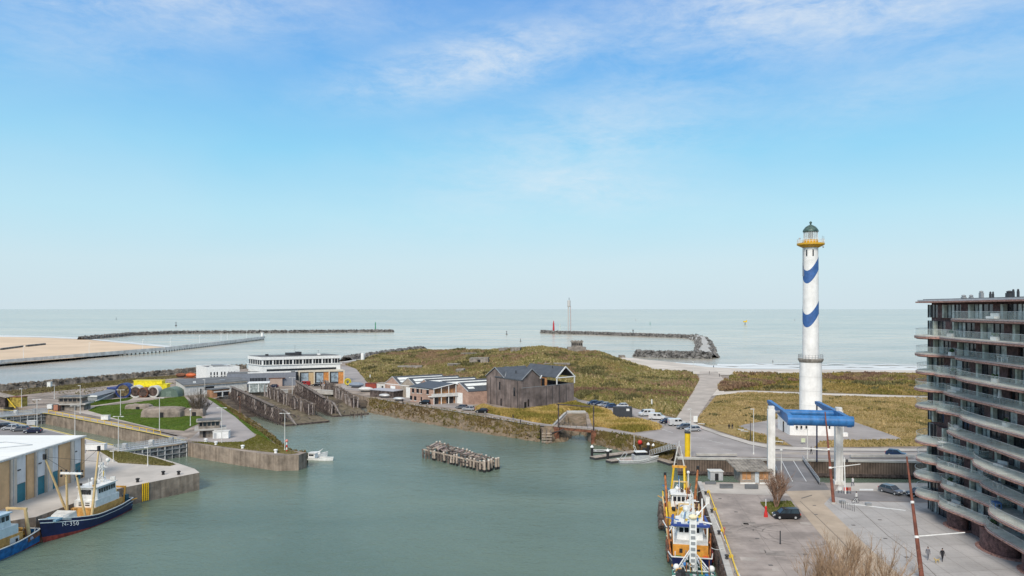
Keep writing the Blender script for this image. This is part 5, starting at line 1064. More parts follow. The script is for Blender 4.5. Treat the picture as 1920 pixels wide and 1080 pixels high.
GP = [(1599, 912, 'white', 'navy', 'person in white standing beside the right bridge pylon'), (1606, 941, 'white', 'grey', 'person in a white top with a bicycle at the edge of the quay road'), (1367, 806, 'black', 'black', 'person in black left of a pair walking by the meadow kerb'), (1373, 806, 'black', 'navy', 'person in black right of a pair walking by the meadow kerb'),
      (1521, 852, 'black', 'black', 'person in black crossing the far road behind the bridge'), (755, 757, 'black', 'black', 'person in black on the path above the stone bank by the sheds'), (962, 788, 'black', 'grey', 'dark figure walking on the path by the reeds'), (976, 797, 'black', 'black', 'dark figure near the kerb left of the footbridge'),
      (392, 763, 'navy', 'black', 'lone dark figure on the path beside the bare tree'), (1247, 798, 'black', 'black', 'dark figure standing at the roadside van line'), (1330, 702, 'black', 'black', 'small dark figure on the sandy beach entrance path'), (1349, 707, 'black', 'black', 'dark figure right of the beach path mouth'), (1294, 800, 'white', 'grey', 'person in pale clothes by the meadow path mouth'), (770, 749, 'black', 'black', 'dark figure at the corner of the brick house'), (1338, 690, 'navy', 'black', 'tiny dark figure on the wet sand near the surf'), (1183, 836, 'black', 'black', 'person in black on the floating jetty behind the grey boat'), (1187, 836, 'red', 'black', 'person in a red jacket on the floating jetty')]
for u, v, a, c, lab in GP:
    z = .05; 
    if u in (1183, 1187): p = P(u + 12, 856, -2.9); z = -2.85
    elif u == 1338: p = P(u, v, -2.6); z = -2.6
    else: p = P(u, v)
    person(lab, p.x, p.y, (u * 37) % 360, 'walk' if u % 2 else 'stand', a, c, z=z)
# bicycle
p = P(1604, 944); bk = thing('bicycle', 'bicycle held by the person in white at the quay road', 'bicycle', (p.x, p.y, .04), R(20))
for x in (-.5, .5): b = MB(); b.lathe([(.3, -.02), (.34, -.02), (.34, .02), (.3, .02), (.3, -.02)], n=16, caps=False); b.v = [(v[0] + x, v[2], v[1] + .34) for v in b.v]; b.build('wheel', black, bk)
b = MB(); b.bar((-.5, 0, .34), (-.1, 0, .8), .04); b.bar((-.1, 0, .8), (.4, 0, .75), .04); b.bar((.4, 0, .8), (.5, 0, .34), .04); b.bar((-.1, 0, .3), (.4, 0, .75), .04); b.bar((-.5, 0, .34), (-.1, 0, .3), .04); b.build('frame', white, bk)
MB().box((-.12, 0, .92), (.25, .12, .06)).build('saddle', black, bk); MB().bar((.4, -.25, 1.0), (.4, .25, 1.0), .04).build('handlebar', darkmetal, bk)

# ================================================================== STREET LAMPS, MASTS, POSTS
lampwhite = flat('pale_lamp_post', (.66, .65, .62), .5)
def lamp(label, u, v, vt, arm='double', group='tall pale lamp posts', r=.11, zb=0.0, m=None):
    p = P(u, v, zb); h = zat(vt, p.y) - zb; t = thing('street_lamp', label, 'street lamp', (p.x, p.y, zb), 0, group); MB().tube((0, 0, 0), (0, 0, h), r, r * .6, 8).build('pole', m or lampwhite, t)
    if arm == 'double': MB().bar((-.9, 0, h), (.9, 0, h + .02), .08).build('arm', m or lampwhite, t); [MB().box((s * .95, 0, h), (.6, .3, .14)).build('lamp_head', m or lampwhite, t) for s in (-1, 1)]
    elif arm == 'single': MB().box((-.3, 0, h), (.9, .3, .14)).build('lamp_head', m or lampwhite, t)
    elif arm == 'globe': MB().ball((0, 0, h + .1), .3, 10).build('lamp_globe', white, t)
    MB().tube((0, 0, 0), (0, 0, .5), r * 1.7, r * 1.5, 8).build('base', m or lampwhite, t); return t
for u, v, vt, a, lab in [(69.4, 804, 749, 'double', 'double-headed lamp beside the parked cars left of the lock'), (140.5, 819, 761, 'double', 'double-headed lamp on the near side of the lock by the hall roof corner'), (150.5, 776, 723, 'single', 'lamp at the corner of the lawn left of the concrete lock house'), (40.5, 764, 729, 'single', 'lamp near the yellow tank at the far left'), (102, 748, 722, 'single', 'lamp behind the left concrete lock house'), (226, 780, 731, 'double', 'lamp in the left part of the green lawn'), (222, 849, 781, 'double', 'tall lamp at the near end of the lock gate'), (299, 808, 746, 'double', 'tall lamp between the lawn bunkers and the lock'), (277, 874, 839, 'single', 'lamp at the right end of the brown turf triangle'), (212.5, 866, 846, 'single', 'short lamp at the left tip of the brown turf triangle'), (357, 799, 769, 'globe', 'globe-topped lamp beside the right lock house'),
                       (415.6, 832, 764.6, 'double', 'tall lamp behind the white tank on the peninsula'), (534, 846, 775, 'double', 'tall lamp at the tip of the peninsula above the red signal'), (450, 786, 744, 'single', 'rusty lamp at the foot of the left slipway trestle'), (548, 752, 708, 'double', 'lamp between the two old slipways'), (384, 746, 712, 'single', 'slim lamp in front of the harbour office'),
                       (1413, 852, 767, 'single', 'tall lamp left of the left bridge pylon by the far road'), (1465, 903, 845, 'globe', 'short white post lamp beside the left bridge pylon'), (1514, 860, 805, 'single', 'lamp at the far end of the drawbridge'), (1295, 858, 767, 'single', 'thin lamp right beside the yellow pillar'), (1407, 826, 790, 'none', 'thin dark post at the plaza edge by the lighthouse'), (1300, 705, 678, 'single', 'distant lamp at the end of the beach path')]:
    lamp(lab, u, v, vt, a, m=None if u not in (450, 1407) else (rust if u == 450 else darkmetal))
brownmast = flat('oxide_brown_mast', (.20, .065, .04), .6, var=.2)
def mast(label, base, top, collars, arm=None):
    b_ = Vector(base); t_ = Vector(top); t = thing('leaning_mast', label, 'mast', base, 0, 'leaning brown masts with white collars'); d = t_ - b_
    MB().tube((0, 0, 0), d, .30, .10, 10).build('pole', brownmast, t); MB().tube((0, 0, -.02), (0, 0, .25), .5, .45, 12).build('foot', concretelight, t)
    for c in collars: MB().tube(d * (c - .008), d * (c + .012), .34 - .18 * c, n=10).build('collar', white, t)
    for c, vec in (arm or []): MB().tube(d * c, d * c + Vector(vec), .09, .07, 8).build('arm', white, t)
b0 = P(1563, 944); mast('leaning brown mast rising in front of the right bridge pylon', (b0.x, b0.y, 0), at(1547, b0.y + 4.5, zat(772, b0.y + 4.5)), (.38, .58), [(.38, (6.0, 1.5, .35)), (.57, (-4.2, 1, .25))])
b1 = P(1729, 1088); mast('tall leaning brown mast standing alone on the pale plaza', (b1.x, b1.y, 0), at(1700, b1.y + 4.0, zat(856, b1.y + 4.0)), (.34, .62), [(.345, (6.6, .8, .25))])
p = P(1289, 858); yp = thing('yellow_pillar', 'tall yellow round pillar at the corner of the basin wall', 'pillar', (p.x, p.y, 0)); hz = zat(812, p.y); ylw = flat('bright_yellow_paint', (.80, .52, .02), .4); MB().tube((0, 0, 0), (0, 0, hz), .62, n=18).build('pillar', ylw, yp, smooth=True); MB().tube((0, 0, hz), (0, 0, hz + .35), .7, n=14).build('cap', darkmetal, yp); MB().box((-.2, -.4, -.1), (1.1, .8, .6)).build('foot', red, yp)
p = P(1304, 862, 0); 
# red and white marker, thin posts
p = P(1436, 969); mk = thing('marker_post', 'red marker post with a thin white pole at the corner of the shrub bed', 'post', (p.x, p.y, 0)); MB().lathe([(.35, 0), (.3, .5), (.16, 1.2), (.2, 1.6), (.05, 1.8)], n=10).build('body', red, mk); MB().tube((0, 0, 1.7), (0, 0, 2.9), .06).build('pole', white, mk)
p = P(1463, 1020); mk = thing('bollard_post', 'thin black post standing alone on the paving below the shrub bed', 'post', (p.x, p.y, 0)); MB().tube((0, 0, 0), (0, 0, 1.9), .09).build('post', darkmetal, mk); MB().lathe([(.14, 0), (.14, .08)], n=8).build('foot', darkmetal, mk)
p = P(1358, 1010); mk = thing('red_post', 'faded red post on the paving right of the yellow pipe', 'post', (p.x, p.y, 0)); fr_ = flat('faded_red', (.42, .16, .13), .8); MB().tube((0, 0, 0), (0, 0, 1.5), .09).build('post', fr_, mk); MB().ball((0, 0, 1.55), .2, 8).build('head', fr_, mk)
for i, (u, v) in enumerate([(x, 952 + 1.2 * k) for k, x in enumerate(range(1578, 1604, 4))]): p = P(u, v); s_ = thing('thin_stake', 'thin grey stake in the little cluster on the plaza beside the ochre road', 'stake', (p.x, p.y, 0), 0, 'thin stakes on the plaza'); MB().tube((0, 0, 0), (0, .1, 1.2 - .05 * (i % 3)), .035, n=5).build('stake', darkmetal, s_)
for u, v, lab in ((1580, 944, 'grey stone block at the left end of the white plaza line'), (1628, 948, 'small grey cover block on the white plaza line')): p = P(u, v); s_ = thing('stone_block', lab, 'block', (p.x, p.y, 0)); MB().box((0, 0, .25), (.9, .7, .5)).build('block', grey, s_)
# red and white works barriers by the pylon
for i, (u, v, m, lab) in enumerate(((1575, 925, white, 'white board barrier near the right pylon foot'), (1586, 926, red, 'red barrier beside the railing end at the right pylon'), (1592, 926, fr_, 'faded red barrier right of the red one at the pylon'))):
    p = P(u, v); s_ = thing('barrier', lab, 'barrier', (p.x, p.y, 0)); MB().box((0, 0, .9), (.7, .1, .6)).build('board', m, s_); b = MB(); b.bar((-.3, 0, 0), (-.3, 0, .9), .06); s2 = b.build('leg', darkmetal, s_); MB().bar((.3, 0, 0), (.3, 0, .9), .06).build('leg', darkmetal, s_)
p = P(1585, 926); wp = thing('barrier_pole', 'tall white barrier pole beside the right bridge pylon', 'pole', (p.x, p.y, 0)); MB().tube((0, 0, 0), (-.2, 0, zat(858, p.y)), .13, .1).build('pole', white, wp); MB().box((.3, 0, zat(864, p.y)), (.3, .3, .5)).build('signal_lamp', darkmetal, wp)

# gratings on the apron
for u0, u1, v0, v1, lab in ((1322, 1342, 904, 909, 'dark strip grating left of the grey hut'), (1349, 1373, 908.5, 917, 'dark strip grating below the grey hut'), (1396, 1420, 909, 918, 'dark strip grating before the timber kiosk')):
    t = thing('grating', lab, 'grating', (*XY((u0 + u1) / 2, v1), .03)); 
    for k in range(4): va = v0 + (v1 - v0) * k / 4; a = P(u0, va); c = P(u1, va); a2 = P(u1, va + (v1 - v0) * .17); MB().bx(a.x, c.x, a2.y, a.y, .03, .16).build('slat', rooffelt, t, world=True)
# timber kiosk
k0 = P(1388, 905); k1 = P(1443, 905); ks = thing('timber_kiosk', 'small kiosk with orange timber windows under a ribbed grey roof', 'kiosk', (k0.x, k0.y, 0)); w_ = k1.x - k0.x; d_ = 4.2
MB().bx(0, w_, 0, d_, 0, 2.3).build('wall', palebrick, ks); MB().bx(w_ * .5, w_ * .63, -.08, 0, 0, 2.1).build('door', flat('pale_blue_door', (.58, .63, .66)), ks)
for x0, x1 in ((.07, .38), (.66, .97)):
    for q in range(2): a = x0 + (x1 - x0) * q / 2; wn = MB().bx(w_ * a, w_ * (a + (x1 - x0) / 2 - .02), -.05, .02, .6, 2.1).build('window', warmwood, ks); MB().bx(w_ * a, w_ * (a + (x1 - x0) / 2 - .02), -.12, -.05, .5, .6).build('sill', offwhite, wn)
MB().add([(-.9, -.9, 2.35), (w_ + .5, -.9, 2.35), (w_ + .2, d_ + 1.5, 3.25), (-1.2, d_ + 1.5, 3.25), (-.9, -.9, 2.5), (w_ + .5, -.9, 2.5), (w_ + .2, d_ + 1.5, 3.4), (-1.2, d_ + 1.5, 3.4)], [(0, 1, 2, 3), (4, 5, 6, 7), (0, 1, 5, 4), (0, 3, 7, 4), (1, 2, 6, 5), (2, 3, 7, 6)]).build('roof', rf_ := mat('ribbed_brown_grey_roof', (.30, .27, .235), .8, .25, .8), ks)
for q in range(11): x = -.8 + (w_ + 1.2) * q / 10; MB().bar((x, -.9, 2.53), (x - .3, d_ + 1.5, 3.43), .09, .08).build('roof_rib', rf_, ks)
MB().bx(-.3, w_ * .45, -1.1, -.95, .0, .25).build('white_kerb', white, ks); MB().bx(w_ * .6, w_ + .3, -1.1, -.95, .0, .25).build('white_kerb', white, ks)
p = P(1332, 901); h_ = thing('grey_hut', 'small grey hut with a dark opening near the basin end wall', 'hut', (p.x, p.y, 0)); MB().bx(0, 2.5, 0, 2, 0, 1.7).build('wall', lightgrey, h_); MB().bx(-.15, 2.65, -.15, 2.15, 1.7, 1.85).build('roof', offwhite, h_); MB().bx(.9, 1.6, -.06, .02, 0, 1.4).build('opening', black, h_)

# quay edge pipes, ladders, bollards on the right quay
def qx(Y): return np.interp(Y, [p[1] for p in edgeR], [p[0] for p in edgeR])
pp = thing('yellow_pipe', 'long yellow pipe on brackets running along the right-hand quay edge', 'pipe', (qx(60) + 1.3, 60, 0)); ys = list(range(60, 142, 6))
for a, c in zip(ys, ys[1:]): MB().tube((qx(a) + 1.25, a, .45), (qx(c) + 1.25, c, .45), .11, n=8).build('pipe', ylw, pp, world=True)
for a in ys: MB().box((qx(a) + 1.25, a, .2), (.5, .3, .4)).build('bracket', ylw if a % 12 else grey, pp, world=True)
p0 = P(1318, 930); wb_ = thing('quay_cabinet', 'white electrical cabinet beside the yellow pipe on the quay', 'cabinet', (*XY(1326, 946), 0)); MB().box((0, 0, .6), (.7, .5, 1.2)).build('body', white, wb_); MB().box((0, 0, 1.25), (.8, .6, .1)).build('lid', offwhite, wb_)
for Y, lab in ((101, 'dark mooring bollard on the right quay beside the stern of the middle trawler'), (112, 'dark mooring bollard on the right quay beside the middle trawler bridge'), (124, 'dark mooring bollard on the right quay beside the farthest trawler'), (136, 'dark mooring bollard at the far end of the right quay')):
    s_ = thing('bollard', lab, 'bollard', (qx(Y) + .55, Y, .17), 0, 'mooring bollards on the right quay'); MB().lathe([(.22, 0), (.18, .35), (.3, .45), (.3, .55), (.1, .62)], n=10).build('body', darkmetal, s_)
for i, (u, v, lab) in enumerate(((405, 834.5, 'white bollard on the peninsula quay left of the tall lamp'), (455, 841.5, 'white bollard in the middle of the peninsula quay'), (517, 849.5, 'white bollard near the peninsula tip'), (386, 829, 'white bollard nearest the lock gate'))):
    p = P(u, v); s_ = thing('bollard', lab, 'bollard', (p.x, p.y, .02), 0, 'white bollards on the peninsula'); MB().lathe([(.38, 0), (.3, .5), (.5, .65), (.45, .85), (.1, .95)], n=10).build('body', white, s_)
for u, v, lab in ((258, 906, 'black bollard on the left quay near the yellow ladder'), (335, 892, 'black bollard near the rounded tip of the left quay'), (306, 892, 'slim black bollard post at the left quay lamp')): p = P(u, v - 2); s_ = thing('bollard', lab, 'bollard', (p.x, p.y, .02), 0, 'black bollards on the left quay'); MB().lathe([(.3, 0), (.25, .45), (.4, .55), (.4, .7), (.1, .8)], n=10).build('body', black, s_)
# yellow ladder on the left quay wall
a = Vector((-65.0, 155.0)); c = Vector((-75.3, 140.0)); d = (c - a).normalized(); nrm = Vector((-d.y, d.x)); nrm = nrm if nrm.x > 0 else -nrm; q = a + d * 11.5 + nrm * .15
ld = thing('quay_ladder', 'yellow twin ladder down the left quay wall', 'ladder', (q.x, q.y, 0))
for k in (-1, -.3, .3, 1): o2 = d * k * .55; MB().bar((o2.x, o2.y, .1), (o2.x, o2.y, -3.4), .14).build('rail', ylw, ld)
for k in range(9): z = -.3 - k * .36; MB().bar((d.x * -.55, d.y * -.55, z), (d.x * -.2, d.y * -.2, z), .06).build('rung', ylw, ld); MB().bar((d.x * .2, d.y * .2, z), (d.x * .55, d.y * .55, z), .06).build('rung', ylw, ld)

# ================================================================== BARE TREES AND SHRUBS
def bare_tree(label, loc, h, spread, m, seed, stems=7, twn=1, name='bare_tree', cat='tree', dens=1.0):
    rr = random.Random(seed); t = thing(name, label, cat, loc); tw = MB(); nseg = 0
    def grow(p, d, L_, r_, lv, mb):
        n_ = 3; q = p
        for k in range(n_):
            d = (d + Vector((rr.gauss(0, .12), rr.gauss(0, .12), rr.gauss(.04, .06)))).normalized(); q2 = q + d * L_ / n_; ra_ = r_ * (1 - k / n_ * .5); (mb if lv < 1 else tw).tube(q, q2, ra_, ra_ * .8, 3 if lv > 1 else 5, caps=False); 
            if lv < 3:
                for j in range(rr.choice((1, 2, 2, 3)) if dens >= 1 else 1):
                    s_ = spread * rr.uniform(.5, 1.1); dd = (d + Vector((rr.gauss(0, s_), rr.gauss(0, s_), rr.uniform(.1, .5)))).normalized(); grow(q2, dd, L_ * rr.uniform(.45, .68), r_ * .5, lv + 1, mb)
            q = q2
    for s_ in range(stems):
        a_ = 6.283 * s_ / stems + rr.random(); d = Vector((math.cos(a_) * spread * rr.uniform(.3, 1), math.sin(a_) * spread * rr.uniform(.3, 1), 1)).normalized(); mb = MB(); grow(Vector((math.cos(a_) * .15, math.sin(a_) * .15, -.05)), d, h * .58, h * .012 + .02, 0, mb); mb.build('stem', m, t)
    o = tw.build('twigs', m, t); o['kind'] = 'stuff'; return t
tantwig = flat('tan_twigs', (.40, .27, .17), .9, var=.25); browntwig = flat('pinkish_brown_twigs', (.32, .20, .14), .9, var=.25); darktwig = flat('dark_grey_twigs', (.16, .125, .095), .9, var=.25)
bare_tree('bare reddish many-stemmed shrub in the square grass bed behind the black car', (*XY(1456, 953), .1), 5.6, .42, browntwig, 5, 11, name='bare_shrub', cat='shrub')
for i, (x, y, h, lab) in enumerate(((34.0, 83, 6.6, 'leafless tan willow at the bottom edge, left of the clump'), (37.3, 85.5, 7.6, 'tallest leafless tan willow in the clump at the bottom edge'), (40.4, 82, 7.0, 'leafless tan willow at the right of the bottom clump'), (35.9, 78.5, 7.0, 'leafless tan willow nearest the camera at the bottom edge'))): bare_tree(lab, (x, y, 0), h, .5, tantwig, 20 + i, 6)
bare_tree('dark bare tree beside the rounded bunkers on the lawn', (*XY(372, 780), .1), 7.5, .62, darktwig, 9, 8)
for u, v, h, s_, lab in ((366, 778, 5, 12, 'low bare shrub left of the dark bare tree on the lawn'), (381, 777, 4.5, 13, 'low bare shrub right of the dark bare tree on the lawn')): bare_tree(lab, (*XY(u, v), .1), h, .7, darktwig, s_, 6, name='bare_shrub', cat='shrub')
# ================================================================== SHIPS
deckm = flat('ship_deck_green_grey', (.20, .23, .20), .8, var=.3); hullblue = flat('bright_blue_hull', (.02, .16, .42), .4, var=.25); greenp = flat('sea_green_paint', (.07, .25, .2), .5); hullgreen = flat('dark_green_hull', (.03, .12, .09), .4); bootred = flat('red_boot_paint', (.30, .05, .035), .6, var=.3); netm = flat('brown_fishing_net', (.13, .10, .085), 1.0, var=.4); amberhull = flat('amber_superstructure', (.62, .34, .10), .6, var=.18)
def text(s, size, loc, rot, m, parent, name='lettering'):
    c = bpy.data.curves.new('t', 'FONT'); c.body = s; c.size = size; c.extrude = .015; c.align_x = 'CENTER'; o = bpy.data.objects.new('t', c); COL.objects.link(o)
    me = bpy.data.meshes.new_from_object(o.evaluated_get(bpy.context.evaluated_depsgraph_get())); bpy.data.objects.remove(o); me.name = name; me.materials.clear(); me.materials.append(m); q = link(name, me, parent); q.location = loc; q.rotation_euler = rot; return q
def hull_fn(L_, B_, s0, s1, s2):
    def hb(t, k):   # half breadth at station t (0 stern..1 bow), level k 0..1
        fine = 2.4 - 1.0 * k; a = 1 - max(0, (t - .52) / .48) ** fine; a *= .86 + .14 * min(1, t / .2); return B_ / 2 * max(.012, a) * (.80 + .20 * k ** .6)
    def sheer(t): return s0 + (s1 - s0) * max(0, (t - .45) / .55) ** 1.6 + s2 * max(0, (.3 - t) / .3) ** 1.5
    return hb, sheer
def trawler(label, stern, heading, L_, B_, hullc, stripe, s=(1.5, 3.0, .4), bulw=.9, zwater=WZ):
    """stern: world xy of the middle of the transom; heading: degrees, 90 = bow pointing away along +Y"""
    t = thing('fishing_trawler', label, 'boat', (stern[0], stern[1], zwater), R(heading - 90)); hb, sh = hull_fn(L_, B_, *s)
    def ring(tt, levels, extra=0):
        y = tt * L_; out = []; h = sh(tt)
        for k in levels: z = -1.2 + (h + 1.2) * k; rake = max(0, tt - .8) / .2 * k * L_ * .055; out.append((hb(tt, k) + extra, y + rake, z))
        return out
    st = [i / 22 for i in range(23)]
    def skin_(l0, l1, n, nm, m, extra=0, ends=True):
        b = MB()
        lv = [l0 + (l1 - l0) * i / n for i in range(n + 1)]
        Rr = [ring(q, lv, extra) for q in st]; Ll = [[(-x, y, z) for x, y, z in r] for r in Rr]; b.grid(Rr); b.grid(Ll)
        if ends: b.grid([[Rr[0][i], Ll[0][i]] for i in range(n + 1)])
        return b.build(nm, m, t, smooth=True)
    skin_(0, .42, 3, 'boot_topping', bootred); skin_(.42, 1.0, 4, 'hull', hullc)
    b = MB()
    for sd in (1, -1):
        rows = [[], []]
        for q in st:
            h = sh(q); k = ((h - .62) + 1.2) / (h + 1.2); r_ = ring(q, [k, k + .035], .04)
            for j in range(2): rows[j].append((sd * r_[j][0], r_[j][1], r_[j][2]))
        b.grid(rows); b.build('rubbing_stripe', stripe, t); b = MB()
    # bulwark rail
    for sd in (1, -1):
        b = MB(); pts = [ring(q, [1.0])[0] for q in st]
        for a, c in zip(pts, pts[1:]): b.bar((sd * a[0], a[1], a[2] + .03), (sd * c[0], c[1], c[2] + .03), .16, .12)
        b.build('bulwark_rail', white, t)
    b = MB(); a, c = ring(0, [1])[0], None; b.bar((a[0], a[1], a[2] + .03), (-a[0], a[1], a[2] + .03), .16, .12); b.build('stern_rail', white, t)
    b = MB(); rows = [[], []]
    for q in st: r_ = ring(q, [1.0])[0]; z = sh(q) - bulw; x = max(.02, r_[0] - .12); rows[0].append((x, r_[1] - (.25 if q > .95 else 0), z)); rows[1].append((-x, r_[1] - (.25 if q > .95 else 0), z))
    b.grid(rows); b.build('deck', deckm, t); return t, hb, sh
def bb(x0, x1, y0, y1, z0, z1): return MB().bx(x0, x1, y0, y1, z0, z1)
def wheelhouse(t, w_, y0, y1, z, h=2.3, wall=white, roof=white, winaft=True, nwin=6):
    """tapered bridge with windows all round; roof slab with rails"""
    b = MB(); k = .92; cy = (y0 + y1) / 2
    b.add([(-w_, y0, z), (w_, y0, z), (w_, y1 - .5, z), (w_ * .55, y1, z), (-w_ * .55, y1, z), (-w_, y1 - .5, z)] + [(-w_ * k, y0 + .1, z + h), (w_ * k, y0 + .1, z + h), (w_ * k, y1 - .6, z + h), (w_ * .5, y1 - .15, z + h), (-w_ * .5, y1 - .15, z + h), (-w_ * k, y1 - .6, z + h)], [(i, (i + 1) % 6, 6 + (i + 1) % 6, 6 + i) for i in range(6)] + [tuple(range(6, 12))])
    wh = b.build('wheelhouse', wall, t)
    for s_ in (-1, 1):
        for q in range(nwin): a = y0 + .35 + (y1 - y0 - 1.1) * q / nwin; MB().bx(s_ * (w_ * .955) - .05, s_ * (w_ * .955) + .05, a, a + (y1 - y0 - 1.1) / nwin * .72, z + h * .48, z + h * .86).build('window', glassdark, wh)
    for q in range(4): a = -w_ * .5 + w_ * q / 4; MB().bx(a, a + w_ * .2, y1 - .14, y1 + .02, z + h * .48, z + h * .86).build('window', glassdark, wh); 
    if winaft:
        for q in range(4): a = -w_ * .8 + w_ * 1.6 * q / 4; MB().bx(a, a + w_ * .3, y0 - .0, y0 + .12, z + h * .48, z + h * .86).build('window', glassdark, wh)
    MB().prism([(-w_ * 1.05, y0 - .2), (w_ * 1.05, y0 - .2), (w_ * 1.05, y1 - .4), (w_ * .6, y1 + .15), (-w_ * .6, y1 + .15), (-w_ * 1.05, y1 - .4)], z + h, z + h + .14, bot=True).build('wheelhouse_roof', roof, t)
    return wh
def radome(t, x, y, z, r=.4): MB().tube((x, y, z), (x, y, z + .5), .08).build('radome_post', white, t); MB().ball((x, y, z + .5 + r * .8), r, 12).build('radome', white, t, smooth=True)
def latmast(t, x, y, z, h, m=white, w_=.5, name='mast'):
    b = MB()
    for sx, sy in ((-1, -1), (1, -1), (1, 1), (-1, 1)): b.bar((x + sx * w_, y + sy * w_, z), (x + sx * w_ * .3, y + sy * w_ * .3, z + h), .1)
    for k in range(5):
        f = 1 - .7 * k / 5; zz = z + h * k / 5
        for (ax, ay), (cx, cy) in (((-1, -1), (1, -1)), ((1, -1), (1, 1)), ((1, 1), (-1, 1)), ((-1, 1), (-1, -1))): b.bar((x + ax * w_ * f, y + ay * w_ * f, zz), (x + cx * w_ * f * .9, y + cy * w_ * f * .9, zz + h / 5), .06)
    b.build(name, m, t)
    MB().bar((x - 1.1, y, z + h * .75), (x + 1.1, y, z + h * .75), .09).build('radar_yard', m, t); MB().box((x, y, z + h * .8), (1.3, .15, .15)).build('radar_scanner', white, t); MB().tube((x, y, z + h), (x, y, z + h + 1.4), .04).build('aerial', grey, t)
def winch(t, x, y, z, s_=1.0, m=amber):
    b = MB(); b.tube((x - s_, y, z + .5), (x + s_, y, z + .5), .38, n=12); b.build('winch_drum', darkmetal, t); b = MB()
    for k in (-1, -.1, .8): b.tube((x + s_ * k, y, z + .5), (x + s_ * k + .08, y, z + .5), .55, n=12)
    b.build('winch_flange', m, t)

# ---- navy trawler on the left, bow towards the camera
dx, dy = -75.2 + 73.2, 120.6 - 140.5
hd = math.degrees(math.atan2(dy, dx))
t, hb, sh = trawler('dark blue trawler with white bow letters and an amber deck house, on the left quay', (-73.4, 140.2), hd, 20.0, 5.6, navy, white, s=(1.9, 3.9, .3))
# in ship space y runs stern (0) to bow (L)
bb(-2.1, 2.1, 2.6, 11.0, .8, 3.0).build('deck_house', amberhull, t); bb(-2.0, 2.0, 3.6, 10.2, 3.0, 4.2).build('upper_house', white, t); wheelhouse(t, 1.9, 4.2, 10.0, 4.2, 2.1, nwin=7)
for x in (-.9, .3): bb(x, x + .8, 10.18, 10.26, 3.3, 3.5).build('vent_louvre', darkmetal, t); bb(x, x + .8, 10.18, 10.26, 3.7, 3.85).build('vent_louvre', darkmetal, t)
latmast(t, 0, 5.6, 6.4, 3.6); radome(t, -.6, 4.8, 9.4, .38); radome(t, 1.2, 6.5, 6.4, .25)
b = MB(); b.add([(-1.9, 14.6, 2.2), (1.9, 14.6, 2.2), (1.2, 17.4, 2.9), (-1.2, 17.4, 2.9), (-1.7, 14.7, 3.7), (1.7, 14.7, 3.7), (1.0, 17.0, 3.5), (-1.0, 17.0, 3.5)], [(0, 1, 5, 4), (1, 2, 6, 5), (2, 3, 7, 6), (3, 0, 4, 7), (4, 5, 6, 7)]); b.build('whaleback', offwhite, t)
bb(-1.2, 1.2, 17.3, 18.9, 3.0, 3.3).build('foredeck', flat('light_blue_deck', (.22, .38, .50), .6), t)
winch(t, 0, 12.4, 1.0, 1.4); winch(t, 0, 13.4, 1.0, 1.2)
ambp = flat('cream_gallows_paint', (.66, .48, .24), .6)
for s_ in (-1, 1): MB().tube((s_ * 1.7, 12.2, 1.2), (s_ * .9, 13.6, 9.6), .22, .16, 10).build('gantry_leg', ambp, t)
b = MB(); b.bar((-1.9, 13.6, 9.7), (1.9, 13.6, 9.7), .35, .3); b.build('gantry_crosstree', white, t)
for s_ in (-1.9, -1, 1, 1.9): MB().ball((s_, 13.5, 9.2), .22, 8).build('pulley_block', black, t); MB().ball((s_, 13.5, 10.1), .2, 6).build('floodlight', black, t)
for s_, tp in ((-1, (-4.6, 9.5, 12.5)), (1, (4.0 - 7.0 + 6, 16.6, 12.2))):
    pass
for s_, tip in ((1, (3.4, 15.5, 12.8)), (-1, (-2.2, 9.6, 13.2))):
    MB().tube((s_ * 2.1, 11.4, 1.6), tip, .24, .13, 10).build('outrigger', ambp, t); MB().box(tip, (.4, .4, .9)).build('block', black, t)
    b = MB(); b.tube(tip, (0, 13.6, 9.7), .03, n=4); b.tube(tip, (0, 5.6, 10), .025, n=4); b.build('stay', darkmetal, t)
for s_ in (-1, 1): MB().tube((s_ * 1.5, 1.6, 1.4), (s_ * 1.2, .6, 4.4), .16, n=8).build('stern_gallow', amber, t)
MB().bar((-1.4, .7, 4.4), (1.4, .7, 4.4), .3).build('stern_beam', amber, t); winch(t, 0, 1.6, 1.1, 1.1, m=yellow); bb(.2, 1.6, 1.2, 2.4, 1.0, 3.0).build('net_bundle', flat('orange_net', (.55, .3, .06), .9, var=.4), t); bb(-1.8, -1.0, .4, 1.2, 1.2, 3.0).build('fish_bin', flat('dark_teal_bin', (.03, .1, .14)), t)
bb(-2.35, 2.35, .05, 2.5, .9, 1.0).build('aft_deck', flat('light_blue_deck', (.22, .38, .50), .6), t)
for sd, rz in ((-1, 1), (1, -1)): 
    hx = lambda q, z: hb(q, (z + 1.2) / (sh(q) + 1.2))
    for ci, ch in enumerate('N-350'):
        q = .745 + .028 * ci if sd > 0 else .857 - .028 * ci; z_ = sh(q) - 1.30; x_ = max(hx(q, z_), hx(q, z_ + .8)) + .14; yaw = math.atan2(hx(q + .02, z_ + .4) - hx(q - .02, z_ + .4), .04 * 20)
        text(ch, .95, (sd * x_, q * 20, z_), (R(84), 0, (R(90) - yaw if sd > 0 else R(-90) + yaw)), white, t, 'letter')
    bb(sd * hb(.95, .8) - .06, sd * hb(.95, .8) + .06, 18.4, 19.2, 1.6, 1.9).build('anchor_plate', offwhite, t)

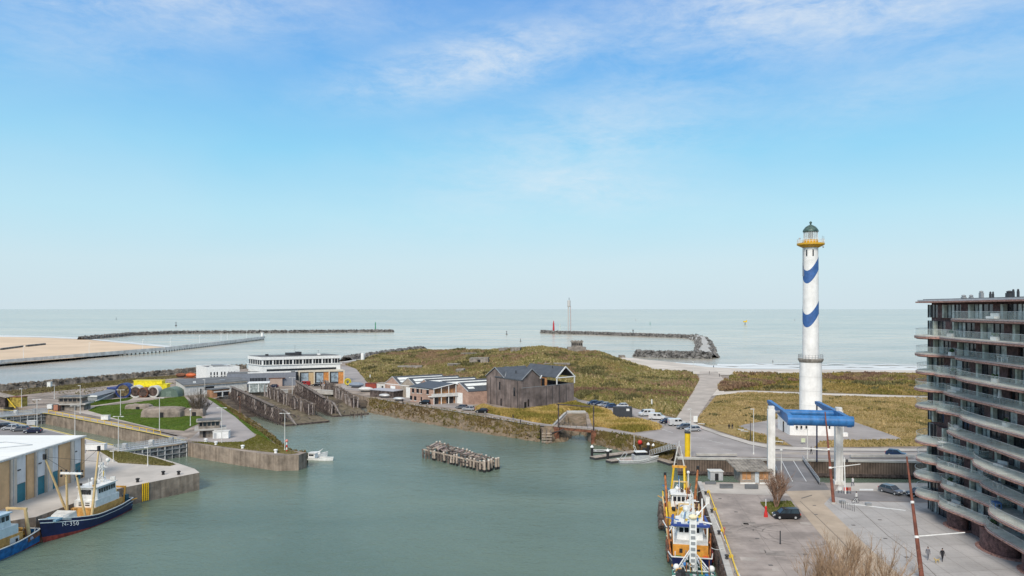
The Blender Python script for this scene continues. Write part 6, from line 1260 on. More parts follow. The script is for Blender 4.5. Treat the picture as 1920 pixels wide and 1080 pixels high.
# ---- blue trawler at the left edge, stern showing
t, hb, sh = trawler('bright blue trawler with a rusty stern, cut by the left edge of the view', (-78.2, 120.2), -97.0, 22.0, 6.0, hullblue, hullblue, s=(1.7, 3.4, .6))
bb(-2.3, 2.3, 3.4, 13, .9, 2.9).build('deck_house', amberhull, t); bb(-2.2, 2.2, 4.2, 12, 2.9, 4.3).build('upper_house', flat('pale_blue_white_paint', (.62, .70, .72), .5), t); wheelhouse(t, 2.0, 5.4, 11.4, 4.3, 2.0, wall=flat('pale_blue_white_paint', (.62, .70, .72)), roof=flat('pale_blue_roof', (.42, .56, .66), .5), nwin=6)
for s_ in (-1, 1): bb(s_ * 2.3 - .05, s_ * 2.3 + .05, 4.2, 6.0, 1.4, 2.5).build('white_hatch', offwhite, t); bb(s_ * 2.36 - .04, s_ * 2.36 + .04, 4.5, 4.9, 1.7, 2.2).build('porthole', black, t)
b = MB(); b.bx(-2.7, 2.7, -.03, .03, .1, 1.5); b.build('transom_plate', rust, t)
b = MB(); b.grid([[(hb(q, 1) + .03, q * 22, sh(q) - .9) for q in (0, .07, .14)], [(hb(q, 1) + .03, q * 22, sh(q) - .1) for q in (0, .07, .14)]]); b.grid([[(-hb(q, 1) - .03, q * 22, sh(q) - .9) for q in (0, .07, .14)], [(-hb(q, 1) - .03, q * 22, sh(q) - .1) for q in (0, .07, .14)]]); b.build('rusty_quarter', rust, t)
for s_ in (-1, 1): text('N 86', .7, (s_ * (hb(.1, 1) + .07), 2.6, sh(.1) - .75), (R(86), 0, R(90) if s_ > 0 else R(-90)), flat('pale_blue_letters', (.45, .55, .75)), t)
for s_ in (-1, 1): MB().tube((s_ * 1.9, 1.6, 1.2), (s_ * 1.5, 2.0, 6.0), .3, .24, 10).build('stern_gallow', ambp, t)
MB().bar((-1.8, 2.0, 6.0), (1.8, 2.0, 6.0), .3).build('stern_beam', ambp, t); winch(t, 0, 2.2, 1.1, 1.4); latmast(t, 0, 8, 6.3, 4.5); radome(t, 0, 9.6, 6.4, .5); radome(t, .9, 7.2, 8.4, .3)
for s_ in (-1, 1): MB().tube((s_ * 2.2, 14, 1.6), (s_ * 2.8, 9.0, 11.0), .2, .12, 8).build('outrigger', ambp, t)
bb(-1, 1, .6, 1.6, 1.0, 2.6).build('net_bundle', flat('orange_net', (.55, .3, .06), .9), t)

# ---- three trawlers along the right quay
hd = math.degrees(math.atan2(46.7, 8.3)); ux = Vector((8.3, 46.7)).normalized(); px = Vector((ux.y, -ux.x))
def along(Y, off): x = qx(Y) - off; return (x, Y)
# middle: navy stern to the camera
t, hb, sh = trawler('navy trawler with an orange deck house, middle of the three at the right quay', along(105.5, 3.9), hd, 21.0, 6.4, navy, white, s=(1.7, 3.3, .7))
bb(-2.5, 2.5, 3.0, 10.5, .9, 3.3).build('deck_house', flat('orange_deckhouse_paint', (.68, .30, .05), .55, var=.15), t); bb(-2.4, 2.4, 3.05, 10.2, 3.3, 3.5).build('boat_deck', offwhite, t)
for x in (-1.6, .9): bb(x, x + .45, 2.94, 3.02, 2.1, 2.7).build('window', black, t)
bb(.9, 2.0, 2.9, 3.02, .9, 2.4).build('door', amber, t); bb(-2.2, -1.3, 2.88, 3.0, .95, 1.7).build('green_locker', flat('green_paint', (.08, .22, .05)), t); bb(1.7, 2.6, 2.2, 3.0, .95, 1.8).build('red_locker', flat('orange_red_paint', (.7, .12, .04)), t)
for s_ in (-2.4, 2.35): MB().bar((s_, 3.2, 3.3), (s_, 3.4, 6.0), .14, .5).build('side_screen', white, t)
wheelhouse(t, 1.9, 4.8, 9.2, 3.5, 2.2); bb(-2.5, 2.5, 3.3, 4.9, 5.7, 5.95).build('canopy', flat('pale_blue_grey_canopy', (.5, .55, .62)), t)
for p_, q_ in (((-2.6, 3.2, 6.05), (2.6, 3.2, 6.05)), ((-2.6, 3.2, 6.05), (-2.3, 8.5, 6.05)), ((2.6, 3.2, 6.05), (2.3, 8.5, 6.05))): MB().bar(p_, q_, .35, .28).build('blue_trim', flat('deep_blue_trim', (.03, .06, .25)), t)
for s_ in (-1.6, 1.6): bb(s_ - .3, s_ + .3, 3.3, 4.6, 5.95, 6.12).build('roof_strip', flat('deep_blue_trim', (.03, .06, .25)), t)
MB().lathe([(1.1, 0), (1.15, .5), (.9, .7)], (0, 8.2, 5.9), 14).build('life_raft_ring', flat('pale_green_white', (.6, .68, .66)), t); radome(t, -.3, 9.4, 6.0, .5); radome(t, 1.3, 7.5, 6.0, .35); latmast(t, .4, 7.4, 6.0, 3.4)
text('NELE', .62, (0, -.06, .55), (R(90), 0, 0), white, t); winch(t, 0, 12.5, 1.0, 1.6)
for s_ in (-1, 1): MB().tube((s_ * 2.6, 11.5, 1.3), (s_ * 2.75, 4, 3.5), .22, .15, 8).build('outrigger', flat('rust_orange_paint', (.42, .15, .05), .7, var=.3), t)
bb(-3.3, -3.05, 4, 11, .3, 2.0).build('beam_trawl', rust, t); bb(3.1, 3.3, 4, 11, .6, 2.0).build('beam_trawl', flat('dark_red_paint', (.2, .03, .03)), t)
MB().tube((2.4, 12, 1), (2.3, 12.3, 7.8), .15, n=8).build('derrick_post', white, t)
# far: amber A-frame gantry
t, hb, sh = trawler('amber trawler with a yellow A-frame gantry, farthest of three at the right quay', along(121, 4.2), hd, 23.5, 6.6, flat('dark_grey_hull', (.05, .055, .07), .5, var=.3), offwhite, s=(1.7, 3.3, .4))
bb(-2.3, 2.3, 5.5, 12.5, .9, 3.0).build('deck_house', flat('amber_deck_paint', (.66, .40, .06), .6), t); bb(-2.2, 2.2, 8, 12.2, 3.0, 3.2).build('boat_deck', flat('amber_deck_paint', (.66, .40, .06), .6), t); wheelhouse(t, 1.8, 8.6, 12.4, 3.2, 2.1); radome(t, .9, 6.6, 3.0, .68); radome(t, -.7, 9.8, 5.4, .35)
for s_ in (-1, 1):
    MB().tube((s_ * 1.6, 19, 1.8), (s_ * .95, 18.4, 8.2), .2, n=10).build('gantry_leg', ylw, t); MB().tube((s_ * .95, 18.4, 8.2), (s_ * .2, 18.4, 12.0), .12, n=8).build('topmast_leg', offwhite, t)
MB().bar((-1.3, 18.4, 8.2), (1.3, 18.4, 8.2), .5, .4).build('gantry_head', amber, t); MB().bar((-.7, 18.4, 10.0), (.7, 18.4, 10.0), .15).build('topmast_bar', offwhite, t); MB().tube((0, 18.4, 12), (0, 18.4, 13), .06).build('masthead_light', white, t)
MB().tube((.9, 18.3, 8.0), (.6, 10, 4.6), .2, .14, 8).build('derrick', ylw, t)
for s_, tip in ((-1, (-2.6, 17.5, 6.8)), (1, (3.2, 15.5, 8.6))): MB().tube((s_ * 2.3, 13, 1.5), tip, .26, .18, 8).build('outrigger', flat('rust_orange_paint', (.42, .15, .05)), t); MB().box(tip, (.5, .5, .8)).build('block', black, t)
for y0 in (4, 7.5, 11): MB().tube((-3.6, y0, .8), (-3.5, y0 + 2.6, 2.6), .55, .35, 8).build('hanging_net', netm, t)
MB().tube((-3.3, 4, 1.2), (-3.2, 13.5, 1.8), .22, n=8).build('trawl_beam', flat('rust_orange_paint', (.42, .15, .05)), t); MB().tube((3.3, 4, 1.2), (3.4, 13.5, 2.0), .22, n=8).build('trawl_beam', flat('rust_orange_paint', (.42, .15, .05)), t)
for k, (x, y) in enumerate(((-1.8, 14), (-.6, 15), (1.2, 14.2), (.2, 16.4), (-1.4, 16.5), (1.6, 3.5), (-1.2, 3), (0, 2))): MB().box((x, y, 1.5), (.8, .7, .9), rz=k).build('deck_gear', (white, darkmetal, grey, amber, offwhite, white, rust, amber)[k], t)
MB().bar((-2.0, 14.6, 4.6), (2.0, 14.6, 4.6), .14).build('rail_arch', white, t)
for x in (-2, 2): MB().bar((x, 14.6, 1.2), (x, 14.6, 4.6), .14).build('rail_arch_leg', white, t)
winch(t, 0, 17.3, 1.6, 1.5); winch(t, 0, 4.4, 1.0, 1.4)
MB().tube((1.4, 13.5, 1), (1.4, 13.7, 8.0), .14, n=8).build('mast', offwhite, t); MB().ball((1.4, 13.7, 8.2), .3, 8).build('mast_lamp', white, t)
# near: green and white, seen from above
t, hb, sh = trawler('green and white trawler with a ladder mast, nearest of three at the right quay', along(79.5, 4.4), hd, 22.5, 7.2, hullgreen, white, s=(1.8, 4.1, .4))
bb(-2.8, 2.8, 8, 15.5, .9, 3.6).build('deck_house', white, t); bb(-2.7, 2.7, 14.2, 18.0, 2.9, 3.5).build('foredeck', greenp, t); bb(-2.7, 2.7, 8, 14.2, 3.6, 3.7).build('green_deck', greenp, t); wheelhouse(t, 2.3, 4.6, 8.6, 2.6, 2.1, roof=white)
for q in range(5): MB().bar((-2.6, 14.6 + q * .75, 3.62), (2.6, 14.6 + q * .75, 3.62), .14, .12).build('deck_beam', (darkmetal, white, greenp)[q % 3], t)
for s_ in (-1, 1):
    pts = [(hb(q, 1) * s_, q * 22.5, sh(q) + .9) for q in (.6, .68, .76, .84, .9, .95, .985)]; b = MB()
    for a, c in zip(pts, pts[1:]): b.bar(a, c, .13); b.bar(a, (a[0], a[1], a[2] - .9), .1); b.bar((a[0], a[1], a[2] - .45), (c[0], c[1], c[2] - .45), .08)
    b.build('bow_rail', white, t); radome(t, s_ * 2.2, 16.6, 3.5, .42)
MB().bx(-.45, .45, 18.2, 18.5, 3.2, 10.2).build('ladder_mast', white, t)
for q in range(8): MB().bx(-.28, .28, 18.12, 18.2, 3.8 + q * .75, 4.2 + q * .75).build('mast_opening', grey, t)
MB().tube((0, 18.4, 10.2), (0, 18.4, 12.6), .12).build('topmast', white, t); MB().lathe([(.5, 0), (.6, .25), (.3, .5)], (0, 18.4, 10.2), 12).build('mast_lamp_ring', flat('warm_white_lamp', (.8, .68, .45)), t)
MB().tube((.3, 18.4, 10.4), (1.9, 18.6, 12.2), .09).build('yard', white, t); MB().bar((1.2, 18.4, 9.8), (2.4, 18.4, 9.6), .16).build('yard', white, t)
b = MB()
for x in (-1.5, -.5, .5, 1.5): b.bar((x, 13.9, 5.4), (x, 17.8, 4.2), .07)
b.build('awning_frame', white, t)

# ---- grey pilot boat and floating jetties
t, hb, sh = trawler('small grey pilot boat lying at the floating jetty by the grassy bank', XY(1160, 868, WZ), -3, 9.6, 3.3, lightgrey, darkmetal, s=(.75, 1.5, 0), bulw=.25)
t.rotation_euler = (0, 0, R(8 - 90)); t['label'] = 'small grey pilot boat lying at the floating jetty by the grassy bank'
bb(-1.2, 1.2, 3.6, 7.4, .5, 1.9).build('cabin', lightgrey, t); b = MB(); b.add([(-1.1, 4.0, 1.9), (1.1, 4.0, 1.9), (1.0, 7.4, 1.9), (-1.0, 7.4, 1.9), (-.95, 4.2, 2.6), (.95, 4.2, 2.6), (.85, 6.5, 2.6), (-.85, 6.5, 2.6)], [(0, 1, 5, 4), (1, 2, 6, 5), (2, 3, 7, 6), (3, 0, 4, 7)]); b.build('window_band', glassdark, t); bb(-1.1, 1.1, 4.0, 6.9, 2.6, 2.72).build('cabin_roof', white, t)
b = MB(); b.bar((-1.3, .6, .7), (-1.0, 1.8, 2.4), .1); b.bar((1.3, .6, .7), (1.0, 1.8, 2.4), .1); b.bar((-1.0, 1.8, 2.4), (1.0, 1.8, 2.4), .1); b.build('stern_arch', lightgrey, t)
b = MB(); b.bar((-.8, 4.4, 2.6), (-.8, 3.9, 4.0), .1); b.bar((.8, 4.4, 2.6), (.8, 3.9, 4.0), .1); b.bar((-.8, 3.9, 4.0), (.8, 3.9, 4.0), .1); b.tube((0, 3.9, 4.0), (0, 3.9, 6.6), .05); b.build('radar_arch', white, t)
bb(-1.35, 1.35, .3, 3.5, .5, .62).build('aft_deck', flat('pinkish_deck', (.42, .33, .30), .8), t)
jetty = mat('grey_brown_jetty_deck', (.38, .32, .27), .9, .2, .8)
def floatjetty(label, u0, v0, u1, v1, w_=2.2):
    a = P(u0, v0, -3.0); c = P(u1, v1, -3.0); t = thing('floating_jetty', label, 'jetty', a, math.atan2(c.y - a.y, c.x - a.x)); L_ = (c - a).length; n_ = int(L_ / 1.2)
    for k in range(n_): MB().bx(L_ * k / n_ + .03, L_ * (k + 1) / n_ - .03, -w_ / 2, w_ / 2, -.08, .06).build('plank', jetty, t)
    MB().bx(0, L_, -w_ / 2 - .05, w_ / 2 + .05, -.7, -.1).build('pontoon', darkmetal, t); return t
floatjetty('floating jetty behind the grey pilot boat, farther of the two', 1111, 857, 1190, 846); floatjetty('floating jetty alongside the grey pilot boat, nearer of the two', 1141, 863.5, 1222, 853); floatjetty('floating jetty running from the gangway foot towards the quay corner', 1221, 855, 1262, 868, 2.0)
for u, v, vt, lab in ((1110, 859.5, 839, 'black pile with a white cap at the outer end of the far floating jetty'), (1139.6, 865, 846, 'black pile with a white cap at the outer end of the near floating jetty'), (1215.5, 857, 834, 'black pile with a white cap, left of the pair at the gangway'), (1225, 856, 836, 'black pile with a white cap, right of the pair at the gangway')):
    p = P(u, v, WZ); t = thing('mooring_pile', lab, 'pile', (p.x, p.y, WZ), 0, 'black piles with white caps'); h_ = zat(vt, p.y) - WZ; MB().tube((0, 0, -2), (0, 0, h_), .34, n=12).build('pile', black, t); MB().lathe([(.42, h_), (.42, h_ + .2), (.05, h_ + .65)], n=12).build('cap', white, t)
a = P(1223, 853, -2.9) + Vector((0, 0, 0)); c = Vector((*XY(1263, 842), .1)); t = thing('gangway', 'lattice-sided gangway from the floating jetty up to the quay', 'gangway', a); d = c - a; sdv = Vector((-d.y, d.x, 0)).normalized() * .8
for k in (-1, 1):
    o2 = sdv * k; MB().bar(o2, d + o2, .12).build('lower_chord', lightgrey, t); MB().bar(o2 + Vector((0, 0, 1.2)), d + o2 + Vector((0, 0, 1.2)), .12).build('upper_chord', lightgrey, t)
    for q in range(10): MB().bar(o2 + d * q / 9, o2 + d * q / 9 + Vector((0, 0, 1.2)), .1).build('upright', lightgrey, t); 
    for q in range(9): MB().bar(o2 + d * q / 9, o2 + d * (q + 1) / 9 + Vector((0, 0, 1.2)), .07).build('diagonal', lightgrey, t)
MB().bar(d * 0, d, 1.3, .1).build('tread', grey, t)
p = P(1200, 846, -2.8); t = thing('red_marker_disc', 'round red marker on a post on the floating jetty behind the pilot boat', 'marker', (p.x, p.y, -2.9)); MB().tube((0, 0, 0), (0, 0, 2.2), .08).build('post', darkmetal, t); MB().ball((0, 0, 2.4), .62, 14).build('disc', red, t, smooth=True)
for u, v, lab in ((1184, 846, 'black fender crate on the jetty left of the red marker'),): p = P(u + 25, 849, -2.9); t = thing('jetty_crate', lab, 'crate', (p.x, p.y, -2.94)); MB().box((0, 0, .6), (1.0, .8, 1.2)).build('crate', black, t); MB().box((0, 0, 1.22), (1.1, .9, .08)).build('lid', darkmetal, t)
# small dark dinghy behind the far jetty
p = P(1124, 848, WZ); t, hb, sh = trawler('low black dinghy tied behind the far floating jetty', (p.x - 2.2, p.y), 0, 5.2, 1.8, black, black, s=(.45, .7, 0), bulw=.3); t.rotation_euler = (0, 0, R(-8 - 90 + 6)); bb(-.5, .5, 1, 1.4, .1, .45).build('thwart', grey, t)

# ---- small white boat at the peninsula tip
p = P(597, 862, WZ); t, hb, sh = trawler('small white workboat moored at the rounded tip of the peninsula', (p.x - 3.0, p.y + .8), 0, 7.2, 2.6, white, offwhite, s=(.8, 1.3, 0), bulw=.3); t.rotation_euler = (0, 0, R(-14 - 90)); t['label'] = 'small white workboat moored at the rounded tip of the peninsula'
bb(-.9, .9, .6, 2.6, .5, 2.4).build('cabin', white, t); bb(-.94, .94, .9, 2.3, 1.5, 2.1).build('window_band', glassdark, t); bb(-1.1, 1.1, .4, 2.8, 2.4, 2.52).build('cabin_roof', offwhite, t); bb(-1.0, 1.0, 3, 5, .5, .6).build('deck_panel', offwhite, t); t.scale = (.85, .95, .66)
p = P(573, 852, 0) ; q = P(577, 866, WZ); t, hb, sh = trawler('small white cabin boat tucked behind the rounded peninsula tip', (q.x - 2.5, q.y + 5), 0, 6.4, 2.3, white, white, s=(1.0, 1.7, 0), bulw=.3); t.rotation_euler = (0, 0, R(18 - 90)); bb(-.8, .8, 2, 4.6, .8, 1.9).build('cabin', white, t); b = MB(); b.bar((0, 4.4, 1.8), (0, 5.4, 2.9), .1); b.bar((-.6, 4.0, 1.8), (0, 5.4, 2.9), .06); b.bar((.6, 4.0, 1.8), (0, 5.4, 2.9), .06); b.build('mast', white, t); t.scale = (.85, .9, .7)
p = P(533, 848); t = thing('harbour_signal', 'red and white striped harbour signal at the foot of the peninsula lamp', 'signal', (p.x + .6, p.y, 0))
for k in range(4): MB().tube((0, 0, k * .6), (0, 0, k * .6 + .59), .15, n=10).build('band', red if k % 2 == 0 else white, t)
MB().ball((0, 0, 2.7), .36, 10).build('lantern', flat('pink_lantern', (.7, .25, .2)), t)

# ================================================================== PILE ISLAND IN THE BASIN
o = Vector((-13, 183, WZ)); t = thing('timber_pile_island', 'old fender island of pale weathered piles and planks standing in the middle of the basin', 'pile structure', o)
FL, FR, BL, BR = Vector((-22.3, 188.5, 0)), Vector((-6.4, 171.6, 0)), Vector((-20.0, 198.5, 0)), Vector((-3.6, 175.5, 0)); paletimber = mat('bleached_pale_timber', (.46, .37, .30), .9, .25, 1.4, bump=.4, stretch=(1, 1, .3)); capm = flat('sun_bleached_pile_top', (.62, .55, .47), .9); piles = []
b = MB(); b.tube((0, 0, -2), (0, 0, 1.0), .27, .26, 8); pm0 = b.mesh('pile', black); b = MB(); b.tube((0, 0, .0), (0, 0, 1.0), .27, .25, 8); pm1 = b.mesh('pile', paletimber); 
b = MB(); b.mi = 0; b.tube((0, 0, -2.4), (0, 0, .55), .29, .29, 8); b.mi = 1; b.tube((0, 0, .55), (0, 0, 2.35), .28, .25, 8); b.mi = 2; b.tube((0, 0, 2.35), (0, 0, 2.5), .26, .22, 8); pmesh = b.mesh('pile', [black, paletimber, capm]); rp = random.Random(11)
pdull = MB().tube((0, 0, -2), (0, 0, 2.4), .27, .24, 8).mesh('pile', timber); rowsn = ((0, 20), (.34, 11), (.66, 11), (1.0, 20))
for f, n_ in rowsn:
    A_ = FL.lerp(BL, f); C_ = FR.lerp(BR, f)
    for k in range(n_):
        q = A_.lerp(C_, k / (n_ - 1)) + Vector((rp.gauss(0, .12), rp.gauss(0, .12), 0)); pl = link('pile', pmesh if f in (0, 1) and rp.random() < .75 else pdull, t); pl.location = (q.x - o.x, q.y - o.y, 0); pl.scale = (1, 1, rp.uniform(.78, 1.12)); pl.rotation_euler = (rp.gauss(0, .04), rp.gauss(0, .04), rp.random() * 6)
for k in range(6): q = FR.lerp(BR, k / 5) + Vector((rp.uniform(-.3, .6), rp.uniform(-.4, .4), 0)); pl = link('pile', pmesh, t); pl.location = (q.x - o.x, q.y - o.y, 0); pl.scale = (1.1, 1.1, 1.1)
for f in (0, 1):
    A_ = FL.lerp(BL, f) - o; C_ = FR.lerp(BR, f) - o; A_.z = C_.z = 2.1
    for k in range(7): a, c = A_.lerp(C_, k / 7), A_.lerp(C_, (k + .97) / 7); MB().bar(a, c, .3, .28).build('waling', timber if f else paletimber, t)
    for k in range(7): a, c = A_.lerp(C_, k / 7), A_.lerp(C_, (k + .97) / 7); a.z = c.z = 1.2; MB().bar(a, c, .25, .22).build('waling', timberdark, t)
for k in range(30):
    f = (k + .5) / 30; a = FL.lerp(FR, f) - o; c = BL.lerp(BR, f) - o; a.z = c.z = 2.35 + rp.gauss(0, .08)
    if rp.random() < .85: s0, s1 = rp.uniform(.1, .45), rp.uniform(.6, 1); MB().bar(a.lerp(c, s0), a.lerp(c, s1), rp.uniform(.25, .6), .12).build('plank', rp.choice((timber, timber, paletimber, mat_pk := flat('pinkish_old_plank', (.30, .22, .20), .9))), t)
for k in range(22): f = rp.random(); a = FL.lerp(FR, f).lerp(BL.lerp(BR, f), rp.random()) - o; a.z = 2.5; d = Vector((rp.gauss(0, 1), rp.gauss(0, 1), rp.gauss(0, .1))).normalized() * rp.uniform(.8, 2.2); MB().bar(a - d / 2, a + d / 2, .22, .18).build('loose_beam', rp.choice((timber, timberdark, paletimber)), t)
for k in range(16): f = .0; e = (k + .5) / 16; a = FL.lerp(FR, e) - o; c = BL.lerp(BR, e) - o; a.z = .5; c.z = 2.2; MB().bar(a, a.lerp(c, .45), .18, .18).build('brace', timberdark, t)

# ================================================================== OLD SLIPWAY CRADLES
def slipway(label, a, c, wid, hw, seed, hw2=None, reed=True):
    """a: upper landward end, c: outer end (world, with z of the deck there)"""
    a = Vector(a); c = Vector(c); r_ = random.Random(seed); t = thing('old_slipway', label, 'slipway', (a.x, a.y, 0), 0, 'old timber slipways'); d = c - a; L_ = d.length; u_ = d.normalized(); s_ = Vector((-u_.y, u_.x, 0)).normalized(); o = Vector((a.x, a.y, 0))
    pt = lambda x, y, z: a + u_ * x + s_ * y + Vector((0, 0, z)) - o
    b = MB(); NX = 30
    rows = [[pt(L_ * i / NX, wid / 2 * (1 - 2 * j / 8), r_.gauss(0, .10)) for i in range(NX + 1)] for j in range(9)]; b.grid(rows); b.build('muddy_deck', mat('muddy_slip_deck', (.19, .15, .10), .9, .3, .6, bump=.8, bscale=1.5, col2=(.07, .06, .035)), t)
    b = MB(); lo = lambda p: p + Vector((0, 0, -.9)); e = [pt(0, wid / 2, .05), pt(L_, wid / 2, .05), pt(L_, -wid / 2, .05), pt(0, -wid / 2, .05)]; b.add(e + [lo(p) for p in e], [(0, 1, 5, 4), (1, 2, 6, 5), (2, 3, 7, 6), (3, 0, 4, 7)]); b.build('edge_beam', timberdark, t)
    n_ = int(L_ / 1.45); post = MB().bx(-.19, .19, -.19, .19, 0, 1).mesh('post', timberdark); post2 = MB().bx(-.19, .19, -.19, .19, 0, 1).mesh('post', timber); post3 = MB().bx(-.19, .19, -.19, .19, 0, 1).mesh('post', flat('grey_bleached_post', (.38, .33, .31), .9, var=.25))
    for sd in (1, -1):
        x_end = L_ * (.82 if sd > 0 else .95); tops = []
        for k in range(n_ + 1):
            x = L_ * k / n_
            if x > x_end: break
            h_ = hw * (1 - .08 * k / n_) + r_.gauss(0, .3); p = pt(x, sd * wid / 2 * .93, 0); q = link('post', r_.choice((post, post, post2, post3)), t); q.location = p; q.scale = (1, 1, h_); q.rotation_euler = (r_.gauss(0, .035), r_.gauss(0, .035), 0); tops.append(p + Vector((r_.gauss(0, .1), 0, h_ - r_.random() * .35)))
            p2 = pt(x, sd * (wid / 2 * .93 - 1.5), 0); q = link('post', r_.choice((post, post2, post3)), t); q.location = p2; q.scale = (.9, .9, h_ * .95); q.rotation_euler = (r_.gauss(0, .08), r_.gauss(0, .08), 0)
            MB().bar(p + Vector((0, 0, h_ * .9)), p2 + Vector((0, 0, h_ * .9)), .22, .25).build('cap', timber, t)
            po = pt(x, sd * (wid / 2 + 1.3), -1.4); MB().bar(po, p + Vector((0, 0, h_ * .75)), .2, .2).build('raking_strut', timberdark, t)
        for i in range(len(tops) - 1):
            MB().bar(tops[i], tops[i + 1], .3, .3).build('top_rail', timber, t); m1_, m2_ = tops[i] - Vector((0, 0, hw * .5)), tops[i + 1] - Vector((0, 0, hw * .5)); MB().bar(m1_, m2_, .18, .22).build('mid_rail', timberdark, t)
            if i % 2: MB().bar(tops[i] - Vector((0, 0, hw * .9)), tops[i + 1] - Vector((0, 0, .3)), .16, .16).build('cross_brace', timberdark, t)
            else: MB().bar(tops[i + 1] - Vector((0, 0, hw * .9)), tops[i] - Vector((0, 0, .3)), .16, .16).build('cross_brace', timberdark, t)
        # splayed end frame
        if sd < 0:
            for k in range(6): x = x_end + (k - 2) * .9; MB().bar(pt(x, -wid / 2 * .9, hw), pt(x + (k - 2.5) * .8, -wid / 2 * .45 - k * .2, 0), .2, .2).build('end_strut', post3.materials[0], t)
            for z in (.35, .65): MB().bar(pt(x_end - 2.6, -wid / 2 * .75, hw * z), pt(x_end + 3.2, -wid / 2 * .75, hw * z), .16, .2).build('end_rail', timber, t)
    for k in range(26): x = r_.uniform(.05, .95) * L_; y = r_.uniform(-.3, .3) * wid; dd = u_ * r_.uniform(1, 4) + s_ * r_.gauss(0, .8); p = pt(x, y, .2 + r_.random() * .4); MB().bar(p, p + dd, .25, .22).build('loose_timber', r_.choice((timber, timberdark, timber)), t)
    # walkway on the right-hand side
    MB().bar(pt(0, -wid / 2 * .93 - .2, hw + .35), pt(L_ * .8, -wid / 2 * .93 - .2, hw + .1), 1.3, .15).build('walkway', timber, t)
    return t
slipway('nearer and longer old timber slipway with leaning trestle walls left of the basin', (-102, 291, -.4), (-66.5, 243, -3.1), 15, 4.2, 5); slipway('farther old timber slipway against the stone bank', (-84, 312, -.4), (-56.5, 262, -3.1), 13, 4.4, 8)
for k in range(7): p = P(655 + k * 5, 782 + (k % 3), WZ); t = thing('leaning_pile', 'leaning old pile standing in the water off the farther slipway', 'pile', (p.x, p.y, WZ), 0, 'leaning piles off the farther slipway'); MB().tube((0, 0, -1.5), (random.uniform(-.6, .9), random.uniform(-.4, .4), random.uniform(1.2, 2.6)), .16, .13, 6).build('pile', timberdark if k % 2 else timber, t)
# retaining blockwork behind the slips
for u0, v0, u1, v1, lab in ((590, 737, 625, 739, 'pale concrete block wall between the slipways and the boat house yard'), (503, 739, 540, 737, 'low concrete wall at the head of the nearer slipway')): a, c = P(u0, v0), P(u1, v1); t = thing('retaining_wall', lab, 'wall', a); MB().bar(a + Vector((0, 0, .6)), c + Vector((0, 0, .6)), .6, 1.6).build('wall', concretelight, t, world=True); MB().bar(a + Vector((0, 0, 1.45)), c + Vector((0, 0, 1.45)), .8, .12).build('coping', offwhite, t, world=True)

# ================================================================== FOOTBRIDGE WITH PORTAL POSTS, LADDER FENDER
a, c = P(1038, 799.5), P(1112, 806.5); t = thing('footbridge', 'dark timber footbridge with two tall portal posts over the mouth of the little dock', 'bridge', a); d = c - a
for k in range(22): MB().bar(a + d * k / 22 + Vector((0, 0, .25)), a + d * (k + .93) / 22 + Vector((0, 0, .25)), 2.4, .14).build('plank', jetty, t, world=True)
for s_ in (-1.1, 1.1): MB().bar(a + Vector((0, s_, -.2)), c + Vector((0, s_, -.2)), .3, .75).build('girder', rust if s_ < 0 else timberdark, t, world=True); MB().bar(a + Vector((0, s_, 1.25)), c + Vector((0, s_, 1.25)), .07).build('handrail', darkmetal, t, world=True)
for k in range(8): MB().bar(a + d * k / 7 + Vector((0, -1.1, .2)), a + d * k / 7 + Vector((0, -1.1, 1.25)), .07).build('rail_post', darkmetal, t, world=True)
pa, pc = P(1047, 803), P(1113, 808)
for p in (pa, pc): MB().bar((p.x, p.y, -1), (p.x, p.y, 6.8), .35).build('portal_post', timberdark, t, world=True)
MB().bar((pa.x - .6, pa.y, 6.9), (pc.x - .9, pc.y, 6.7), .28, .3).build('portal_beam', timberdark, t, world=True)
for x, y in ((pa.x - .5, pa.y), (pc.x, pc.y)): MB().bx(x - .7, x + .7, y - .6, y + .6, WZ - 1, .1).build('abutment', rust, t, world=True)
a = P(1025, 831, WZ); t = thing('ladder_fender', 'bleached timber ladder-like fender frame at the foot of the bank left of the footbridge', 'fender', a)
for x in (-1.2, 0, 1.2): MB().bar((x, 0, -1.5), (x, 0, 3.3), .28).build('post', timber, t); MB().bar((x, 1.2, -1.5), (x, 1.2, 3.6), .28).build('post', timber, t)
for z in (.4, 1.2, 2.0, 2.8): MB().bar((-1.4, -.2, z), (1.4, -.2, z), .16, .25).build('rung', paletimber, t)
for k in range(5): MB().bar((1.4, .5, 2.8 - k * .1), (5.0, 3.0 + k * .3, 3.3), .2).build('raking_beam', timberdark, t)
a, c = P(1063, 774), P(1098, 774); t = thing('dock_end_wall', 'pale concrete slab at the head of the little dock among the reeds', 'wall', a); MB().bar(a + Vector((0, .4, .1)), c + Vector((0, .4, .1)), 3.5, .7).build('slab', concretelight, t, world=True)
a, c = P(1041, 799), P(1064, 775); MB().bar(a + Vector((-.5, .3, .1)), c + Vector((-.5, .3, .1)), .6, .7).build('side_wall', concretelight, t, world=True)

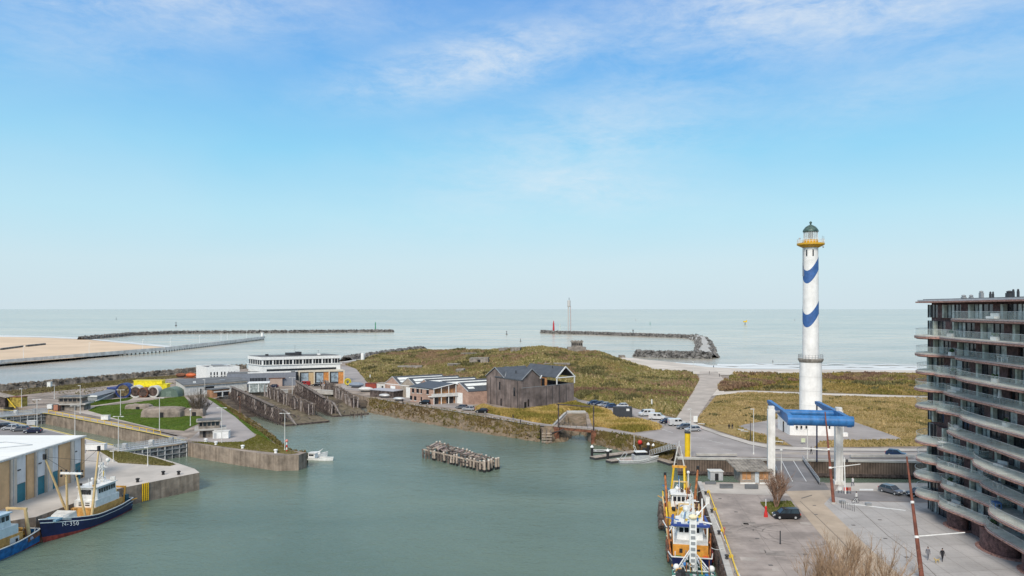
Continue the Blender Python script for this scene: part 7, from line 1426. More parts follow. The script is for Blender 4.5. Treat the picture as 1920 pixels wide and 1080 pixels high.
# ================================================================== LOCK GATES, LOCK HOUSES, LEFT LAND
def lockgate(label, a, c, n_=9):
    a = Vector(a); c = Vector(c); t = thing('lock_gate', label, 'lock gate', (a.x, a.y, 0), 0, 'steel lock gates'); d = c - a; o = Vector((a.x, a.y, 0)); s_ = Vector((d.y, -d.x, 0)).normalized(); st = flat('streaked_gate_steel', (.20, .20, .20), .7, var=.5)
    s_ = s_ if s_.y < 0 else -s_
    for k in range(n_): p, q = a + d * (k + .02) / n_ - o, a + d * (k + .98) / n_ - o; p.z = q.z = -3.1; MB().bar(p, q, .5, 5.2).build('gate_panel', st, t)
    for k in range(n_ + 1): p = a + d * k / n_ - o + s_ * .35; MB().bar((p.x, p.y, -5), (p.x, p.y, -.4), .25).build('gate_rib', grey if k % 3 else lightgrey, t)
    for z in (-1.2, -2.4): p, q = a - o + s_ * .35, c - o + s_ * .35; p.z = q.z = z; MB().bar(p, q, .3, .2).build('gate_girder', grey, t)
    for off in (0, 2.4):
        p, q = a - o - s_ * off, c - o - s_ * off; p.z = q.z = .05; MB().bar(p, q, 1.3, .2).build('walkway', lightgrey, t)
        for e in (-.6, .6):
            for z in (.6, 1.15): p1_, q1_ = p + s_ * e, q + s_ * e; p1_.z = q1_.z = z; MB().bar(p1_, q1_, .07).build('handrail', lightgrey, t)
            b = MB()
            for k in range(2 * n_ + 1): r_ = p.lerp(q, k / 2 / n_) + s_ * e; b.bar((r_.x, r_.y, .1), (r_.x, r_.y, 1.15), .07)
            b.build('rail_posts', lightgrey, t)
    for f in (.12, .5, .8): p = a + d * f - o - s_ * 1.2; MB().box((p.x, p.y, .8), (1.0, .8, 1.4)).build('gate_machinery', (lightgrey, offwhite, grey)[int(f * 3) % 3], t)
    return t
lockgate('streaked steel lock gate with white railings between the two near lock corners', P(222, 846), P(349, 829)); lockgate('steel lock gate with railings at the far left end of the chamber', P(-30, 784), P(90, 773.5))
ledge = pline('lock_cope', [(-30, 766), (90, 775.6), (200, 796), (300, 815.6), (345, 826)], .8, .1, flat('faded_yellow_cope', (.60, .46, .12), .8)); pline('lock_cope', [(-100, 764), (0, 786), (88, 804.5), (161, 822.5), (212, 835)], .5, .1, flat('faded_yellow_cope', (.60, .46, .12), .8))
pf = thing('yellow_handrail', 'yellow rail on posts along the far wall of the lock chamber', 'railing', P(90, 775)); pts = [P(90 + 210 * k / 16, 775 + 40.6 * k / 16) + Vector((0, .3, 0)) for k in range(17)]
for p, q in zip(pts, pts[1:]): MB().bar(p + Vector((0, 0, 1)), q + Vector((0, 0, 1)), .12).build('rail', ylw, pf, world=True)
for p in pts: MB().bar(p, p + Vector((0, 0, 1)), .1).build('post', ylw, pf, world=True)
def lockhouse(label, o, rz, w_, d_):
    t = thing('lock_house', label, 'lock house', (*o, 0), rz, 'concrete lock control houses'); con = mat('grey_brown_concrete_render', (.32, .28, .24), .9, .2, .6, streaks=.4)
    bb(0, w_, 0, d_, 0, 2.0).build('ground_floor', con, t); bb(-1.2, w_ + 1, -1.2, d_ + .5, 2.0, 2.35).build('balcony_slab', concretelight, t); bb(-.2, w_ - .6, -.1, d_ - .5, 2.35, 3.0).build('upper_wall', con, t); gb = bb(-.1, w_ - .7, 0, d_ - .6, 3.0, 4.2).build('window_band', glassdark, t)
    for k in range(6): bb(-.2 + (w_ - .5) * k / 5 - .12, -.2 + (w_ - .5) * k / 5 + .12, -.12, .05, 3.0, 4.2).build('pillar', con, t)
    for k in range(4): bb(-.2, 0.0, (d_ - .5) * k / 3 - .12, (d_ - .5) * k / 3 + .12, 3.0, 4.2).build('pillar', con, t)
    bb(-.8, w_ - .1, -.8, d_, 4.2, 4.5).build('roof_slab', concrete, t); bb(-.5, w_ - .4, -.5, d_ - .3, 4.5, 4.62).build('roof', rooffelt, t)
    for x in (.8, w_ * .6): bb(x, x + .7, -.06, .05, 0, 1.7).build('door', black, t)
    return t
p = P(374, 821); lockhouse('concrete lock house with a glazed upper storey near the white tank', (p.x, p.y), R(22), 5.6, 4.2); p = P(112, 770); lockhouse('concrete lock house standing left of the green lawn', (p.x, p.y), R(6), 7.6, 5)
p = P(399, 823.5); t = thing('white_tank', 'white site cabin beside the right lock house', 'cabin', (p.x, p.y, 0), R(8)); bb(0, 3.9, 0, 2.2, .1, 1.9).build('body', white, t); bb(-.1, 4.0, -.1, 2.3, 1.9, 2.02).build('roof', offwhite, t); bb(.2, .9, -.04, .02, .2, 1.6).build('door', lightgrey, t)
for u, v, w_, h_, lab in ((189, 789, 2.2, 1.5, 'pale blue-grey cabin beside the path on the left of the lawn'), (50, 799, 2.4, 1.4, 'pale blue sign board on legs at the lock edge by the parked cars'), (160, 846, 4.5, 1.6, 'long white cabin right of the tan-striped hall'), (88, 768, 1.6, 1.6, 'white box with a dark opening by the far lock gate'), (88, 728, 1.5, 2.6, 'small white box at the channel shore')):
    p = P(u, v); t = thing('white_cabin', lab, 'cabin', (p.x, p.y, 0)); bb(0, w_, 0, 1.4, .3, h_).build('body', lightgrey if u < 60 else white, t); bb(-.1, w_ + .1, -.1, 1.5, h_, h_ + .12).build('roof', offwhite, t)
    for x in (.1, w_ - .1): bb(x - .08, x + .08, .1, .3, 0, .3).build('leg', grey, t)
p = P(102, 771); t, L_ = container('orange_container', 'small orange container left of the concrete lock house by the lawn', 'container', (100, 771), (109, 771), 2.3, 2, flat('salmon_orange', (.45, .2, .13), .8))
p = P(16, 763); t = thing('yellow_tank', 'dull yellow framed tank at the far left by the lock', 'tank', (p.x, p.y, 0)); bb(0, 4.6, 0, 3, 0, 3.3).build('tank', flat('dull_yellow', (.42, .31, .06), .8, var=.3), t); bb(-.1, 4.7, -.1, 3.1, 3.3, 3.5).build('lid', rust, t); b = MB(); b.bar((-.5, -.6, 3.6), (4.5, -3.2, 0), .2); b.build('stair_rail', yellow, t)
p = P(-8, 764); t = thing('left_gable_shed', 'brown shed with a pale sloping roof cut by the left edge', 'shed', (p.x, p.y, 0)); bb(-4, 3.2, 0, 4, 0, 3.4).build('wall', timberdark, t); MB().add([(-4.4, -.4, 5.2), (3.8, -.4, 3.3), (3.8, 4.4, 3.3), (-4.4, 4.4, 5.2), (-4.4, -.4, 5.4), (3.8, -.4, 3.5), (3.8, 4.4, 3.5), (-4.4, 4.4, 5.4)], [(0, 1, 2, 3), (4, 5, 6, 7), (0, 1, 5, 4), (1, 2, 6, 5)]).build('roof', palebrick, t)
# lean-to with the white eaves line
o = Vector(XY(153, 753)); t = thing('low_lean_to', 'low grey lean-to with a white eaves beam beyond the lawn', 'shed', (o.x, o.y, 0)); bb(0, 5.6, 0, 14, 0, 1.9).build('wall', grey, t); MB().add([(-.2, -.2, 2.0), (5.9, -.2, 2.0), (5.9, 20, 2.6), (0, 20, 2.6)], [(0, 1, 2, 3)]).build('roof', flat('steel_grey_roof', (.2, .21, .23), .6), t); bb(-.3, 5.9, -.35, -.15, 1.7, 2.3).build('eaves_beam', white, t); MB().bar((5.9, -1.6, .2), (5.9, 16, 2.6), .2, .35).build('side_beam', white, t)
# mounds / bunkers on the lawn
bunk = mat('brown_grey_bunker_concrete', (.30, .245, .205), .95, .25, .35, bump=.8, bscale=.8)
def mound(label, u, v, L_, W_, h_, rz, seed=1, nm='bunker'):
    p = P(u, v); t = thing(nm, label, 'bunker', (p.x, p.y, 0), rz); b = MB(); n = 26; rows = []
    for z, k in ((-.1, 1.0), (h_ * .55, .97), (h_ * .85, .9), (h_ * .97, .72), (h_, .3), (h_ * 1.0, .01)):
        row = []
        for i in range(n + 1):
            a = 2 * math.pi * i / n; ca, sa = math.cos(a), math.sin(a); e = .45; r_ = 1 + .05 * math.sin(3 * a + seed) + .03 * math.sin(7 * a); row.append((L_ / 2 * k * r_ * math.copysign(abs(ca) ** e, ca), W_ / 2 * k * r_ * math.copysign(abs(sa) ** e, sa), z + .08 * math.sin(5 * a + seed)))
        rows.append(row)
    b.grid(rows); b.build('concrete_body', bunk, t, smooth=False); MB().box((L_ * .06, -W_ / 2 * .98, h_ * .32), (1.1, .5, h_ * .55)).build('entrance', black, t); return t
mound('long rounded brown bunker in the middle of the green lawn', 307, 781, 13, 7, 3.0, .05); mound('smaller rounded bunker to the right of the long one', 366, 779, 6.5, 5, 2.4, .1, 4); mound('broken low bunker at the back of the green lawn', 262, 767, 9, 4, 1.7, -.1, 9)
# buoys and yard objects
def drum(label, u, v, r_, L_, mr, mf, rz=0, nm='lying_buoy'):
    p = P(u, v); t = thing(nm, label, 'buoy', (p.x, p.y, r_), rz, 'large buoys lying in the yard'); b = MB(); b.lathe([(r_ * .8, 0), (r_, .3), (r_, L_ - .3), (r_ * .8, L_)], n=24); b.v = [(x, z, y) for x, y, z in b.v]; b.build('shell', mr, t, smooth=True)
    b = MB(); b.lathe([(r_ * .78, -.08), (r_ * .78, .1)], n=24); b.v = [(x, z, y) for x, y, z in b.v]; b.build('rusty_face', mf, t); b = MB(); b.lathe([(r_ * .92, -.1), (r_ * 1.03, -.1), (r_ * 1.03, .25), (r_ * .92, .25), (r_ * .92, -.1)], n=24, caps=False); b.v = [(x, z, y) for x, y, z in b.v]; b.build('rim', mr, t); MB().box((0, L_ / 2, -r_ + .25), (r_ * 1.3, L_ * .8, .5)).build('cradle', darkmetal, t); return t
facem = flat('olive_rusty_face', (.17, .125, .06), .8, var=.4); darkface = flat('dark_rusty_face', (.10, .065, .055), .8, var=.4); buoyblue = flat('buoy_blue', (.03, .06, .22), .5, var=.3)
t = drum('huge dark blue buoy lying on its side with a spout to the left', 231, 746, 2.75, 4.2, buoyblue, facem, .15); b = MB(); b.tube((-2.5, 1.5, .9), (-6.2, 1.2, .9), .75, .35, 12); b.build('tail_tube', buoyblue, t)
drum('pale-rimmed buoy with a dark face right of the blue one', 254, 745.5, 2.3, 3.5, offwhite, darkface, .1); drum('second dark-faced buoy between the blue one and the green tent', 268, 745.5, 1.9, 3.2, rust, darkface, 0); drum('dark-faced buoy standing just left of the green tent', 287, 745, 2.2, 3.0, offwhite, darkface, -.1)
p = P(246, 736); t = thing('yellow_buoy_stack', 'bright yellow buoys stacked behind the dark-faced ones', 'buoy stack', (p.x, p.y, 0)); lem = flat('lemon_yellow_paint', (.78, .66, .02), .5, var=.12)
for x0, x1, z0, z1, y0 in ((0, 11.5, 2.6, 4.6, 2), (1.5, 9, .2, 2.6, 1), (10, 14, .8, 3.2, 1)): MB().bx(x0, x1, y0, y0 + 3, z0, z1).build('buoy_body', lem, t)
for x0, z in ((-.3, 2.5), (-.3, 4.6), (9.7, 3.2)): MB().bx(x0, x0 + (12.1 if x0 < 5 else 4.6), .85 if x0 > 5 else 1.85, 5.2, z, z + .15).build('rim', lem, t)
for x in (2.2, 3.6, 5.0, 6.4, 7.8): MB().bx(x, x + .18, .85, 1.0, .2, 2.6).build('rib', ylw, t)
p = P(316, 744.5); t = thing('green_tent', 'grey-green vaulted tent beside the harbour office', 'tent', (p.x, p.y, 0)); b = MB(); tm = flat('grey_green_canvas', (.16, .22, .18), .8, var=.15); arc = lambda y: [(3.7 * math.cos(math.pi * k / 14), y, 3.6 * math.sin(math.pi * k / 14) ** .8) for k in range(15)]; b.grid([arc(0), arc(6)]); b.build('canopy', tm, t); b = MB(); b.add(arc(.0), [tuple(range(15))]); b.build('front', flat('dark_green_canvas', (.11, .16, .13), .8), t); bb(-1, 1, -.06, 0, 0, 2.2).build('flap', tm, t)
p = P(652, 724); t = thing('yellow_ring_buoy', 'yellow round wheel-like buoy at the right end of the boat house', 'buoy', (p.x, p.y, 1.9)); b = MB(); b.lathe([(.6, 0), (1.2, -.3), (1.6, 0), (1.2, .3), (.6, 0)], n=20, caps=False); b.v = [(x, z, y) for x, y, z in b.v]; b.build('ring', flat('olive_yellow_paint', (.5, .4, .03)), t); MB().tube((0, 0, 0), (0, 0, -1.9), .2).build('stand', darkmetal, t)
p = P(358, 709); t = thing('orange_tugboat_top', 'orange lifeboat hull on the yard at the left of the white block', 'lifeboat', (p.x, p.y, 0)); b = MB(); b.ball((0, 0, 1.5), 1.2, 14, .9); b.v = [(x * 2.2, y, z) for x, y, z in b.v]; b.build('hull', flat('lifeboat_orange', (.6, .13, .04), .5), t, smooth=True); bb(-1.2, 1.0, -.6, .6, 2.3, 2.9).build('canopy', rust, t); bb(-3, 3, -.8, .8, 0, .6).build('cradle', rust, t)
p = P(340, 708); t = thing('brown_buoy', 'brown-red hull section on the yard left of the orange lifeboat', 'lifeboat', (p.x, p.y, 0)); b = MB(); b.ball((0, 0, 1.3), 1.3, 12, .8); b.v = [(x * 2.2, y, z) for x, y, z in b.v]; b.build('hull', rust, t, smooth=True); bb(-2, 2, -.6, .6, 0, .5).build('cradle', darkmetal, t)
# odd containers/cabins around the boat sheds
for u, v, w_, h_, m, lab in ((668, 727, 7, 2.4, flat('blue_grey_tarpaulin', (.2, .24, .3)), 'blue-grey covered boat left of the red container'), (686, 735, 6.5, 2.0, offwhite, 'long white covered load beside the red container'), (722, 746, 5, 1.5, lightgrey, 'small white boat on a trailer before the brick workshops'), (748, 752, 4.5, 1.3, lightgrey, 'pale upturned hull by the workshop gate')):
    p = P(u, v); t = thing('covered_boat', lab, 'boat', (p.x, p.y, .4), R(-8)); b = MB(); b.ball((0, 0, h_ * .4), h_ * .5, 12, .9); b.v = [(x * w_ / h_, y * 1.4, z) for x, y, z in b.v]; b.build('cover', m, t, smooth=True); bb(-w_ * .3, w_ * .3, -.5, .5, -.4, 0).build('trailer', darkmetal, t)

# ================================================================== FORT REMAINS ON THE HILL
def onhill(u, v):
    Ys = np.arange(262, 620, .5); X = (u - 960) * Ys / F; Zr = H - (v - HOR) * Ys / F; hh = hill_h(X, Ys, np.full(Ys.shape, 9.0)) + .04; k = np.nonzero(Zr <= hh)[0]; i = k[0] if len(k) else -1; return Vector((X[i], Ys[i], hh[i]))
fort = mat('weathered_fort_concrete', (.34, .30, .26), .95, .25, .5, bump=.6, streaks=.4)
p = onhill(1082, 660); s_ = p.y / F; t = thing('fort_tower', 'ruined two-tier concrete observation post on the crest of the grassy hill', 'bunker', (p.x, p.y, p.z - .4)); w1 = 34 * s_; bb(-w1 / 2, w1 / 2, 0, 7, 0, 3.2).build('lower_block', fort, t); bb(-w1 * .28, w1 * .32, 1, 6, 3.2, 6.2).build('upper_block', fort, t); bb(-w1 * .32, w1 * .36, .8, 6.2, 6.2, 6.8).build('roof_slab', concrete, t)
for k in range(5): bb(-w1 * .26 + k * w1 * .115, -w1 * .26 + k * w1 * .115 + .9, .9, 1.1, 4.2, 5.6).build('window', black, t)
for k in range(4): bb(-w1 * .3 + k * w1 * .17, -w1 * .3 + k * w1 * .17 + 1, .9, 1.6, 6.8, 7.3).build('merlon', fort, t)
for u, v, wpx, h_, lab, ent in ((898, 681, 36, 3.6, 'wide pale bunker with a dark doorway on the hillside', 1), (966, 660, 18, 3.2, 'square concrete block on the hill crest behind the black wood building', 0), (768, 691, 46, 1.6, 'long low brown bunker wall on the left slope of the hill', 1), (1044, 684, 50, 1.0, 'low pinkish concrete strip behind the black wood building', 0), (852, 686, 26, 1.6, 'low concrete ledge in the middle of the hill', 1), (862, 698, 16, 2.0, 'small concrete block above the workshop roofs', 0), (944, 657, 16, 1.8, 'dark humped bunker left of the block on the hill crest', 0), (884, 664, 40, 1.0, 'long low bunker roof behind the pale bunker', 0), (1168, 670, 10, 1.8, 'small weathered block at the right shoulder of the hill', 0)):
    p = onhill(u, v); s_ = p.y / F; w1 = wpx * s_; t = thing('bunker', lab, 'bunker', (p.x, p.y, p.z - .3), (u % 7 - 3) * .04); rr = random.Random(u); b = MB(); pl_ = [(-w1 / 2, 0), (w1 / 2 * .96, rr.uniform(-.4, .4)), (w1 / 2, 5), (-w1 / 2 * .95, 5.4)]; b.prism(pl_, 0, [h_ * rr.uniform(.8, 1) for _ in range(4)]); b.build('concrete_body', fort, t)
    bb(-w1 / 2 * .9, w1 / 2 * .8, -.15, .5, h_ * .72, h_ * .86).build('ledge', concrete, t)
    if ent: bb(-.8, .8, -.12, .2, 0, h_ * .62).build('entrance', black, t)
for u, v, lab in ((694, 710, 'small white post above the red container on the brown slope'), (1222, 772, 'thin post at the edge of the meadow')):
    p = onhill(u, v); t = thing('white_post', lab, 'post', p); MB().tube((0, 0, -.2), (0, 0, 1.6), .25, n=8).build('post', white, t); MB().ball((0, 0, 1.7), .25, 8).build('cap', white, t)
for u, v, lab in ((1315, 798, 'white bench at the mouth of the sandy path'), (1388, 809, 'pale long bench on the kerb of the meadow, left of two'), (1396, 812, 'pale long bench on the kerb of the meadow, right of two'), (1461, 832, 'small white bench near the lighthouse forecourt')):
    p = P(u, v); t = thing('bench', lab, 'bench', (p.x, p.y, .1), R(-30)); bb(-1.0, 1.0, -.25, .25, .4, .52).build('seat', offwhite, t); bb(-.85, -.7, -.2, .2, 0, .4).build('leg', concrete, t); bb(.7, .85, -.2, .2, 0, .4).build('leg', concrete, t)
p = P(1506, 833); t = thing('info_sign', 'small pale sign on the grass verge before the lighthouse', 'sign', (p.x, p.y, 0)); bb(-.5, .5, -.05, .05, .5, 1.5).build('panel', flat('pale_yellow_green', (.6, .65, .45)), t); bb(-.08, .08, -.04, .04, 0, .5).build('post', grey, t)
p = P(1304, 794); t = thing('info_sign', 'white sign board where the sandy path meets the beach road', 'sign', (p.x, p.y, 0)); bb(-.6, .6, -.05, .05, .4, 2.2).build('panel', white, t); bb(-.08, .08, -.04, .04, 0, .4).build('post', grey, t)

# ================================================================== PIERS, MARKS, BUOYS OUT AT SEA
line = [Vector((-372, 330, 0)), Vector((-337, 492, 0)), Vector((-306, 650, 0)), Vector((-304, 780, 0)), Vector((-306, 915, 0))]
t = thing('harbour_pier', 'long white pier on dark piles along the left side of the harbour channel', 'pier', (-306, 915, WZ)); pw = mat('white_grey_pier_concrete', (.76, .74, .70), .85, .15, .2); pile_m = MB().tube((0, 0, -2), (0, 0, 1.7), .55, .5, 6).mesh('pile', black)
for a, c in zip(line, line[1:]):
    L_ = (c - a).length; n_ = int(L_ / 8); d = (c - a).normalized(); s_ = Vector((d.y, -d.x, 0))
    for k in range(n_): p, q = a.lerp(c, k / n_), a.lerp(c, (k + .98) / n_); p.z = q.z = -1.5; MB().bar(p, q, 7, 1.5).build('deck_slab', pw, t, world=True); p, q = p + s_ * 3.4, q + s_ * 3.4; p.z = q.z = -.2; MB().bar(p, q, .3, 1.5).build('parapet', pw, t, world=True)
    for k in range(int(L_ / 5)):
        p = a.lerp(c, k / int(L_ / 5)) + s_ * 2.9; o_ = link('pile', pile_m, t); o_.location = Vector((p.x, p.y, WZ)) - t.location
    for k in range(0, int(L_ / 60) + 1): p = a.lerp(c, min(1, (k + .3) * 60 / L_)); lp = thing('pier_lamp', 'slim white lamp on the long white pier' + (', seaward half' if p.y > 600 else ', landward half'), 'street lamp', (p.x, p.y, -.9), 0, 'slim lamps on the white pier'); MB().tube((0, 0, 0), (0, 0, 9), .16, .1, 6).build('pole', white, lp); MB().box((.5, 0, 9), (1.4, .3, .2)).build('lamp_head', white, lp)
core_ = [(p.x - (3 if i < 2 else 0), p.y) for i, p in enumerate(line)]
def tower(name, label, cat, x, y, z, parts):
    t = thing(name, label, cat, (x, y, z))
    for nm, prof, m in parts: MB().lathe(prof, n=12).build(nm, m, t, smooth=False)
    return t
tower('pier_head_light', 'small white light tower with a dark lantern at the end of the white pier', 'light tower', -307, 918, -.9, [('tower', [(1.7, 0), (1.4, 5.5), (2.0, 5.6), (2.0, 5.9)], white), ('lantern', [(1.0, 5.9), (1.0, 7.6), (.3, 8.4)], darkmetal)])
x = (710 - 960) * 1260 / F; tower('green_beacon', 'thin green beacon at the tip of the far left breakwater', 'beacon', x, 1230, .5, [('column', [(.9, 0), (.7, 8), (1.3, 8.2), (1.3, 8.8)], flat('beacon_green', (.03, .25, .12))), ('lantern', [(.6, 8.8), (.6, 11), (.1, 12)], flat('beacon_green', (.03, .25, .12)))])
p = W(1038, 625); tower('red_beacon', 'red beacon near the tip of the right breakwater', 'beacon', p[0], p[1], .5, [('column', [(1.5, 0), (1.3, 6), (1.0, 10), (1.6, 10.2), (1.6, 11)], flat('beacon_red', (.5, .02, .03))), ('lantern', [(.7, 11), (.7, 14), (.1, 15.5)], flat('beacon_red', (.5, .02, .03)))])
p = W(1050, 625); tower('pale_beacon', 'pale green-white post between the red beacon and the radar mast', 'beacon', p[0], p[1], .5, [('column', [(1.0, 0), (.9, 7), (1.3, 7.2), (1.3, 8)], flat('pale_mint', (.6, .7, .66))), ('lantern', [(.5, 8), (.5, 10), (.1, 11.5)], offwhite)])
p = W(1067, 626); yb_ = p[1]; t = thing('radar_mast', 'very tall slender grey radar mast of twin columns on the right breakwater', 'mast', (p[0], yb_, .3)); rm = flat('pale_grey_mast', (.50, .50, .49), .6); hh = zat(561, yb_)
MB().tube((-1.0, 0, 0), (-1.0, 0, hh * .78), 1.2, 1.1, 10).build('column', rm, t); MB().tube((2.6, 0, 0), (2.2, 0, hh * .78), .45, .4, 8).build('column', flat('reddish_grey_mast', (.42, .30, .28), .7), t); MB().lathe([(2.2, hh * .76), (2.7, hh * .78), (2.7, hh * .95), (2.2, hh * .96)], (-.2, 0, 0), 12, sx=.9).build('head', rm, t); MB().tube((0, 0, hh * .95), (0, 0, hh + 2), .35).build('aerial', darkmetal, t)
for k in range(7): MB().bar((-1, 0, hh * .1 * (k + 1)), (2.5, 0, hh * .1 * (k + 1)), .25).build('tie', rm, t)
for u, Y, h_, lab in ((1187, 960, 6, 'dark post standing on the long arm of the right breakwater'),): x = (u - 960) * Y / F; t = thing('breakwater_post', lab, 'post', (x, Y, .4)); MB().tube((0, 0, 0), (0, 0, h_), .5).build('post', darkmetal, t); MB().ball((0, 0, h_), .9, 8).build('topmark', darkmetal, t)
x = (680 - 960) * 478 / F; t = thing('white_column', 'stout white column at the edge of the channel right of the long white building', 'column', (x, 478, 0)); MB().lathe([(1.2, 0), (1.15, 5.2), (1.0, 5.6)], n=14).build('column', white, t, smooth=True); MB().lathe([(1.6, 0), (1.6, .3)], n=14).build('foot', darkmetal, t)
for u, v, m, s_, lab in ((218, 599, darkmetal, 1, 'tiny dark buoy on the sea above the beach'), (330, 611, darkmetal, 1.3, 'small dark buoy above the far left breakwater'), (1192, 601, grey, .8, 'tiny grey buoy beyond the right breakwater'), (1219, 608, greenp, .9, 'tiny greenish buoy beyond the right breakwater'), (1449, 679, darkmetal, .25, 'dark speck of a surfer in the surf left of the lighthouse'), (950, 627, darkmetal, .8, 'dark buoy in the harbour mouth'), (1490, 601, grey, .9, 'tiny grey buoy left of the lighthouse shaft'), (976, 640, darkmetal, .5, 'small dark mark off the hill')):
    p = P(u, v, WZ); t = thing('buoy', lab, 'buoy', (p.x, p.y, WZ), 0); MB().lathe([(1.6 * s_, -.2), (1.6 * s_, 1 * s_), (.5 * s_, 1.4 * s_), (.4 * s_, 5 * s_)], n=8).build('float', m, t); MB().ball((0, 0, 5.6 * s_), .9 * s_, 8).build('topmark', m, t)
p = P(1397, 609, WZ); t = thing('yellow_sea_mark', 'yellow platform mark standing in the sea left of the lighthouse', 'sea mark', (p.x, p.y, WZ)); MB().tube((0, 0, -2), (0, 0, 8), .8).build('leg', darkmetal, t); MB().bx(-4, 4, -2, 2, 6, 9).build('platform', ylw, t); MB().bx(2.5, 4, -2, 2, 9, 11).build('cabin', ylw, t)
# groynes / beach huts on the far sand
for u, v, u1, v1, lab in ((0, 656, 42, 650.5, 'dark groyne on the far beach, left'), (50, 649.5, 84, 646, 'dark groyne on the far beach, right')):
    a, c = P(u, v, -1.6), P(u1, v1, -1.8); t = thing('groyne', lab, 'groyne', a); MB().bar(a + Vector((0, 0, .5)), c + Vector((0, 0, .5)), 2.0, 1.6).build('wall', rock, t, world=True); MB().bar(a + Vector((0, 0, 1.4)), c + Vector((0, 0, 1.4)), 1.2, .2).build('cap', concretelight, t, world=True)

# ---- working clutter on the decks of the three right-hand trawlers and the two on the left
def clutter(idx, y0, y1, z, w_, n, seed):
    t = [o for o in bpy.data.objects if o.name.startswith('fishing_trawler') and o.get('label', '').startswith(idx)][0]; r_ = random.Random(seed); ms = [white, darkmetal, grey, amber, offwhite, rust, black, yellow, netm, flat('rust_orange_paint', (.42, .15, .05)), blue, lightgrey]
    for k in range(n):
        x, y = r_.uniform(-w_, w_), r_.uniform(y0, y1); s_ = r_.uniform(.2, .7); m = r_.choice(ms); c = r_.random(); b = MB()
        if c < .45: b.box((x, y, z + s_ * .5), (s_ * r_.uniform(.6, 1.6), s_ * r_.uniform(.6, 1.6), s_), rz=r_.random() * 3); nm = 'deck_gear'
        elif c < .7: b.tube((x, y, z), (x + r_.gauss(0, .2), y + r_.gauss(0, .2), z + s_ * 4), .06, n=6); nm = 'deck_pole'
        elif c < .85: b.ball((x, y, z + s_ * .5), s_ * .55, 8); nm = 'deck_float'
        else: b.bar((x, y, z + .5), (x + r_.gauss(0, 1), y + r_.gauss(0, 1.5), z + .6 + r_.random()), .12); nm = 'deck_bar'
        b.build(nm, m, t)
clutter('amber trawler', 13, 19, 1.3, 2.6, 80, 1); clutter('amber trawler', 19, 21.5, 2.0, 1.6, 20, 21); clutter('amber trawler', 8.8, 12, 5.4, 1.5, 10, 22); clutter('amber trawler', 1, 5, .9, 2.4, 20, 2); clutter('amber trawler', 6, 8, 3.1, 2.0, 12, 3); clutter('amber trawler', 12, 18, 2.6, 2.6, 14, 9)
clutter('navy trawler', 10.5, 19, 1.3, 2.6, 80, 4); clutter('navy trawler', 10.5, 18, 2.8, 2.2, 24, 24); clutter('navy trawler', .4, 2.6, .9, 2.6, 12, 5); clutter('navy trawler', 4, 9, 6.0, 2.0, 14, 6); clutter('green and white', 14.5, 17.8, 3.6, 2.4, 14, 7); clutter('green and white', 18, 20.5, 3.4, 1.2, 8, 8)
clutter('dark blue trawler', 10.8, 14.4, 1.1, 2.0, 24, 10); clutter('dark blue trawler', .4, 2.4, 1.2, 1.8, 12, 11); clutter('dark blue trawler', 3, 10, 6.5, 1.5, 8, 12); clutter('bright blue trawler', .5, 3.2, 1.1, 2.2, 18, 13)

# ---- timber fender piles and tyres down the face of the right quay, drawn ropes to the bollards
t = thing('quay_fenders', 'row of dark timber fender piles with hanging tyres down the right quay wall', 'fender', (qx(90), 90, 0))
fpm = MB().bx(-.17, .17, -.17, .17, -5, .12).mesh('fender_pile', timberdark); b = MB(); b.lathe([(.28, -.12), (.5, -.12), (.55, 0), (.5, .12), (.28, .12), (.28, -.12)], n=14, caps=False); b.v = [(z, x, y) for x, y, z in b.v]; tym = b.mesh('tyre', black)
for k in range(24):
    Y_ = 84 + k * 2.5; o_ = link('fender_pile', fpm, t); o_.location = (qx(Y_) - .22 - t.location.x, Y_ - 90, 0)
    if k % 3 == 1: o_ = link('tyre', tym, t); o_.location = (qx(Y_ + 1.2) - .25 - t.location.x, Y_ + 1.2 - 90, -1.0)
for (Y_, dx_, dy_, z_, lab) in ((104.5, -1.2, 2.0, -.6, 'slack mooring rope from the quay to the navy trawler'), (121.5, -1.3, 2.4, -.8, 'mooring rope from the quay to the stern of the amber trawler'), (139, -2.5, -2.0, -.2, 'mooring rope from the quay corner to the amber trawler bow')):
    a = Vector((qx(Y_) + .5, Y_, .5)); c = a + Vector((dx_, dy_, z_)); t = thing('mooring_rope', lab, 'rope', a, 0, 'mooring ropes on the right quay'); b = MB(); pts = [a.lerp(c, i / 6) - Vector((0, 0, .25 * math.sin(math.pi * i / 6))) - a for i in range(7)]
    for p_, q_ in zip(pts, pts[1:]): b.tube(p_, q_, .05, n=5)
    b.build('rope', offwhite, t)

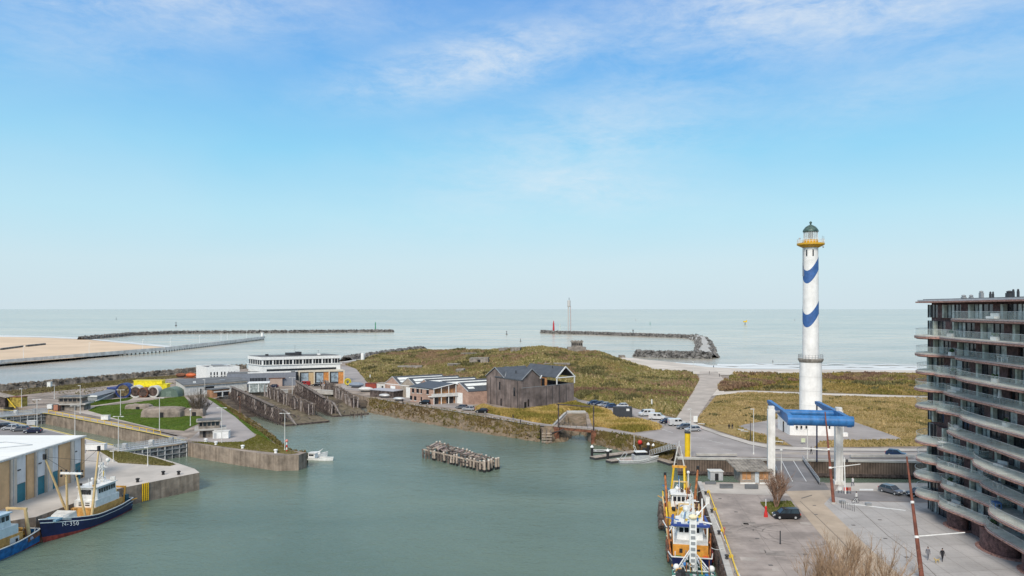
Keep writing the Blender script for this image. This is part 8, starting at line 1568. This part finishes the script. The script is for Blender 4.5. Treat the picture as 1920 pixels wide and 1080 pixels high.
# rust-orange and amber booms slung along both sides of the two farther trawlers
for idx, zz in (('navy trawler', 1.2), ('amber trawler', 1.2)):
    t = [o for o in bpy.data.objects if o.name.startswith('fishing_trawler') and o.get('label', '').startswith(idx)][0]; ro = flat('rust_orange_paint', (.42, .15, .05)); r_ = random.Random(len(idx))
    for sd in (-1, 1):
        for k in range(4): y = 3 + k * 4.2; MB().tube((sd * 2.75, y, zz), (sd * (2.9 + r_.random() * .4), y + 4.5, zz + 1.5 + r_.random() * 1.8), .13, n=6).build('boom', (ro, ambp, rust, ylw)[k], t)
        for k in range(3): y = 5 + k * 3; MB().tube((sd * 3.0, y, .6), (sd * 3.1, y + 1.2, 2.0), .42, .3, 8).build('net_bag', (netm, rust, flat('green_net', (.07, .13, .10), 1.0))[k], t)
    for x in (-1.9, 1.9): MB().tube((x, 13.4, 1.2), (x * .6, 13.2, 6.6), .14, n=8).build('amber_post', ambp, t)
    MB().bar((-1.3, 13.2, 6.6), (1.3, 13.2, 6.6), .2).build('amber_crossbar', ambp, t)

# ---- small fittings on the larger plain volumes: gutters, downpipes, vents, seams
mu_ = [o for o in bpy.data.objects if o.name == 'black_wood_house'][0]; f_ = AF(Vector(XY(978, 768)), Vector(XY(1076, 756)) - Vector(XY(978, 768)), Vector(XY(912, 756)) - Vector(XY(978, 768)))
for x in (11.5, 14.5, 18, 21.5): f_.put(bxp(x, x + .12, -.1, 0, 0, 7.2), 'downpipe', darkmetal, mu_)
for y in (2.2, 6.0, 9.6, 14.5, 18.5): f_.put(bxp(-.1, 0, y, y + .12, 0, 9.6), 'downpipe', darkmetal, mu_)
f_.put(bxp(-.15, -.02, 0, 9.6, 9.7, 9.95), 'gutter', grey, mu_)
for x, y, z in ((2.2, 6, 12.0), (7, 9, 12.0), (20, 6, 12.6)): f_.put(MB().tube((x, y, z - .6), (x, y, z + .7), .18, n=8), 'roof_vent', darkmetal, mu_)
fh_ = [o for o in bpy.data.objects if o.name == 'fish_hall'][0]
for y in (146.9, 138.6, 135.3, 128.9, 123.0, 114.0): fw(bxp(-86.12, -86.0, y, y + .12, 0, 8.0)).build('downpipe', lightgrey, fh_)
for y in (148.2, 137, 131.2): fw(bxp(-86.52, -86.4, y - .6, y + .2, 5.6, 5.8)).build('wall_lamp', darkmetal, fh_)
for x, y in ((-92, 128), (-101, 121), (-110, 134), (-96, 110), (-118, 141)): fw(MB().lathe([(.5, 0), (.5, .5), (.7, .5), (.7, .7), (.1, .9)], (x, y, 8.42), 12)).build('roof_vent', lightgrey, fh_)
seam_m = flat('roof_seam', (.62, .62, .6), .8)
for y in range(66, 150, 7): fw(bxp(-169, -86.8, y, y + .12, 8.43, 8.47)).build('roof_seam', seam_m, fh_)
